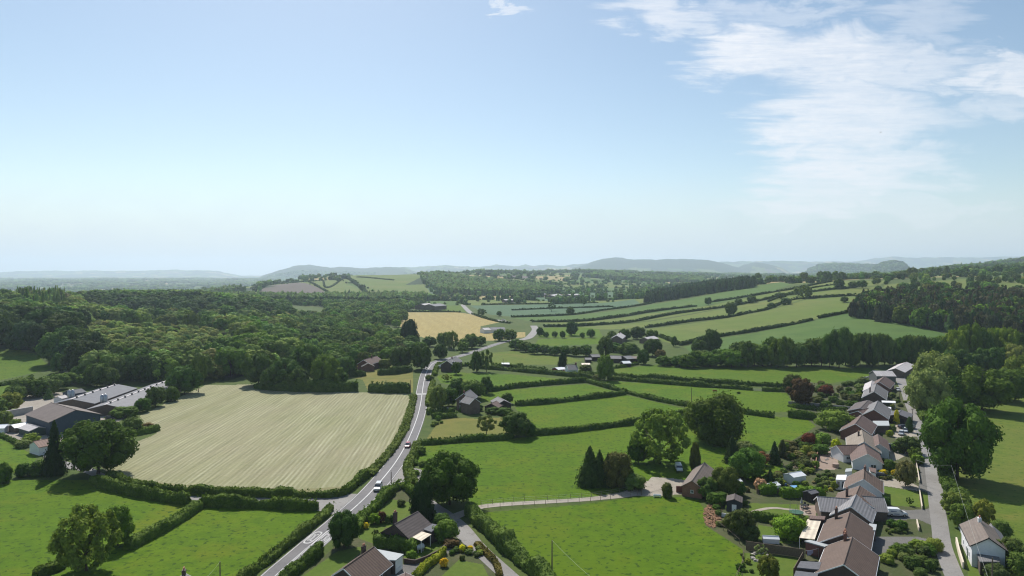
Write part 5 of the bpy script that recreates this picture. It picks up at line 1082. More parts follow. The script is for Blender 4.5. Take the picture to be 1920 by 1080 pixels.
def house(name, label, A, B, zr, w, he, wall, roof, cat='house', group=None, wins=(), doors=(), chim=(), L=None, wings=(), barge=PVC, oh=.4, z0=None, az=None):
    """A and B: photo pixels of the two ridge ends (A the nearer), zr ridge height, w width, he eaves height"""
    g = (G(A[0], A[1] + 12).z if z0 is None else z0)
    a = PZ(A[0], A[1], g + zr)
    if az is not None: d = Vector((math.sin(R(az)), math.cos(R(az)), 0)); b = a + d * L
    else:
        b = PZ(B[0], B[1], g + zr)
        if L: b = a + (b - a).normalized() * L
    c = (a + b) / 2; c.z = g; rz = math.atan2(b.y - a.y, b.x - a.x); LL = (b - a).length
    t = empty(name, c, rz, label=label, cat=cat, group=group); I = Matrix.Identity(4)
    wo, ro = gable_parts(t, I, LL, w, he, zr, wall, roof, oh=oh, barge=barge)
    for s_, u, z, ww, hh, *cc in wins: window(t, side_matrix(s_, LL, w, u, z), ww, hh, *(cc or [2]))
    for s_, u, ww, hh, *mt in doors:
        dm = MB(); dm.box(-ww / 2, -.06, 0, ww / 2, .02, hh, M=side_matrix(s_, LL, w, u, 0)); do = dm.build('door', mt[0] if mt else DOORM, t)
        if ww < 1.5: MB().box(ww / 2 - .2, -.12, 1.0, ww / 2 - .08, -.06, 1.1, M=side_matrix(s_, LL, w, u, 0)).build('handle', STEEL, do)
    for x, y, z1, *mt in chim: chimney(t, I, x * LL / 2, y, he - .2, z1, *(mt or [B_RED]), roof=None)
    Wm = Matrix.Translation(c) @ Matrix.Rotation(rz, 4, 'Z'); Wi = Wm.inverted()
    t['_'] = 0; del t['_']
    for wg in wings:
        (pa, pb, z2, w2, h2, wl, rf) = wg[:7]
        a2, b2 = PZ(pa[0], pa[1], g + z2), PZ(pb[0], pb[1], g + z2); c2 = (a2 + b2) / 2; c2.z = g
        Mw = Wi @ Matrix.Translation(c2) @ Matrix.Rotation(math.atan2(b2.y - a2.y, b2.x - a2.x), 4, 'Z')
        gable_parts(t, Mw, (b2 - a2).length, w2, h2, z2, wl, rf, pre='wing_', barge=barge, gutter=False)
        if len(wg) > 7:
            for s_, u, z, ww, hh in wg[7]: window(t, Mw @ side_matrix(s_, (b2 - a2).length, w2, u, z), ww, hh)
    return t, Wi, LL
def flat_ext(t, Wi, poly, z, wall, top, g=0.0, th=.22, open_=False, name='extension', inset=.25):
    """flat roofed addition or canopy: poly = photo pixels of the roof corners at height z"""
    P = [PZ(p[0], p[1], g + z) for p in poly]; c = sum(P, Vector()) / len(P)
    ar = sum(P[i].x * P[(i + 1) % len(P)].y - P[(i + 1) % len(P)].x * P[i].y for i in range(len(P)))
    if ar < 0: P = P[::-1]
    MB().prism([Wi @ p for p in P], (0, 0, th)).build('canopy' if open_ else 'flat_roof', top, t)
    Q = [p + (c - p).normalized() * inset for p in P]
    if open_:
        for q in Q: m = MB(); b = Wi @ Vector((q.x, q.y, g)); m.box(b.x - .06, b.y - .06, b.z - .2, b.x + .06, b.y + .06, b.z + z - .002); m.build('post', PVC, t)
    else: MB().prism([Wi @ Vector((q.x, q.y, g - .4)) for q in Q], (0, 0, z + .4 - .002)).build(name, wall, t)
    return [Wi @ q for q in Q]
def wall_window(t, p, q, u, z, w, h, cols=2):
    """window on the wall from local point p to q (outside on the right hand of p->q)"""
    d = (q - p); L = Vector((d.x, d.y, 0)).length; a = math.atan2(d.y, d.x); m = p + d * u
    window(t, Matrix.Translation((m.x, m.y, z)) @ Matrix.Rotation(a, 4, 'Z'), w, h, cols)

# --- the row of bungalows on the right, nearest first
gRow = None
t, Wi, LL = house('bungalow', 'nearest brown roofed bungalow of the right hand row, with a dark felted flat extension', (1582, 1058.7), (1597.6, 1008.7), 5.2, 9.2, 2.5, B_DARK, R_TILE, chim=[(.92, 1.2, 6.1)], wins=[('A', 1.8, .9, 1.6, 1.2), ('R', 1, .9, 1.8, 1.2), ('R', -3, .9, 1.4, 1.2)], doors=[('R', 3.6, 1, 2.05)])
flat_ext(t, Wi, [(1501, 1054), (1540, 1056), (1536, 1070), (1494, 1066)], 2.6, B_DARK, FELT); flat_ext(t, Wi, [(1492, 1072), (1534, 1077), (1530, 1094), (1486, 1090)], 2.5, B_DARK, FELT)
t, Wi, LL = house('bungalow', 'second bungalow of the row, with a cream ribbed canopy over its terrace', (1581, 1002), (1593, 961.5), 5.2, 9.4, 2.5, B_DARK, R_TILE, chim=[(.80, 2.6, 6.2, B_DARK), (-.96, -.3, 5.9, B_RED)], wins=[('R', 2, .9, 1.8, 1.2), ('R', -3, .9, 1.5, 1.2)], doors=[('R', 5, 1, 2.05)])
flat_ext(t, Wi, [(1514, 974), (1540, 975.5), (1527.5, 1012), (1498.5, 1009)], 2.7, WHITE, R_CREAM, open_=True, th=.1)
flat_ext(t, Wi, [(1508, 1016), (1518, 1014), (1556, 1023), (1546, 1027)], 2.5, B_RED, FELTL); flat_ext(t, Wi, [(1519, 968), (1548, 969.5), (1546, 976), (1517, 974)], 2.9, B_DARK, R_PLUM)
flat_ext(t, Wi, [(1630, 983), (1644, 985), (1642, 996), (1626, 995)], 2.4, B_DARK, FELTL)
t, Wi, LL = house('bungalow', 'grey ridged roof bungalow with wings to both sides, beside the white van', (1595.5, 950), (1605, 929), 5.2, 8.2, 2.5, B_BROWN, R_GREY, wins=[('A', 1.8, .9, 1.4, 1.1)],
 wings=[((1534, 932), (1600, 937), 4.5, 8.0, 2.5, B_BROWN, R_GREY, [('R', 1.5, .9, 1.8, 1.2)]), ((1607, 930.5), (1655, 934), 4.5, 8.0, 2.5, B_BROWN, R_SLATE), ((1604, 930), (1612, 912), 5.1, 9.5, 2.5, B_BROWN, R_BROWN)])
chimney(t, Wi @ Matrix.Translation(PZ(1588, 932, 4.0)) @ Matrix.Rotation(R(60), 4, 'Z'), 0, 0, -1.5, 2.2, B_DARK, 1)
t, Wi, LL = house('bungalow', 'brown roofed bungalow with a tall white gable and a white conservatory', (1619, 899), (1620.5, 880), 5.5, 8.6, 2.6, WHITE, R_BROWN, chim=[(.86, -.2, 6.5)], wins=[('R', 2.5, .9, 1.6, 1.2), ('R', -2, .9, 1.6, 1.2), ('L', -3, .9, 1.4, 1.2)], doors=[('R', 0.2, 1, 2.05)])
Q = flat_ext(t, Wi, [(1569, 891), (1588, 891), (1586, 901), (1567, 900)], 2.7, PVC, PVC, name='conservatory', th=.12)
for i in range(4):
    p, q = Q[i], Q[(i + 1) % 4]; n = max(1, int((q - p).length / .95))
    for k in range(n): wall_window(t, p, q, (k + .5) / n, .55, .8, 1.8, 1)
flat_ext(t, Wi, [(1629, 877), (1643, 880), (1642.5, 888), (1632, 885)], 2.6, WHITE, R_PLUM); flat_ext(t, Wi, [(1586, 880), (1598, 879), (1597, 885), (1584, 886)], 2.6, WHITE, FELTL)
t, Wi, LL = house('bungalow', 'L shaped white bungalow with plum tiled roofs beside the bare terrace', (1620, 829), (1616, 807), 5.6, 9.0, 2.7, WHITE, R_TAN, chim=[(.3, 1.2, 6.5, B_DARK)], barge=WHITE, wins=[('R', 0, .9, 1.6, 1.2)],
 wings=[((1626.7, 851.7), (1620, 833), 5.0, 8.0, 2.6, WHITE, R_PLUM, [('A', 1.6, .8, 1.5, 1.2)]), ((1569.5, 836), (1622, 834.5), 4.4, 7.0, 2.6, WHITE, R_PLUM, [('R', -3.2, .9, 1.3, 1.0), ('R', 1.5, .9, 1.3, 1.0)]), ((1649, 833), (1646, 815), 4.3, 5.5, 2.5, WHITE, R_PLUM, [('A', 0, .8, 1.2, 1.2)])])
flat_ext(t, Wi, [(1614, 858), (1631, 858.5), (1630, 865), (1613, 864.5)], 2.4, WHITE, R_PLUM, name='porch')
t, Wi, LL = house('bungalow', 'brick gabled bungalow with a broad plum roof and a flat roofed garage', (1604, 795), (1616, 779), 6.0, 9.6, 3.0, B_RED, R_PLUM, wins=[('A', 2.8, 1.0, 1.2, 1.1), ('R', 3, 1.0, 1.6, 1.2), ('R', -3, 1.0, 1.6, 1.2)], wings=[((1575, 785), (1606, 783), 4.8, 7.5, 2.8, B_RED, R_PLUM)])
flat_ext(t, Wi, [(1636, 790), (1666, 790), (1668, 799), (1641, 799)], 2.6, B_DARK, FELTL, name='garage')
t, Wi, LL = house('bungalow', 'brick gabled bungalow in front of the black timber garage', (1638.6, 768), (1646, 752), 6.0, 9.5, 3.0, B_RED, R_SLATE, wins=[('R', 3, 1.0, 1.6, 1.2), ('R', -3, 1.0, 1.6, 1.2)], wings=[((1609, 771), (1640, 763), 4.4, 7, 2.8, B_RED, R_PLUM)])
house('bungalow', 'low dark roofed bungalow half hidden behind the brick gabled one', (1614, 765), (1628, 751), 4.4, 9.0, 2.8, B_BROWN, R_DARK, wins=[('L', 2, .9, 1.4, 1.1), ('L', -2, .9, 1.4, 1.1)])
house('bungalow', 'dark gabled house with roof panels and a chimney near the top of the row', (1639, 734.5), (1643, 720), 6.0, 9.2, 3.0, B_DARK, R_SLATE, chim=[(-.7, 1.8, 7.2, B_DARK)], wins=[('R', 0, 1, 1.6, 1.2)], wings=[((1632, 727), (1635, 714), 4.6, 6.0, 2.8, B_DARK, R_PALE)])
house('bungalow', 'red verged house with a white porch at the top of the row', (1648.5, 716), (1659, 706), 5.8, 8.6, 3.0, B_RED, R_PLUM, wins=[('R', 0, 1, 1.6, 1.2)], wings=[((1652, 724), (1656, 717), 3.6, 4, 2.4, WHITE, PVC)])
house('barn', 'pale roofed grey barn at the head of the village lane', (1637, 695.5), (1672, 696), 6.0, 10, 4.0, plain('grey_boards', (.14, .14, .14), .8), R_PALE, cat='barn', barge=None)
house('barn', 'long pale roofed shed at the far end of the village lane', (1679, 691), (1700, 679), 5.0, 9, 3.2, B_BROWN, R_PALE, cat='barn', barge=None)
house('garage', 'black timber garage with a low roof beside the lane', (1684, 777), (1690, 769), 3.7, 7.6, 2.5, TIMB, FELT, cat='garage', doors=[('A', 0, 4.4, 2.1, BLACK)], barge=None)
def open_shed(name, label, poly, z, top, cat, wall=None):
    P = [PZ(p[0], p[1], z) for p in poly]; c = sum(P, Vector()) / len(P); c.z = 0; t = empty(name, c, 0, label=label, cat=cat); flat_ext(t, Matrix.Translation(-c), poly, z, wall, top, open_=wall is None, th=.15); return t
open_shed('carport', 'white flat roofed carport among the bungalows', [(1653, 751.5), (1679, 752.5), (1679.5, 756), (1653.5, 755)], 2.7, PVC, 'carport')
open_shed('carport', 'smaller white roofed carport below the first', [(1655, 762.5), (1671, 764), (1671, 767), (1656, 766)], 2.6, PVC, 'carport')
# --- the white cottage by the lane
t, Wi, LL = house('cottage', 'white cottage with a mossy brown roof right beside the village lane', (1853.7, 1009), (1832, 971), 6.3, 5.6, 4.4, WHITE, R_MOSS, chim=[(.55, 0, 7.3, WHITE)], barge=BLACK, wins=[('L', -3.6, .9, .9, 1.1), ('L', 0, .9, .9, 1.1), ('L', 3.4, .9, .9, 1.1), ('L', -2, 3.0, .9, 1.0), ('L', 2, 3.0, .9, 1.0)], doors=[('L', 1.7, .9, 2.0, GREENC)],
 wings=[((1871, 1008), (1858, 984), 4.0, 3.2, 2.6, WHITE, R_SLATE)])
flat_ext(t, Wi, [(1830, 1037), (1871, 1036), (1876, 1055), (1837, 1055)], 2.6, B_DARK, R_SLATE, name='lean_to')
# --- the two bungalows by the main road
t, Wi, LL = house('bungalow', 'dark brick bungalow with a cream corrugated canopy beside the dark cone shaped conifer', (740.6, 983.8), (783, 960.6), 5.0, 7.8, 2.5, B_DARK, R_DARK, chim=[(.15, 3.6, 5.6, B_DARK)], barge=TIMB, wins=[('A', -2.2, .9, 1.5, 1.2), ('A', 1.9, .9, 1.4, 1.2)])
flat_ext(t, Wi, [(787, 992), (802, 982), (824, 986), (809, 999)], 2.6, B_DARK, FELT); flat_ext(t, Wi, [(765.6, 1005), (784, 995.5), (809, 1002.5), (790, 1015)], 2.55, WHITE, R_CREAM, open_=True, th=.1)
t, Wi, LL = house('bungalow', 'brown ridged roof bungalow with a pale wedge shaped flat extension', (645, 1066), (700, 1027), 5.2, 7.8, 2.5, B_DARK, R_TILE, chim=[(.62, 1.0, 6.2, B_DARK)], wins=[('R', -1.5, .8, 1.6, 1.3), ('R', 1.2, .8, 1.6, 1.3), ('A', 0, .9, 1.6, 1.2)])
Q = flat_ext(t, Wi, [(705, 1031), (757, 1041), (742, 1052.5), (723, 1051)], 2.8, B_DARK, FELTL)
p, q = None, None
for i in range(4):
    a, b = Q[i], Q[(i + 1) % 4]
    if (Wi.inverted() @ ((a + b) / 2)).x > (Wi.inverted() @ (sum(Q, Vector()) / 4)).x + 1: p, q = a, b
if p: 
    d = (q - p); a = math.atan2(d.y, d.x); MB().box(.05, -.05, .1, Vector((d.x, d.y)).length - .05, -.003, 2.7, M=Matrix.Translation((p.x, p.y, 0)) @ Matrix.Rotation(a, 4, 'Z')).build('white_panel', PVC, t); wall_window(t, p + Vector((0, 0, 0)), q, .5, 1.0, 1.8, 1.2)
house('garage', 'small tiled garage roof at the bottom edge beside the grey driveway', (752, 1100), (760, 1076), 3.6, 5.5, 2.4, B_DARK, R_PLUM, cat='garage')
house('house', 'slate roofed house with a tall chimney just showing at the bottom edge', (325, 1125), (345.5, 1077), 6.0, 7.5, 3.5, B_BROWN, R_SLATE, chim=[(.93, 0, 7.0, B_DARK)])
# --- brick barn by the gravel yard
house('barn', 'old brick barn with a long tiled roof beside the gravel yard', (1297.5, 902), (1321, 868), 4.4, 5.2, 2.7, B_ORANGE, R_MOSS, cat='barn', barge=None, doors=[('L', 1, 2.4, 2.4, TIMB)], wins=[('A', 0, 1.2, .8, .8)])
MB().box(-2.2, -.12, -.2, 2.2, .12, 1.7).build('brick_wall', B_RED, None, G(1283, 923), label='short red brick wall at the near end of the brick barn', cat='wall')
# --- cottages and sheds in the middle of the valley
t, Wi, LL = house('cottage', 'brick cottage with a grey slate roof above the yellow paddock', (869.5, 738), None, 7.4, 6.6, 4.9, B_BROWN, R_SLATE, L=9, az=14, chim=[(-.9, 0, 8.4)], wins=[('A', -1.6, .9, .9, 1.2), ('A', 1.6, .9, .9, 1.2), ('A', -1.5, 3.4, .9, 1.1)], wings=[((890, 747), (874, 743), 6.6, 5.5, 4.6, B_BROWN, R_SLATE)])
house('shed', 'dark brown timber shed right of the brick cottage', (945, 751), None, 4.2, 6.5, 2.6, TIMB, R_SLATE, cat='shed', L=9, az=-18, barge=None)
house('shed', 'low plum roofed shed between the brick cottage and the brown timber shed', (921, 757), None, 3.8, 6.0, 2.4, TIMB, R_PLUM, cat='shed', L=6, az=20, barge=None, doors=[('A', -1, 1.2, 2, WHITE)])
house('house', 'slate roofed brick house at the bend of the main road', (838, 676.5), (855, 669), 6.6, 7.5, 4.2, B_DARK, R_SLATE, chim=[(.1, 0, 7.6)], wins=[('R', 0, 1, 1, 1.2), ('R', 3, 1, 1, 1.2)], wings=[((850, 678), (846, 671), 5.8, 6, 4, B_DARK, R_SLATE)])
open_shed('field_shelter', 'dark field shelter with a white roof beyond the lane hedge', [(940, 680.5), (955, 680.5), (955.5, 683.5), (941, 683)], 2.8, PVC, 'shelter', TIMB)
t, Wi, LL = house('cottage', 'dark roofed white cottage beside the dark cypress', (1063, 684.5), (1080, 684), 5.8, 7, 3.6, WHITE, R_SLATE, chim=[(.95, 0, 7.0)], wins=[('R', -2, 1, 1, 1.1), ('R', 2, 1, 1, 1.1)])
house('garage', 'white roofed red garage left of the white cottage', (1041, 689.5), (1053, 688.5), 3.2, 6.5, 2.4, plain('red_boards', (.20, .03, .025), .6), PVC, cat='garage', barge=None, doors=[('R', 0, 2.4, 2, WHITE)])
house('garage', 'small white roofed outhouse next to the red garage', (1054, 689), (1062, 689), 3.0, 5, 2.3, WHITE, PVC, cat='outhouse', barge=None)
open_shed('outhouse', 'cream flat roofed outhouse right of the white cottage', [(1090, 681), (1106, 681), (1107, 684.5), (1091, 684.5)], 2.8, CREAMW, 'outhouse', B_DARK)
for A_, B_, zr, w, he, rf, lab in (((1107, 665), (1122, 664.5), 4, 7, 2.8, R_SLATE, 'leftmost dark shed below the belt of trees'), ((1097, 671), (1108, 671), 3, 6, 2.2, R_SLATE, 'low dark shed nearest the white cottage'), ((1143, 667), (1165, 667.5), 4.2, 8, 2.8, R_SLATE, 'long slate grey shed below the belt of trees'),
                                  ((1168, 668), (1181, 667), 4.4, 9, 3, R_SHEET, 'wider grey roofed shed right of the long slate shed'), ((1182, 668), (1196, 668.5), 3.8, 6, 2.8, R_TAN, 'tan roofed shed at the right end of the group'), ((1166, 677.5), (1180, 677), 3.4, 5, 2.4, PVC, 'white roofed stable in front of the grey sheds')):
    house('shed', lab, A_, B_, zr, w, he, TIMB, rf, cat='shed', barge=None)
house('barn', 'red roofed barn with a white lean to among the trees', (649, 622.5), (678, 622), 7, 12, 4, B_BROWN, R_RED, cat='barn', barge=None, wings=[((663, 629), (674, 629), 4.2, 7, 3, WHITE, R_PALE)])
house('house', 'plum roofed house among the trees left of the road bend', (682, 675), (706, 668), 6.5, 8, 4, B_RED, R_PLUM, chim=[(.2, 0, 7.8)], wings=[((690, 681), (686, 674), 5.0, 7, 3.2, B_RED, R_PLUM)])
house('barn', 'long low white sided shed in the trees at the edge of the wheat field', (919, 614), (945, 613.5), 5, 11, 3.2, WHITE, R_SHEET, cat='shed', barge=None)
house('barn', 'short white shed left of the long one by the wheat field', (904, 615), (916, 614.5), 5, 10, 3.4, WHITE, R_PALE, cat='shed', barge=None)
house('house', 'grey roofed farmhouse half hidden by trees on the hillside foot', (1156, 629), (1166, 622), 7, 9, 4.5, B_BROWN, R_PALE, chim=[(0, 0, 8.2)])
house('barn', 'pale roofed outbuilding right of the half hidden farmhouse', (1208, 633), (1226, 630), 5, 9, 3.2, B_BROWN, R_PALE, cat='barn', barge=None)
for A_, B_, zr, w, he, rf, lab in (((789, 570), (804, 568.5), 9, 20, 6, R_PALE, 'white roofed farm shed far beyond the wheat field'), ((804, 570.5), (826, 569), 9, 24, 6, R_SHEET, 'grey roofed farm shed far beyond the wheat field'), ((1004, 551), (1018, 549), 9, 20, 6, R_SHEET, 'far farm shed among trees in the middle distance'),
                                  ((1031, 553), (1046, 551), 9, 22, 6, R_PALE, 'pale far farm shed right of the one among trees'), ((1064, 552), (1082, 551), 8, 18, 6, R_PALE, 'far pale roof at the right end of the distant farm'), ((944, 561), (968, 560.5), 7, 14, 5, R_PALE, 'far pale shed behind the yellowish far field')):
    house('farm_shed', lab, A_, B_, zr, w, he, B_BROWN, rf, cat='shed', barge=None)
house('house', 'tiny white house on the far wooded hillside', (874, 523), (882, 522), 8, 10, 5, WHITE, R_SLATE)
# --- the farm on the left
house('barn', 'large barn with a brown sheet roof and dark blue gable in the farm yard', (96, 755.6), (142, 769), 8.2, 17, 5.2, BLUEC, R_SHEETB, cat='barn', barge=None, oh=.6)
def vents(t, LL, zr, n):
    for i in range(n):
        x = -LL / 2 + LL * (i + .5) / n; m = MB(); m.lathe([(.35, 0), (.35, .7), (.55, .75), (.5, .95), (.1, 1.1)], 8, c=(x, 0, zr - .1)); m.build('roof_vent', BLACK, t)
t, Wi, LL = house('poultry_shed', 'shorter long grey poultry shed with a pale ridge strip', (136, 749), (221, 721), 4.6, 18, 2.6, B_BROWN, tile_mat('blue_grey_sheet', (.135, .138, .155), 'X', 1.0, .15), cat='shed', barge=None); vents(t, LL, 4.6, 6)
MB().box(-LL / 2, .2, 4.66, LL / 2, 1.6, 4.72).build('ridge_strip', R_PALE, t)
t, Wi, LL = house('poultry_shed', 'longer lighter poultry shed beside the hay field', (200, 759), (319, 712.6), 4.6, 17, 2.6, B_BROWN, R_SHEET, cat='shed', barge=None); vents(t, LL, 4.6, 10)
MB().box(-LL / 2, .2, 4.66, LL / 2, 1.4, 4.72).build('ridge_strip', R_PALE, t)
def silo(px, py, top, w, label):
    p = G(px, py); h = ZAT(px, top, p.y); t = empty('feed_silo', p, 0, label=label, cat='silo', group='steel feed silos by the poultry sheds'); r = w / 2
    MB().lathe([(.25, .9), (r, 2.0), (r, h - .7), (r * .55, h - .2), (.2, h)], 16).build('tank', STEEL, t, smooth=True)
    m = MB(); m.lathe([(.3, 0), (.34, .12), (.1, .2)], 10, c=(0, 0, h - .03)); m.build('lid', STEEL, t)
    for a in range(4): m = MB(); x, y = math.cos(a * 1.571 + .8) * r * .93, math.sin(a * 1.571 + .8) * r * .93; m.tube([(x, y, -.1), (x, y, 2.1)], .06, 5); m.build('leg', STEEL, t)
silo(130.5, 757.5, 731.5, 1.7, 'left steel feed silo at the end of the shorter poultry shed'); silo(136.5, 757, 731, 1.7, 'right steel feed silo at the end of the shorter poultry shed')
silo(192, 765, 740, 1.7, 'left steel feed silo in front of the longer poultry shed'); silo(198, 765, 739, 1.7, 'right steel feed silo in front of the longer poultry shed')
house('shed', 'small green shed with a pale roof in the farm yard', (51, 795), (72, 801), 3.2, 5.5, 2.3, GREENC, R_PALE, cat='shed', barge=None)
house('shed', 'white walled shed with a rusty roof below the farm yard', (64, 828), (96, 822), 4.2, 6.5, 2.8, WHITE, R_RUST, cat='shed', barge=None)
house('shed', 'dark clad shed behind the steel feed silos', (126, 733), (152, 729), 4.6, 7, 3.4, BLUEC, FELT, cat='shed', barge=None)
house('shed', 'small white hut left of the steel feed silos', (108, 744), (121, 741), 3, 4, 2.2, WHITE, R_PALE, cat='shed', barge=None)
house('shed', 'low white roofed shed at the left edge of the yard', (-8, 797), (14, 796), 2.8, 5, 2.0, WHITE, PVC, cat='shed', barge=None)
house('shed', 'long low white roofed shed left of the small green shed', (22, 797), (48, 792.5), 2.8, 4.5, 2.0, B_BROWN, PVC, cat='shed', barge=None)
MB().prism([G(12, 783) + Vector((0, 0, -.3)), G(62, 774) + Vector((0, 0, -.3)), G(62, 773) + Vector((0, 0, -.3)), G(12, 782) + Vector((0, 0, -.3))], (0, 0, 3.0)).build('concrete_wall', CONC, label='grey concrete wall left of the large barn', cat='wall')
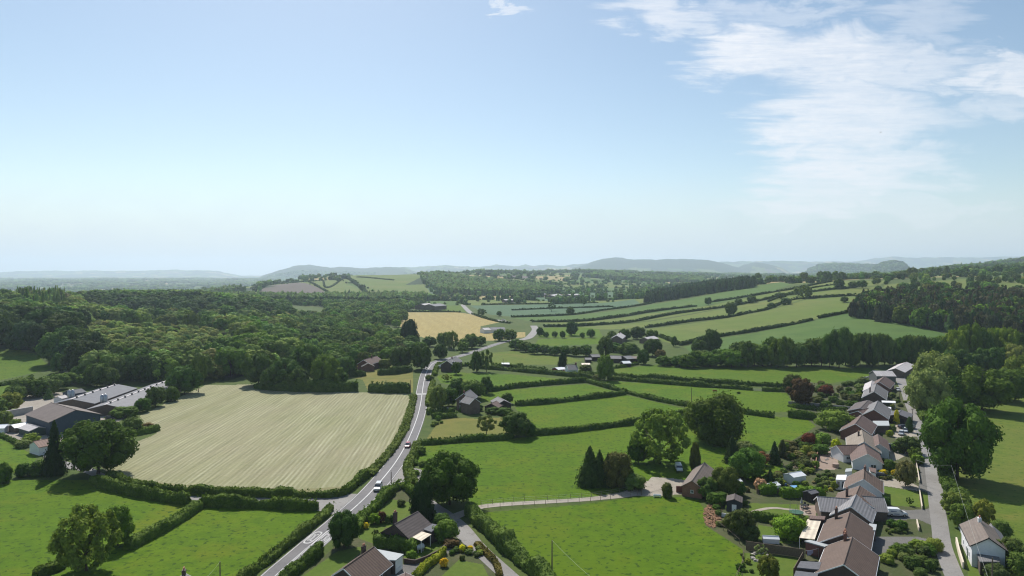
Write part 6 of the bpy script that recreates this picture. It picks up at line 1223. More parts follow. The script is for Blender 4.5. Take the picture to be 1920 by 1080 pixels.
# ------------------------------------------------------------------ garden shrubs
for a in (
 (1517, 838, 811, 26, 'bush', (.075, .022, .018), 'copper red dome shaped shrub in the back gardens'), (1425, 872, 846, 32, 'round', (.15, .062, .045), 'small copper tree at the edge of the big field'),
 (1452, 870, 827, 28, 'conifer', (.022, .038, .02), 'dark broad yew at the edge of the big field'), (1467, 858, 824, 13, 'cypress', (.03, .035, .022), 'dark narrow column beside the broad yew'),
 (1567, 842, 822, 16, 'bush', (.23, .235, .02), 'golden ball shrub by the bare terrace'), (1527, 838, 819, 24, 'bush', FRESH, 'fresh green shrub right of the copper dome'), (1545, 830, 811, 26, 'bush', (.08, .12, .03), 'pale green shrub behind the fresh green one'),
 (1541, 850, 832, 34, 'bush', DARK, 'dark spreading shrub above the bare terrace'), (1501, 760, 708, 46, 'round', (.055, .030, .024), 'large purple leaved tree at the top of the gardens'), (1487, 738, 701, 36, 'round', (.04, .05, .026), 'dark tree behind the large purple leaved tree'),
 (1550, 742, 721, 28, 'bush', COPPER, 'purple shrub right of the large purple leaved tree'), (1567, 806, 768, 62, 'bush', (.075, .105, .026), 'wide willow like bush beside the brick gabled bungalow'), (1610, 728, 712, 18, 'bush', (.03, .045, .02), 'dark bush by the white house at the top of the row'),
 (1373, 868, 816, 36, 'conifer', (.022, .038, .02), 'dark spruce below the dense dome shaped tree'), (1396, 866, 826, 38, 'round', (.075, .092, .05), 'greyish round tree beside the dark spruce'), (1402, 898, 840, 62, 'round', (.045, .085, .022), 'broad green garden tree behind the brick barn'),
 (1361, 932, 874, 54, 'round', (.06, .078, .026), 'olive brown tree in front of the broad green garden tree'), (1327, 934, 894, 40, 'round', (.04, .062, .02), 'bushy tree against the brick barn'), (1384, 928, 902, 26, 'bush', DARK, 'dark bush right of the olive brown tree'),
 (1303, 890, 828, 20, 'tall', (.042, .052, .02), 'narrow upright tree left of the dark spruce'), (1251, 932, 904, 20, 'bush', (.05, .06, .025), 'thin shrub at the edge of the gravel yard'), (1345, 945, 922, 40, 'bush', DARK, 'dark hedge like bush behind the wood chip heap'),
 (1415, 896, 868, 34, 'open', (.09, .115, .06), 'spiky palm like shrub in the back gardens'), (1444, 905, 878, 18, 'conifer', (.025, .045, .018), 'small cone shaped conifer in the back gardens'), (1426, 920, 897, 22, 'bush', PINK, 'pink flowering shrub in the back gardens'),
 (1698, 912, 862, 34, 'round', (.085, .085, .05), 'greyish front garden tree by the village lane'), (1669, 886, 861, 20, 'bush', DARK, 'dark round bush in the white bungalow garden'), (1656, 893, 880, 15, 'bush', GOLD, 'golden shrub in front of the white bungalow'), (1677, 891, 880, 12, 'bush', (.34, .26, .03), 'small yellow flowering shrub in front of the white bungalow'),
 (1703, 850, 818, 42, 'round', (.038, .052, .024), 'dark leafy tree in front of the parked cars'), (1686, 848, 826, 24, 'bush', DARK, 'dark bush left of the leafy tree by the parked cars'), (1716, 866, 838, 26, 'open', (.06, .085, .03), 'palm like tree on the corner of the pale forecourt'), (1721, 870, 850, 24, 'bush', (.075, .11, .02), 'bright bush on the corner of the pale forecourt'),
 (1681, 794, 768, 11, 'cypress', (.30, .23, .02), 'golden column shaped conifer by the carport'), (1705, 810, 781, 12, 'cypress', (.03, .055, .03), 'dark green column by the black garage'), (1672, 808, 795, 16, 'bush', (.10, .11, .05), 'pale shrub beside the black garage'), (1668, 818, 806, 14, 'bush', YEL, 'lime green shrub in front of the brick gabled bungalow'),
 (1690, 994, 974, 22, 'bush', (.045, .085, .022), 'round clipped shrub on the lawn below the white van'), (1672, 988, 974, 20, 'bush', DARK, 'low dark shrub left of the round clipped shrub'), (1662, 946, 931, 13, 'bush', DARK, 'dark ball shrub at the corner of the slate wing'), (1706, 948, 933, 13, 'open', (.05, .08, .025), 'sapling on the front lawn of the white gabled bungalow'),
 (1481, 1008, 966, 56, 'bush', (.10, .15, .020), 'large bright clipped dome shrub on the back lawn'), (1391, 1006, 954, 42, 'round', (.034, .045, .022), 'dark garden tree at the edge of the foreground pasture'), (1408, 1012, 984, 32, 'bush', (.04, .055, .025), 'dark shrub behind the long board fence'), (1372, 996, 962, 28, 'round', (.05, .06, .03), 'scruffy shrub at the end of the pasture fence'),
 (1441, 1088, 1040, 38, 'round', (.06, .07, .024), 'bushy small tree at the bottom edge by the rockery'), (1427, 1044, 1022, 24, 'open', (.11, .12, .07), 'pale fern like plant on the rockery'), (1388, 1068, 1056, 16, 'bush', DARK, 'small dark shrub at the end of the rockery lawn'),
 (716, 980, 958, 16, 'bush', (.06, .025, .02), 'dark red shrub on the lawn of the dark brick bungalow'), (703, 982, 962, 22, 'bush', FRESH, 'fresh green shrub left of the dark red one'), (727, 980, 966, 12, 'bush', DARK, 'small dark shrub right of the dark red one'), (738, 979, 964, 14, 'bush', (.035, .06, .02), 'round dark shrub nearest the brick bungalow chimney'),
 (686, 990, 979, 12, 'bush', (.34, .25, .02), 'golden ball shrub by the tall roadside hedge'), (704, 1008, 993, 14, 'open', (.035, .05, .02), 'sapling on the lawn of the dark brick bungalow'), (752, 948, 936, 16, 'bush', (.05, .06, .03), 'low shrub at the top of the bungalow lawn'),
 (836, 1012, 974, 44, 'bush', (.05, .085, .022), 'big rounded bush at the corner of the pale lane'), (829, 988, 962, 32, 'bush', (.045, .075, .022), 'rounded bush behind the big one at the corner of the lane'), (867, 1034, 1021, 12, 'bush', (.36, .29, .02), 'golden ball shrub beside the pale lane'), (832, 1062, 1046, 16, 'bush', (.30, .19, .02), 'orange gold shrub beside the grey driveway'),
 (771, 1048, 1031, 20, 'bush', (.07, .12, .022), 'bright green bush at the end of the leafy hedge'), (845, 1024, 1010, 30, 'bush', (.075, .05, .035), 'brownish clipped shrub at the driveway entrance'),
 (1790, 965, 922, 46, 'round', (.065, .09, .032), 'leafy bush beside the lane above the white cottage'), (1802, 990, 944, 38, 'round', (.06, .085, .026), 'leafy bush nearest the white cottage'), (1812, 962, 944, 16, 'bush', (.30, .16, .02), 'orange flowering shrub above the white cottage'), (1846, 985, 936, 34, 'round', (.095, .105, .03), 'yellowish tree behind the white cottage'), (1836, 975, 955, 20, 'bush', GOLD, 'golden shrub at the chimney of the white cottage'),
 (1876, 1008, 976, 34, 'bush', (.05, .07, .026), 'bush right of the white cottage roof'), (1892, 1062, 1008, 54, 'round', (.05, .066, .026), 'dark bushy tree right of the white cottage'), (1915, 1085, 1035, 46, 'bush', (.06, .08, .03), 'bush in the bottom right corner'), (1868, 1090, 1058, 40, 'bush', (.045, .055, .028), 'low shrub below the white cottage'),
 (1385, 738, 734, 7, 'bush', DARK, 'tiny bush alone below the lane hedge'), (1290, 762, 750, 18, 'bush', OLIVE, 'bush at the end of the curving diagonal hedge'),
 (868, 772, 762, 14, 'bush', DARK, 'small bush right of the brick cottage wall'), (898, 770, 758, 16, 'bush', DARK, 'bush between the brick cottage and the sheds'), (925, 775, 762, 30, 'bush', (.04, .06, .022), 'dark bushes in front of the timber sheds'), (946, 778, 764, 28, 'bush', (.05, .075, .026), 'bush right of the timber sheds'),
 (975, 690, 680, 16, 'bush', (.05, .075, .026), 'round bush by the lane hedge left of the cypress'), (1098, 695, 683, 24, 'bush', (.05, .06, .025), 'rounded bush right of the white cottage outhouse'), (1120, 712, 702, 18, 'bush', (.08, .08, .045), 'pale scrubby bush at the lane bend'),
): T(*a)
EXTRA = []
def fill(label, group, n, box, size, cols, kinds=('bush',), seed=1):
    r = random.Random(seed); x0, y0, x1, y1 = box
    n1 = int(n * .52)
    for i in range(n):
        px = r.uniform(x0, x1); yb = r.uniform(y0, y1); s = r.uniform(*size)
        if i >= n1:
            p_ = G(px, yb); s *= .75; h_ = s * .85 / FPX * p_.y; w_ = s * r.uniform(.9, 1.4) / FPX * p_.y; EXTRA.append((p_.x, p_.y, p_.z, w_, h_, r.random() * 6, 'bush', r.choice(cols))); continue
        T(px, yb, yb - s * r.uniform(.7, 1.0), s * r.uniform(.9, 1.4), r.choice(kinds), r.choice(cols), label, group)
MIXC = [DARK, (.045, .065, .025), (.06, .085, .03), (.08, .095, .045), (.095, .12, .03), (.05, .06, .03), (.085, .075, .045), (.04, .058, .022)]
fill('mixed shrub in the back gardens above the copper dome', 'shrubs in the upper back gardens', 44, (1530, 722, 1622, 766), (9, 18), MIXC, seed=2)
fill('mixed shrub between the big field and the bare terrace', 'shrubs in the middle back gardens', 34, (1470, 838, 1530, 882), (10, 20), MIXC, seed=3)
fill('mixed shrub in the overgrown garden behind the clipped hedges', 'shrubs in the overgrown garden', 52, (1385, 880, 1575, 925), (8, 17), MIXC, seed=4)
fill('mixed shrub in the front gardens along the village lane', 'shrubs in the front gardens', 34, (1655, 872, 1722, 900), (6, 13), MIXC, seed=5)
fill('mixed shrub around the forecourts at the top of the village lane', 'shrubs by the upper forecourts', 26, (1660, 740, 1700, 800), (5, 11), MIXC, seed=6)
fill('large mixed shrub in the leafy front garden at the bottom right', 'shrubs in the leafy front garden', 22, (1655, 1030, 1755, 1085), (18, 32), MIXC, seed=7)
fill('shrub in the border below the white van', 'shrubs in the border below the van', 9, (1655, 988, 1712, 1002), (7, 13), MIXC, seed=8)
fill('shrub along the edge of the garden beside the pasture', 'shrubs at the garden edge', 12, (1340, 935, 1400, 990), (10, 18), MIXC, seed=9)
fill('shrub in the island bed between driveway and lane', 'shrubs in the island bed', 14, (845, 1028, 905, 1052), (8, 15), MIXC + [GOLD], seed=10)
fill('wild shrub on the verge right of the main road', 'wild shrubs on the main road verge', 20, (806, 690, 835, 800), (6, 13), [(.07, .09, .03), (.06, .08, .025), MID], seed=11)
fill('wild shrub on the verge at the road junction', 'wild shrubs at the junction', 12, (768, 845, 795, 915), (9, 16), [(.06, .085, .025), MID], seed=12)
fill('shrub below the white cottage in the corner', 'shrubs in the cottage garden', 10, (1840, 985, 1905, 1040), (12, 22), MIXC, seed=13)
fill('scrubby bush on the far edge of the mown field', 'scrub by the top of the hay field', 10, (385, 690, 480, 706), (8, 15), [PALE, MID, (.08, .11, .04)], seed=14)
fill('bush among the houses left of the road bend', 'bushes by the houses left of the bend', 14, (655, 655, 780, 690), (8, 16), [DARK, MID, (.05, .07, .025)], seed=15)

fill('shrub beside the garages between the bungalows', 'shrubs between the bungalows', 14, (1640, 850, 1665, 900), (5, 10), MIXC, seed=16)
fill('shrub in the borders of the back lawns', 'shrubs in the back lawn borders', 20, (1400, 972, 1500, 984), (6, 12), MIXC, seed=17)
fill('shrub around the rockery and its lawn', 'shrubs around the rockery lawn', 10, (1388, 1036, 1412, 1075), (6, 12), MIXC, seed=18)
fill('flowering shrub in the garden bed under the long clipped hedge', 'flowering shrubs under the clipped hedge', 12, (1520, 905, 1575, 925), (5, 10), [PINK, (.20, .18, .05), (.09, .11, .05), (.12, .10, .07)], seed=19)
mass('shrubbery', EXTRA, 'low mixed shrubbery filling the garden beds and verges', 1)
# ------------------------------------------------------------------ vehicles
PAINT = {}
def paint(c):
    k = tuple(c)
    if k not in PAINT:
        m, nt, bs = nodes('car_paint'); bs.inputs['Base Color'].default_value = rgb(c); bs.inputs['Roughness'].default_value = .28; bs.inputs['Coat Weight'].default_value = .5; PAINT[k] = m
    return PAINT[k]
TYRE = plain('tyre', (.02, .02, .02), .9); ALLOY = plain('alloy', (.45, .45, .46), .35, metal=.8); LAMP = plain('lamp_lens', (.7, .7, .68), .1, spec=.8); REDL = plain('rear_lens', (.35, .01, .01), .2)
def loft(secs, mb, m=0, shoulder=.82):
    """secs: (x, half width, z low, z high); eight sided rings with a tucked shoulder"""
    o = len(mb.v)
    for x, w, a, b in secs:
        h = b - a
        for y, z in ((-w * .94, a), (-w, a + h * .3), (-w, a + h * .62), (-w * shoulder, b), (w * shoulder, b), (w, a + h * .62), (w, a + h * .3), (w * .94, a)): mb.v.append((x, y, z))
    for i in range(len(secs) - 1):
        for j in range(8): mb.f.append((o + i * 8 + j, o + i * 8 + (j + 1) % 8, o + (i + 1) * 8 + (j + 1) % 8, o + (i + 1) * 8 + j)); mb.m.append(m)
    mb.f.append(tuple(o + j for j in range(7, -1, -1))); mb.m.append(m); e = o + (len(secs) - 1) * 8; mb.f.append(tuple(e + j for j in range(8))); mb.m.append(m)
KINDS = dict(
 hatch=dict(L=4.1, W=.88, body=[(-2.05, .74, .38, .78), (-1.95, .84, .28, .95), (-1.2, .88, .24, .98), (.6, .88, .24, .95), (1.5, .85, .26, .86), (1.95, .78, .32, .74), (2.05, .68, .38, .62)], cab=[(-1.95, .66, .94, 1.0), (-1.6, .72, .94, 1.38), (-.9, .74, .94, 1.46), (.0, .74, .94, 1.45), (.45, .72, .94, 1.32), (1.15, .70, .90, .95)], roof=(-1.5, .3, 1.44)),
 suv=dict(L=4.7, W=.95, body=[(-2.35, .84, .45, .95), (-2.25, .93, .36, 1.12), (-1.2, .95, .34, 1.14), (.8, .95, .34, 1.10), (1.8, .93, .36, 1.02), (2.25, .86, .42, .92), (2.35, .76, .5, .8)], cab=[(-2.3, .74, 1.1, 1.16), (-2.1, .80, 1.1, 1.68), (-1.0, .82, 1.1, 1.80), (.1, .82, 1.1, 1.79), (.5, .80, 1.1, 1.66), (1.15, .78, 1.05, 1.12)], roof=(-2.0, .3, 1.78)),
 van=dict(L=4.8, W=.95, body=[(-2.4, .92, .36, 1.75), (-2.35, .95, .32, 1.86), (-.5, .95, .30, 1.88), (.55, .94, .30, 1.80), (.95, .93, .32, 1.35), (1.35, .93, .32, 1.12), (2.1, .9, .34, .98), (2.4, .8, .42, .75)], cab=[(.35, .90, 1.22, 1.70), (.75, .88, 1.2, 1.62), (1.3, .84, 1.1, 1.18)], roof=None))
NCAR = 0
def vehicle(kind, px, py, heading, c, label, name=None, cat='car', z=None, group=None):
    """heading: degrees clockwise from straight ahead of the viewer"""
    K = KINDS[kind]; p = G(px, py); a = R(90 - heading); p.z += .05 if z is None else z
    t = empty(name or ('parked_car' if cat == 'car' else cat), p, a, label=label, cat=cat, group=group); L_ = K['L'] / 2; w = K['W']
    m = MB(); loft(K['body'], m)
    b = m.build('body', paint(c), t, smooth=False)
    m = MB(); loft(K['cab'], m, shoulder=.86); m.build('windows', GLASS, t)
    if K['roof']: x0, x1, z1 = K['roof']; m = MB(); m.box(x0, -w * .68, z1 - .03, x1, w * .68, z1 + .045); m.build('roof_panel', paint(c), t)
    for sx in (-L_ * .62, L_ * .62):
        for sy in (-1, 1):
            m = MB(); M_ = Matrix.Translation((sx, sy * (w - .08), .32)) @ Matrix.Rotation(R(90), 4, 'X'); o = len(m.v); m.lathe([(.2, -.11), (.32, -.10), (.33, 0), (.32, .10), (.2, .11)], 14); m.v = [tuple(M_ @ Vector(v)) for v in m.v]
            wo = m.build('wheel', TYRE, t); m = MB(); m.lathe([(.06, -.125), (.19, -.118), (.19, .118), (.06, .125)], 10); m.v = [tuple(M_ @ Vector(v)) for v in m.v]; m.build('rim', ALLOY, wo)
    for sy in (-1, 1):
        MB().box(L_ - .16, sy * w * .55 - .16, .60, L_ + .012, sy * w * .55 + .16, .74).build('headlight', LAMP, t)
        MB().box(-L_ - .012, sy * w * .78 - .1, .66, -L_ + .1, sy * w * .78 + .1, .92).build('tail_light', REDL, t)
        MB().box(L_ * .33, sy * (w + .02) - .1, 1.0, L_ * .33 + .14, sy * (w + .02) + .1, 1.14).build('wing_mirror', BLACK, t)
    MB().box(L_ - .03, -.26, .42, L_ + .02, .26, .53).build('number_plate', PVC, t)
    return t
WHT, SIL, BLK, BLU, RED = (.72, .72, .72), (.42, .44, .46), (.015, .015, .018), (.05, .11, .25), (.42, .02, .015)
vehicle('suv', 709, 918, 180, (.62, .62, .60), 'silver white estate car driving towards the junction on the main road', 'driving_car')
vehicle('hatch', 764.5, 838, 180, RED, 'small red car driving along the main road by the hay field', 'driving_car')
v = vehicle('van', 1681, 967, 97, WHT, 'white panel van parked on the driveway by the village lane', 'parked_van', 'van')
LET = plain('van_lettering', (.05, .08, .22), .5); m = MB()
for i in range(5): m.box(-1.7 + i * .27, -.962, 1.2, -1.7 + i * .27 + .18, -.952, 1.42)
m.build('lettering', LET, v)
MB().box(-.9, -.962, .62, .3, -.952, .76).build('stripe', LET, v)
vehicle('hatch', 1690, 815, 215, SIL, 'silver car nearest the lane among the parked cars', 'parked_car'); vehicle('hatch', 1698, 810, 215, (.55, .58, .6), 'paler silver car in the middle of the parked cars', 'parked_car')
vehicle('suv', 1708, 804, 230, BLK, 'black car at the back of the parked cars', 'parked_car'); vehicle('hatch', 1694, 803, 80, (.03, .035, .05), 'dark blue car beyond the silver ones', 'parked_car')
vehicle('hatch', 1666, 840, 100, BLU, 'blue car beside the white bungalow', 'parked_car'); vehicle('hatch', 1676, 842, 200, BLK, 'black car beside the blue one', 'parked_car')
vehicle('hatch', 1655, 896, 110, BLK, 'dark car at the side of the white gabled bungalow', 'parked_car'); vehicle('hatch', 1684, 733, 200, WHT, 'white car at the top of the village lane', 'parked_car')
vehicle('hatch', 844, 771.5, 95, SIL, 'silver car in front of the brick cottage', 'parked_car'); vehicle('hatch', 871, 770.5, 95, (.05, .09, .16), 'dark blue car below the brick cottage wall', 'parked_car')
vehicle('van', 829, 690, 60, WHT, 'white van beside the house on the road bend', 'parked_van', 'van'); vehicle('hatch', 842, 691.5, 30, WHT, 'white car beside the house on the road bend', 'parked_car')
vehicle('hatch', 1066, 696, 90, WHT, 'white car in front of the white cottage', 'parked_car'); vehicle('van', 1273, 882, 185, WHT, 'white van parked under the pale tree by the gravel yard', 'parked_van', 'van')
vehicle('van', 944, 601.5, 100, (.7, .6, .45), 'cream van on the distant road behind the wheat field', 'driving_van', 'van', z=.3)
vehicle('hatch', 207, 786, 100, BLK, 'dark car in the farm yard below the silos', 'parked_car')

# ------------------------------------------------------------------ fences, walls, gates
def fence(pts, step, h, label, rails=2, wire=True, r=.055, mat=WOODM, lat=None):
    L = [G(*p) for p in pts]; L = smooth_line(L, 20); out = [L[0]]; acc = 0
    for a, b in zip(L, L[1:]):
        acc += (b - a).length
        if acc >= step: out.append(b); acc = 0
    t = empty('post_fence', out[0], 0, label=label, cat='fence'); p0 = None
    for q in out:
        d = q - out[0]
        if p0 is None: m = MB(); m.tube([(0, 0, -.2), (0, 0, h)], [r, r * .9], 6); p0 = m.build('post', mat, t, loc=d)
        else: dup(p0, loc=d, parent=t)
    m = MB()
    for k in range(rails): z = h * (k + 1) / rails - .08; m.tube([q - out[0] + Vector((0, 0, z)) for q in out], .012 if wire else .035, 4)
    m.build('wire' if wire else 'rail', STEEL if wire else mat, t); return t
fence([(902, 948), (960, 942), (1030, 938), (1100, 933), (1150, 927), (1182, 920)], 2.7, 1.35, 'wire fence of thin posts along the far side of the farm track', 3)
fence([(893, 957), (960, 950), (1030, 946), (1100, 941), (1170, 934), (1203, 925)], 2.7, 1.35, 'wire fence of thin posts along the near side of the farm track', 3)
fence([(1324, 972), (1343, 984), (1370, 1006), (1393, 1026)], 2.5, 1.2, 'pale rail fence between the foreground pasture and the gardens', 1, False)
fence([(1393, 1036), (1392, 1060), (1378, 1090)], 2.2, 1.1, 'short rail fence beside the rockery lawn', 2, False)
def wall(name, pts, h, w, mat, label, cat='wall', step=None):
    P = [G(*p) for p in pts]; o = P[0]; m = MB()
    fr = frames(P); prev = None
    for p, t, r in fr:
        ring = [p - o - r * w / 2 + Vector((0, 0, -.3)), p - o + r * w / 2 + Vector((0, 0, -.3)), p - o + r * w / 2 + Vector((0, 0, h)), p - o - r * w / 2 + Vector((0, 0, h))]
        if prev: m.add(prev + ring, [(0, 1, 5, 4), (1, 2, 6, 5), (2, 3, 7, 6), (3, 0, 4, 7)])
        else: m.add(ring, [(3, 2, 1, 0)])
        prev = ring
    m.add(prev, [(0, 1, 2, 3)]); return m.build(name, mat, None, o, label=label, cat=cat)
wall('garden_wall', [(757, 1055), (778, 1058), (800, 1050), (820, 1040), (841, 1024)], .9, .3, B_DARK, 'low dark brick garden wall along the grey driveway')
wall('garden_wall', [(1793, 1018), (1798, 1040), (1806, 1066)], 1.3, .3, CREAMW, 'cream garden wall in front of the white cottage')
wall('garden_wall', [(1798, 988), (1803, 1000), (1809, 1014)], 1.5, .25, WHITE, 'white garden wall at the far end of the white cottage')
wall('garden_wall', [(1528, 882), (1531, 864), (1534, 846)], 1.1, .3, B_ORANGE, 'orange brick retaining wall of the bare terrace')
wall('garden_wall', [(1718, 872), (1721, 888), (1724, 906)], .9, .2, CREAMW, 'cream front wall beside the lane, upper length')
wall('garden_wall', [(1723, 917), (1726, 935), (1729, 955)], .9, .2, CREAMW, 'cream front wall beside the lane, below the driveway gap')
wall('garden_wall', [(1719, 980), (1721, 988), (1723, 996)], .9, .2, CREAMW, 'short cream wall below the white van driveway')
wall('garden_wall', [(1478, 757), (1520, 760), (1570, 765), (1600, 768)], 1.2, .3, CONC, 'pale straight wall across the upper back gardens')
wall('garden_wall', [(1351, 968), (1357, 969), (1372, 971)], .9, .15, WHITE, 'low white boarding below the dark garden shed')
def board_fence(a, b, h, n, label):
    A, B = G(*a), G(*b); d = (B - A); Ld = d.length; t = empty('board_fence', A, math.atan2(d.y, d.x), label=label, cat='fence'); s = Ld / n; p0 = q0 = None
    for i in range(n + 1):
        if q0 is None: q0 = MB().box(-.06, -.06, -.2, .06, .06, h + .08).build('post', WOODM, t, loc=(0, 0, 0))
        else: dup(q0, loc=(i * s, 0, 0), parent=t)
        if i < n:
            if p0 is None: p0 = MB().box(.062, -.025, .05, s - .062, .025, h).box(.062, -.05, h, s - .062, .05, h + .04).build('panel', WOODM, t, loc=(0, 0, 0))
            else: dup(p0, loc=(i * s, 0, 0), parent=t)
board_fence((1399, 1031), (1508, 1047), 1.9, 9, 'long board fence across the back gardens above the rockery')
board_fence((1419, 926), (1462, 924), 1.2, 5, 'low dark board fence in the overgrown garden')
board_fence((1488, 1080), (1505, 1049), 1.5, 4, 'board fence beside the felted flat extension')
def gate(px, py, w, label, az=90, mat=WOODM):
    p = G(px, py); t = empty('field_gate', p, R(90 - az), label=label, cat='gate'); m = MB()
    for k in range(5): m.box(-w / 2, -.025, .25 + k * .22, w / 2, .025, .33 + k * .22)
    m.box(-w / 2 - .1, -.03, .2, -w / 2 - .002, .03, 1.25); m.box(w / 2 + .002, -.03, .2, w / 2 + .1, .03, 1.25); m.build('bars', mat, t)
    for s in (-1, 1): MB().tube([(s * (w / 2 + .25), 0, -.2), (s * (w / 2 + .25), 0, 1.4)], .09, 7).build('gatepost', mat, t)
gate(1421, 733.5, 3.4, 'pale field gate in the near hedge of the lane', 92, plain('bleached_wood', (.5, .47, .42), .8)); gate(1203, 924, 3.2, 'wooden gate at the end of the farm track', 10); gate(1297, 774, 3.0, 'gate left of the dense dome shaped tree', 30)
# ------------------------------------------------------------------ poles and wires
def pole(px, py, top, label, lean=0.0, bar=True):
    p = G(px, py); h = ZAT(px, top, p.y) - p.z; t = empty('utility_pole', p, 0, label=label, cat='pole'); MB().tube([(0, 0, -.5), (lean * h, 0, h)], [.16, .10], 8).build('pole_shaft', WOODM, t)
    if bar:
        m = MB(); m.box(-.6 + lean * h, -.06, h - .5, .6 + lean * h, .06, h - .38); m.build('crossarm', WOODM, t)
        for s in (-.5, .5): m = MB(); m.lathe([(.04, 0), (.07, .08), (.04, .16)], 7, c=(s + lean * h, 0, h - .38)); m.build('insulator', POT, t)
    return Vector((p.x + lean * h, p.y, p.z + h))
def wire(a, b, sag, label, r=.018, mat=None):
    n = 16; m = MB(); m.tube([a.lerp(b, i / n) - a + Vector((0, 0, -sag * 4 * (i / n) * (1 - i / n))) for i in range(n + 1)], r, 5); m.build('overhead_wire', mat or BLACK, None, a, label=label, cat='wire')
CABLE = plain('bare_cable', (.35, .36, .33), .5)
pA = pole(1035, 1086, 1013, 'dark utility pole at the bottom of the foreground pasture', bar=False); wire(pA, PZ(1108, 1082, 5.5), .2, 'thin pale stay wire running down from the pasture pole', mat=CABLE)
pB = pole(413, 1112, 1053, 'utility pole at the bottom edge of the tufty pasture', bar=False); wire(pB, PZ(385, 1084, 5.0), .2, 'short wire from the pole at the bottom edge', mat=CABLE)
pC = pole(1296.5, 764, 727, 'thin utility pole behind the dense dome shaped tree', bar=False)
pD = pole(1711, 788, 766, 'utility pole beside the black timber garage'); pE = pole(1717, 905, 862, 'utility pole by the cream front wall of the lane', bar=False); pF = pole(1687, 752, 728, 'utility pole by the carports at the top of the lane'); pH = pole(943.5, 690, 672, 'utility pole beside the field shelter', bar=False)
pI = pole(733.5, 905, 884, 'slim signpost at the road junction', bar=False); pJ = pole(770, 740, 712, 'utility pole at the top right of the hay field', bar=False)
pG = pole(1860, 1110, 1046, 'utility pole by the bottom right hedge', bar=False)
wire(Vector(pE), PZ(1783, 872, 9.0), .6, 'overhead wire crossing the lane from the cream wall', mat=CABLE); wire(PZ(1783.7, 872, 9.0), PZ(1853, 1084, 7.6), .5, 'pale overhead wire running past the white cottage', mat=CABLE)
# ------------------------------------------------------------------ small things in yards and gardens
def shed(px, py, w, d, h, az, wall_m, roof_m, label, name='garden_shed', door=None, cat='shed'):
    p = G(px, py); t = empty(name, p, R(90 - az), label=label, cat=cat); gable_parts(t, Matrix.Identity(4), d, w, h, h + w * .18, wall_m, roof_m, oh=.15, og=.12, barge=None)
    if door: MB().box(-.55, -.05, 0, .55, .02, 1.9, M=side_matrix('A', d, w, 0, 0)).build('door', door, t)
    return t
shed(1377, 955, 3.6, 4.4, 2.5, 20, plain('dark_boards', (.035, .04, .05), .7), R_DARK, 'dark garden shed with a pale door at the edge of the pasture', door=PVC)
shed(1490, 905, 3.6, 4.8, 2.2, 65, WHITE, PVC, 'large white roofed garden shed behind the clipped hedge'); shed(1449, 922, 2.4, 3.2, 1.9, 60, WHITE, PVC, 'small white garden hut left of the large white shed', 'garden_hut', cat='hut'); shed(1382, 912, 1.6, 2.2, 1.5, 70, WHITE, PVC, 'low white cold frame in the overgrown garden', 'cold_frame', cat='cold frame')
shed(1520, 938, 2.4, 3.0, 2.1, 60, TIMB, FELT, 'low felt roofed shed behind the grey ridged bungalow')
def table_cover(px, py, w, d, h, az, mat, label, name, cat):
    p = G(px, py); t = empty(name, p, R(90 - az), label=label, cat=cat); MB().box(-w / 2, -d / 2, h - .08, w / 2, d / 2, h).build('top', mat, t)
    for sx in (-1, 1):
        for sy in (-1, 1): MB().box(sx * (w / 2 - .1) - .04, sy * (d / 2 - .1) - .04, -.1, sx * (w / 2 - .1) + .04, sy * (d / 2 - .1) + .04, h - .082).build('leg', STEEL, t)
table_cover(1494, 918, 3.0, 2.0, .9, 80, plain('blue_sheet', (.16, .36, .62), .5), 'bright blue rectangular covered pool in the gardens', 'covered_pool', 'pool')
m = MB(); m.lathe([(.28, 0), (.33, .3), (.33, .6), (.28, .9)], 12); m.build('water_butt', plain('blue_plastic', (.03, .07, .16), .5), None, G(1473.5, 913), label='dark blue barrel beside the large white shed', cat='barrel')
m = MB(); m.lathe([(.95, 0), (1.0, .1), (1.0, 1.1), (.95, 1.15), (.2, 1.22)], 18); m.build('round_tank', plain('tan_plastic', (.36, .26, .20), .6), None, G(1567, 876), label='round tan tank at the corner of the bare terrace', cat='tank')
def trampoline(px, py, r, label):
    p = G(px, py); t = empty('trampoline', p, 0, label=label, cat='trampoline'); m = MB(); m.lathe([(r * .85, .78), (r, .8), (r, .86), (r * .85, .87)], 20); m.build('pad', plain('green_pad', (.03, .10, .06), .6), t); m = MB(); m.lathe([(.02, .80), (r * .845, .80), (r * .845, .82), (.02, .82)], 20); m.build('mat', BLACK, t)
    for i in range(6): a = i * 1.047; x, y = math.cos(a) * r * .97, math.sin(a) * r * .97; MB().tube([(x, y, -.1), (x, y, .79)], .04, 5).build('leg', STEEL, t); MB().tube([(x, y, .87), (x, y, 2.5)], .03, 5).build('net_pole', STEEL, t)
trampoline(1493, 966, 1.7, 'round trampoline with tall net poles on the back lawn')
p = G(1503, 950); t = empty('garden_parasol', p, 0, label='closed grey parasol on the pinkish patio', cat='parasol'); MB().tube([(0, 0, 0), (0, 0, 2.5)], .04, 6).build('parasol_pole', WOODM, t); m = MB(); m.lathe([(.34, .9), (.22, 1.5), (.05, 2.4)], 9); m.build('canopy', plain('grey_cloth', (.42, .41, .42), .9), t); m = MB(); m.lathe([(.3, 0), (.28, .1)], 10); m.build('base', CONC, t)
table_cover(1508, 952, 1.8, 1.0, .74, 60, BLACK, 'dark patio table beside the closed parasol', 'patio_table', 'table')
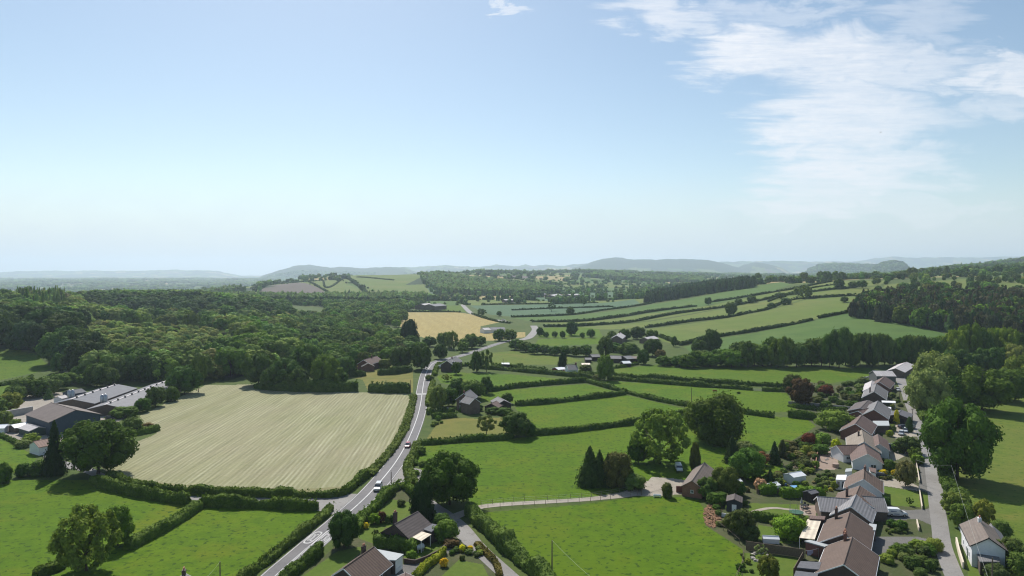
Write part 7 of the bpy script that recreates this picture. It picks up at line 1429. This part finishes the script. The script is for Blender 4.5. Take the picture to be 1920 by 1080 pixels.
def chair(px, py, az, label, mat=BLACK):
    p = G(px, py); t = empty('garden_chair', p, R(90 - az), label=label, cat='chair', group='dark chairs on the patio'); MB().box(-.25, -.25, .4, .25, .25, .45).build('seat', mat, t); MB().box(-.25, .22, .452, .25, .26, .95).build('backrest', mat, t)
    for sx in (-1, 1):
        for sy in (-1, 1): MB().box(sx * .22 - .02, sy * .22 - .02, -.05, sx * .22 + .02, sy * .22 + .02, .398).build('leg', mat, t)
for px, py, az in ((1504, 955, 30), (1512, 955, 200), (1509, 949, 120), (1514, 951, 250)): chair(px, py, az, 'dark patio chair around the table by the parasol')
table_cover(1515, 962, 1.4, .5, .5, 75, TIMB, 'low dark bench on the edge of the patio', 'garden_bench', 'bench')
p = G(1445, 1017); t = empty('greenhouse', p, R(-8), label='low white cold frame behind the long board fence', cat='cold frame'); gable_parts(t, Matrix.Identity(4), 3.4, 1.5, .9, 1.3, PVC, PVC, oh=.05, og=.05, barge=None)
# washing line
p = G(1512, 1050); t = empty('washing_line', p, R(20), label='washing line with a lilac sheet behind the nearest bungalow', cat='washing line'); [MB().tube([(x, 0, -.1), (x, 0, 2.1)], .04, 6).build('line_post', STEEL, t) for x in (-.3, 3.2)]; MB().tube([(-.3, 0, 2.0), (1.4, 0, 1.9), (3.2, 0, 2.0)], .015, 4).build('line', PVC, t)
m = MB()
for i in range(8): x0, x1 = .2 + i * .2, .2 + (i + 1) * .2; y0, y1 = .12 * math.sin(i * 1.1), .12 * math.sin((i + 1) * 1.1); m.add([(x0, y0 * .2, 1.92), (x1, y1 * .2, 1.92), (x1, y1, .75 + .05 * i), (x0, y0, .75 + .05 * i)], [(0, 1, 2, 3)])
m.build('sheet', plain('lilac_cloth', (.50, .48, .66), .9), t)
# rockery stones
r = random.Random(21); cv, cf = CS[2]
STONE = plain('pale_stone', (.46, .42, .37), .9, var=.25)
def heap(name, cx, cy, rx, ry, n, s, mat, label, cat):
    m = MB(); o = G(cx, cy)
    for i in range(n):
        a, q = r.random() * 6.28, math.sqrt(r.random()); p_ = G(cx + math.cos(a) * rx * q, cy + math.sin(a) * ry * q) - o; k = s * r.uniform(.5, 1.2); z = (1 - q) * s * 1.5
        m.add([(p_.x + v_[0] * k * r.uniform(.8, 1.2), p_.y + v_[1] * k, max(p_.z, 0) + z + v_[2] * k * .7) for v_ in cv], [tuple(int(x) for x in f_) for f_ in cf])
    return m.build(name, mat, None, o, label=label, cat=cat)
for i in range(14):
    a = i / 14 * 6.28; q = G(1425 + math.cos(a) * 15, 1045 + math.sin(a) * 8); k = r.uniform(.3, .6); nz = [1 + .25 * r.uniform(-1, 1) for _ in cv]
    MB().add([tuple(x * k * nz[j] for x in cv[j]) for j in range(len(cv))], [tuple(int(x) for x in f_) for f_ in cf]).build('rockery_stone', STONE, None, q, label='pale stone edging the rockery on the lawn', cat='stone', group='stones of the rockery')
chip = heap('wood_chips', 1336, 966, 17, 24, 420, .28, plain('wood_chip', (.30, .17, .095), .95, var=.35, scale=4), 'heap of orange brown wood chips at the edge of the pasture', 'wood chips'); chip['kind'] = 'stuff'; del chip['category']
rub = MB(); o = G(1508, 872)
for i in range(90):
    q = G(1508 + r.uniform(-20, 20), 872 + r.uniform(-18, 16)) - o; L_ = r.uniform(.6, 2.6); a = r.random() * 6.28; M_ = Matrix.Translation(q + Vector((0, 0, r.uniform(.05, .5)))) @ Matrix.Rotation(a, 4, 'Z') @ Matrix.Rotation(r.uniform(-.3, .3), 4, 'Y'); rub.box(-L_ / 2, -.09, -.06, L_ / 2, .09, .06, M=M_)
rub = rub.build('timber_debris', plain('old_timber', (.30, .23, .17), .9, var=.35, scale=4), None, o, label='scattered old timber and rubble left of the bare terrace', kind='stuff')
for i, (px, py, az) in enumerate(((1550, 862, 40), (1558, 858, 80), (1545, 868, 120))):
    q = G(px, py); m = MB(); M_ = Matrix.Rotation(R(az), 4, 'Z')
    for k in range(4): m.box(-1.2, -.1 + k * .12 - .2, k * .1, 1.2, .0 + k * .12 - .2, k * .1 + .09, M=M_)
    m.build('board_pile', plain('pale_boards', (.55, .5, .44), .85), None, q, label='pale loose boards lying on the bare terrace', cat='boards', group='boards on the bare terrace')
def trough(px, py, w, az, mat, label):
    p = G(px, py); t = empty('trough', p, R(90 - az), label=label, cat='trough'); m = MB(); m.box(-w / 2, -.35, .35, w / 2, .35, .45).box(-w / 2, -.35, .452, w / 2, -.29, .75).box(-w / 2, .29, .452, w / 2, .35, .75).box(-w / 2, -.288, .452, -w / 2 + .06, .288, .75).box(w / 2 - .06, -.288, .452, w / 2, .288, .75); m.build('basin', mat, t)
    for s in (-1, 1): MB().box(s * w * .4 - .1, -.3, -.1, s * w * .4 + .1, .3, .348).build('leg', mat, t)
trough(1232, 932, 2.0, 95, PVC, 'white trough at the gate of the foreground pasture'); trough(1340, 734, 2.0, 92, plain('rust_red', (.30, .10, .05), .8), 'reddish feed trough at the foot of the lane hedge')
p = G(787, 1034); t = empty('oil_tank', p, R(40), label='pale cylindrical oil tank beside the cream canopy', cat='tank'); M_ = Matrix.Translation((0, 0, 1.0)) @ Matrix.Rotation(R(90), 4, 'Y'); m = MB(); m.lathe([(.2, -1.0), (.5, -.93), (.58, -.8), (.58, .8), (.5, .93), (.2, 1.0)], 16); m.v = [tuple(M_ @ Vector(v_)) for v_ in m.v]; m.build('tank', plain('pale_tank', (.55, .56, .56), .5), t); [MB().box(x - .12, -.4, -.1, x + .12, .4, .52).build('support', CONC, t) for x in (-.6, .6)]
# two cows at the corner of the long field
def cow(px, py, az, label):
    p = G(px, py); m = MB(); m.tube([(-1.05, 0, 1.1), (-.85, 0, 1.05), (-.3, 0, .98), (.35, 0, 1.0), (.75, 0, 1.08), (1.05, 0, 1.25), (1.3, 0, 1.32)], [.12, .34, .40, .38, .34, .22, .15], 12)
    m.tube([(1.2, 0, 1.42), (1.42, 0, 1.32), (1.72, 0, 1.12)], [.14, .15, .09], 10); m.tube([(-1.08, 0, 1.2), (-1.18, 0, .9), (-1.16, 0, .5)], [.05, .03, .05], 6)
    for x in (-.85, .68):
        for y in (-.2, .2): m.tube([(x, y, .95), (x + (.06 if x < 0 else -.02), y, .5), (x, y, .28), (x, y, -.02)], [.16, .10, .07, .075], 8)
    for y in (-.16, .16): m.tube([(1.25, y * .6, 1.44), (1.2, y * 1.7, 1.42)], [.05, .03], 6)
    o = m.build('cow', COWM, None, p, smooth=True, label=label, cat='cow', group=None); o.rotation_euler = (0, 0, R(90 - az)); return o
COWM, nt_, bs_ = nodes('cow_hide'); nt_.links.new(mixc(nt_, noise(nt_, coords(nt_), 1.4, 1, .4, .49, .51), (.55, .53, .5), (.012, .012, .012)), bs_.inputs['Base Color']); bs_.inputs['Roughness'].default_value = .8
cow(1622, 711, 100, 'black and white cow, the left of two at the field corner'); cow(1628, 710, 70, 'black and white cow, the right of two at the field corner')
# bird
t = empty('bird', (0, 0, 0), R(30), label='small dark bird gliding high in the cloudy part of the sky', cat='bird'); u_, t_ = ray(1651, 248); t.location = (u_ * 150, 150, CAM_H + t_ * 150)
m = MB(); m.tube([(-.22, 0, 0), (-.1, 0, .0), (.08, 0, .01), (.18, 0, .02), (.24, 0, .01)], [.02, .055, .06, .04, .01], 8); m.build('body', BLACK, t)
for s in (-1, 1): MB().prism([(.08, s * .04, .02), (.02, s * .22, .08), (-.06, s * .34, .06), (-.08, s * .2, .07), (-.08, s * .04, .02)][::s], (0, 0, .012)).build('wing', BLACK, t)
# signs
for px, py, az, lab in ((612, 1040, 0, 'round speed sign on a post beside the 30 roundels'), (586, 1000, 0, 'round speed sign on the left verge by the 30 roundels')): pass
# ------------------------------------------------------------------ light, sky, air, camera
SUN_AZ, SUN_EL = R(-17), R(47)
sd = Vector((math.sin(SUN_AZ) * math.cos(SUN_EL), math.cos(SUN_AZ) * math.cos(SUN_EL), math.sin(SUN_EL)))
L = bpy.data.lights.new('sun', 'SUN'); L.energy = 4.8; L.angle = R(.5); L.color = (1, .96, .90)
lo = bpy.data.objects.new('sun', L); COL.objects.link(lo); lo.rotation_euler = sd.to_track_quat('Z', 'Y').to_euler()
W = bpy.data.worlds.new('World'); sc.world = W; W.use_nodes = True
nt = W.node_tree; bg = nt.nodes['Background']; bg.inputs['Strength'].default_value = .105
sk = nt.nodes.new('ShaderNodeTexSky'); sk.sky_type = 'NISHITA'; sk.sun_disc = False
sk.sun_elevation = SUN_EL; sk.sun_rotation = SUN_AZ; sk.air_density = 1.0; sk.dust_density = .55; sk.ozone_density = .35; sk.altitude = 100
def wmath(op, a, b=None, c=None):
    n = nt.nodes.new('ShaderNodeMath'); n.operation = op
    for i, v in enumerate((a, b, c)):
        if v is None: continue
        if hasattr(v, 'links'): nt.links.new(v, n.inputs[i])
        else: n.inputs[i].default_value = v
    return n.outputs[0]
# thin cirrus on the right half of the sky, laid out by azimuth and elevation
tc = nt.nodes.new('ShaderNodeTexCoord'); sp = nt.nodes.new('ShaderNodeSeparateXYZ'); nt.links.new(tc.outputs['Generated'], sp.inputs[0])
yy = wmath('MAXIMUM', sp.outputs[1], .02)
u = wmath('DIVIDE', sp.outputs[0], yy); v = wmath('DIVIDE', sp.outputs[2], yy)
cb = nt.nodes.new('ShaderNodeCombineXYZ'); nt.links.new(u, cb.inputs[0]); nt.links.new(v, cb.inputs[1])
def wnoise(scale, sx, sy, detail, rough, dist=0.0, rot=0.0):
    mp = nt.nodes.new('ShaderNodeMapping'); mp.inputs['Scale'].default_value = (sx, sy, 1); mp.inputs['Rotation'].default_value = (0, 0, rot)
    nt.links.new(cb.outputs[0], mp.inputs[0])
    n = nt.nodes.new('ShaderNodeTexNoise'); n.inputs['Scale'].default_value = scale; n.inputs['Detail'].default_value = detail; n.inputs['Roughness'].default_value = rough; n.inputs['Distortion'].default_value = dist
    nt.links.new(mp.outputs[0], n.inputs['Vector']); return n.outputs['Fac']
streak = wnoise(6.0, 1.0, 9.0, 6, .6, .3, R(-4)); puff = wnoise(9.0, 1.0, 2.2, 5, .6, .4); fine = wnoise(60, 1, 2.5, 3, .6)
wig = wmath('MULTIPLY', wmath('SUBTRACT', streak, .5), .30); wig2 = wmath('MULTIPLY', wmath('SUBTRACT', puff, .5), .16)
uu = wmath('ADD', u, wig); vv = wmath('ADD', v, wig2)
def blob(px, py, rx, ry, a=1.0, soft=.6):
    cu, cv = (px - 960) / FPX, (HOR - py) / FPX
    dx = wmath('DIVIDE', wmath('SUBTRACT', uu, cu), rx / FPX); dy = wmath('DIVIDE', wmath('SUBTRACT', vv, cv), ry / FPX)
    d = wmath('SQRT', wmath('ADD', wmath('MULTIPLY', dx, dx), wmath('MULTIPLY', dy, dy)))
    mr = nt.nodes.new('ShaderNodeMapRange'); mr.interpolation_type = 'SMOOTHSTEP'
    mr.inputs['From Min'].default_value = 1.0 + soft * .5; mr.inputs['From Max'].default_value = 1.0 - soft; mr.inputs['To Max'].default_value = a
    nt.links.new(d, mr.inputs['Value']); return mr.outputs[0]
cov = None
for b in ((1400, 100, 110, 62, 1.0), (1540, 110, 190, 52, .9), (1700, 120, 130, 40, .7), (1570, 180, 130, 60, .85), (1500, 245, 110, 60, .95), (1620, 225, 170, 65, .85), (1590, 320, 160, 60, .9), (1540, 370, 140, 50, .7), (1680, 320, 120, 40, .6),
          (1900, 150, 110, 45, .85), (1870, 200, 120, 25, .5), (1250, 35, 95, 38, .75), (1480, 20, 170, 24, .45), (1720, 40, 90, 45, .4), (910, 4, 60, 10, .8), (1720, 390, 170, 25, .35), (1480, 400, 130, 25, .4)):
    x = blob(*b); cov = x if cov is None else wmath('MAXIMUM', cov, x)
tex = nt.nodes.new('ShaderNodeMapRange'); tex.inputs['From Min'].default_value = .25; tex.inputs['From Max'].default_value = .58; tex.inputs['To Min'].default_value = .3
nt.links.new(wmath('ADD', wmath('ADD', wmath('MULTIPLY', streak, .45), wmath('MULTIPLY', wnoise(13, 1, 11, 5, .65, .2, R(-3)), .35)), wmath('MULTIPLY', fine, .2)), tex.inputs['Value'])
cov = wmath('MULTIPLY', wmath('MULTIPLY', cov, tex.outputs[0]), .92)
mx = nt.nodes.new('ShaderNodeMix'); mx.data_type = 'RGBA'
veil = nt.nodes.new('ShaderNodeMapRange'); veil.interpolation_type = 'SMOOTHSTEP'; veil.inputs['From Min'].default_value = .16; veil.inputs['From Max'].default_value = .02; veil.inputs['To Max'].default_value = .85
nt.links.new(wmath('ADD', v, wmath('MULTIPLY', wig2, .25)), veil.inputs['Value'])
wb = nt.nodes.new('ShaderNodeMix'); wb.data_type = 'RGBA'; wb.blend_type = 'MULTIPLY'; wb.inputs[0].default_value = 1; nt.links.new(sk.outputs[0], wb.inputs[6]); wb.inputs[7].default_value = (.94, .98, .95, 1)
mv = nt.nodes.new('ShaderNodeMix'); mv.data_type = 'RGBA'; nt.links.new(veil.outputs[0], mv.inputs[0]); nt.links.new(wb.outputs[2], mv.inputs[6]); mv.inputs[7].default_value = (5.7, 6.5, 7.2, 1)
nt.links.new(cov, mx.inputs[0]); nt.links.new(mv.outputs[2], mx.inputs[6]); mx.inputs[7].default_value = (7.9, 8.1, 8.5, 1)
nt.links.new(mx.outputs[2], bg.inputs['Color'])
# the air: one box of even haze round the whole place
hb = MB().box(-21000, -60, float(V[:, 2].min()) - 1, 21000, 22000, float(max(V[:, 2].max() + 5, CAM_H + 40)))
hm = bpy.data.materials.new('haze'); hm.use_nodes = True; hn = hm.node_tree; hn.nodes.remove(hn.nodes['Principled BSDF'])
pv = hn.nodes.new('ShaderNodeVolumePrincipled'); pv.inputs['Color'].default_value = (.72, .85, 1.0, 1); pv.inputs['Density'].default_value = 7.6e-5; pv.inputs['Anisotropy'].default_value = .35
hn.links.new(pv.outputs[0], hn.nodes['Material Output'].inputs['Volume'])
hb.build('haze', hm, kind='stuff', label='pale blue haze filling the valley')
cam = bpy.data.cameras.new('camera'); cam.sensor_width = 36; cam.lens = 36 * FPX / 1920; cam.clip_start = .5; cam.clip_end = 60000
co = bpy.data.objects.new('camera', cam); COL.objects.link(co); co.location = (0, 0, CAM_H); co.rotation_euler = (R(90) - PITCH, 0, 0)
sc.camera = co
sc.view_settings.view_transform = 'Standard'; sc.view_settings.look = 'None'; sc.view_settings.exposure = 0.15; sc.view_settings.gamma = 1
sc.render.engine = 'CYCLES'; cy = sc.cycles
cy.use_denoising = True; cy.filter_width = 1.15; cy.max_bounces = 5; cy.diffuse_bounces = 2; cy.glossy_bounces = 2; cy.transmission_bounces = 3; cy.volume_bounces = 1; cy.transparent_max_bounces = 8
cy.caustics_reflective = False; cy.caustics_refractive = False
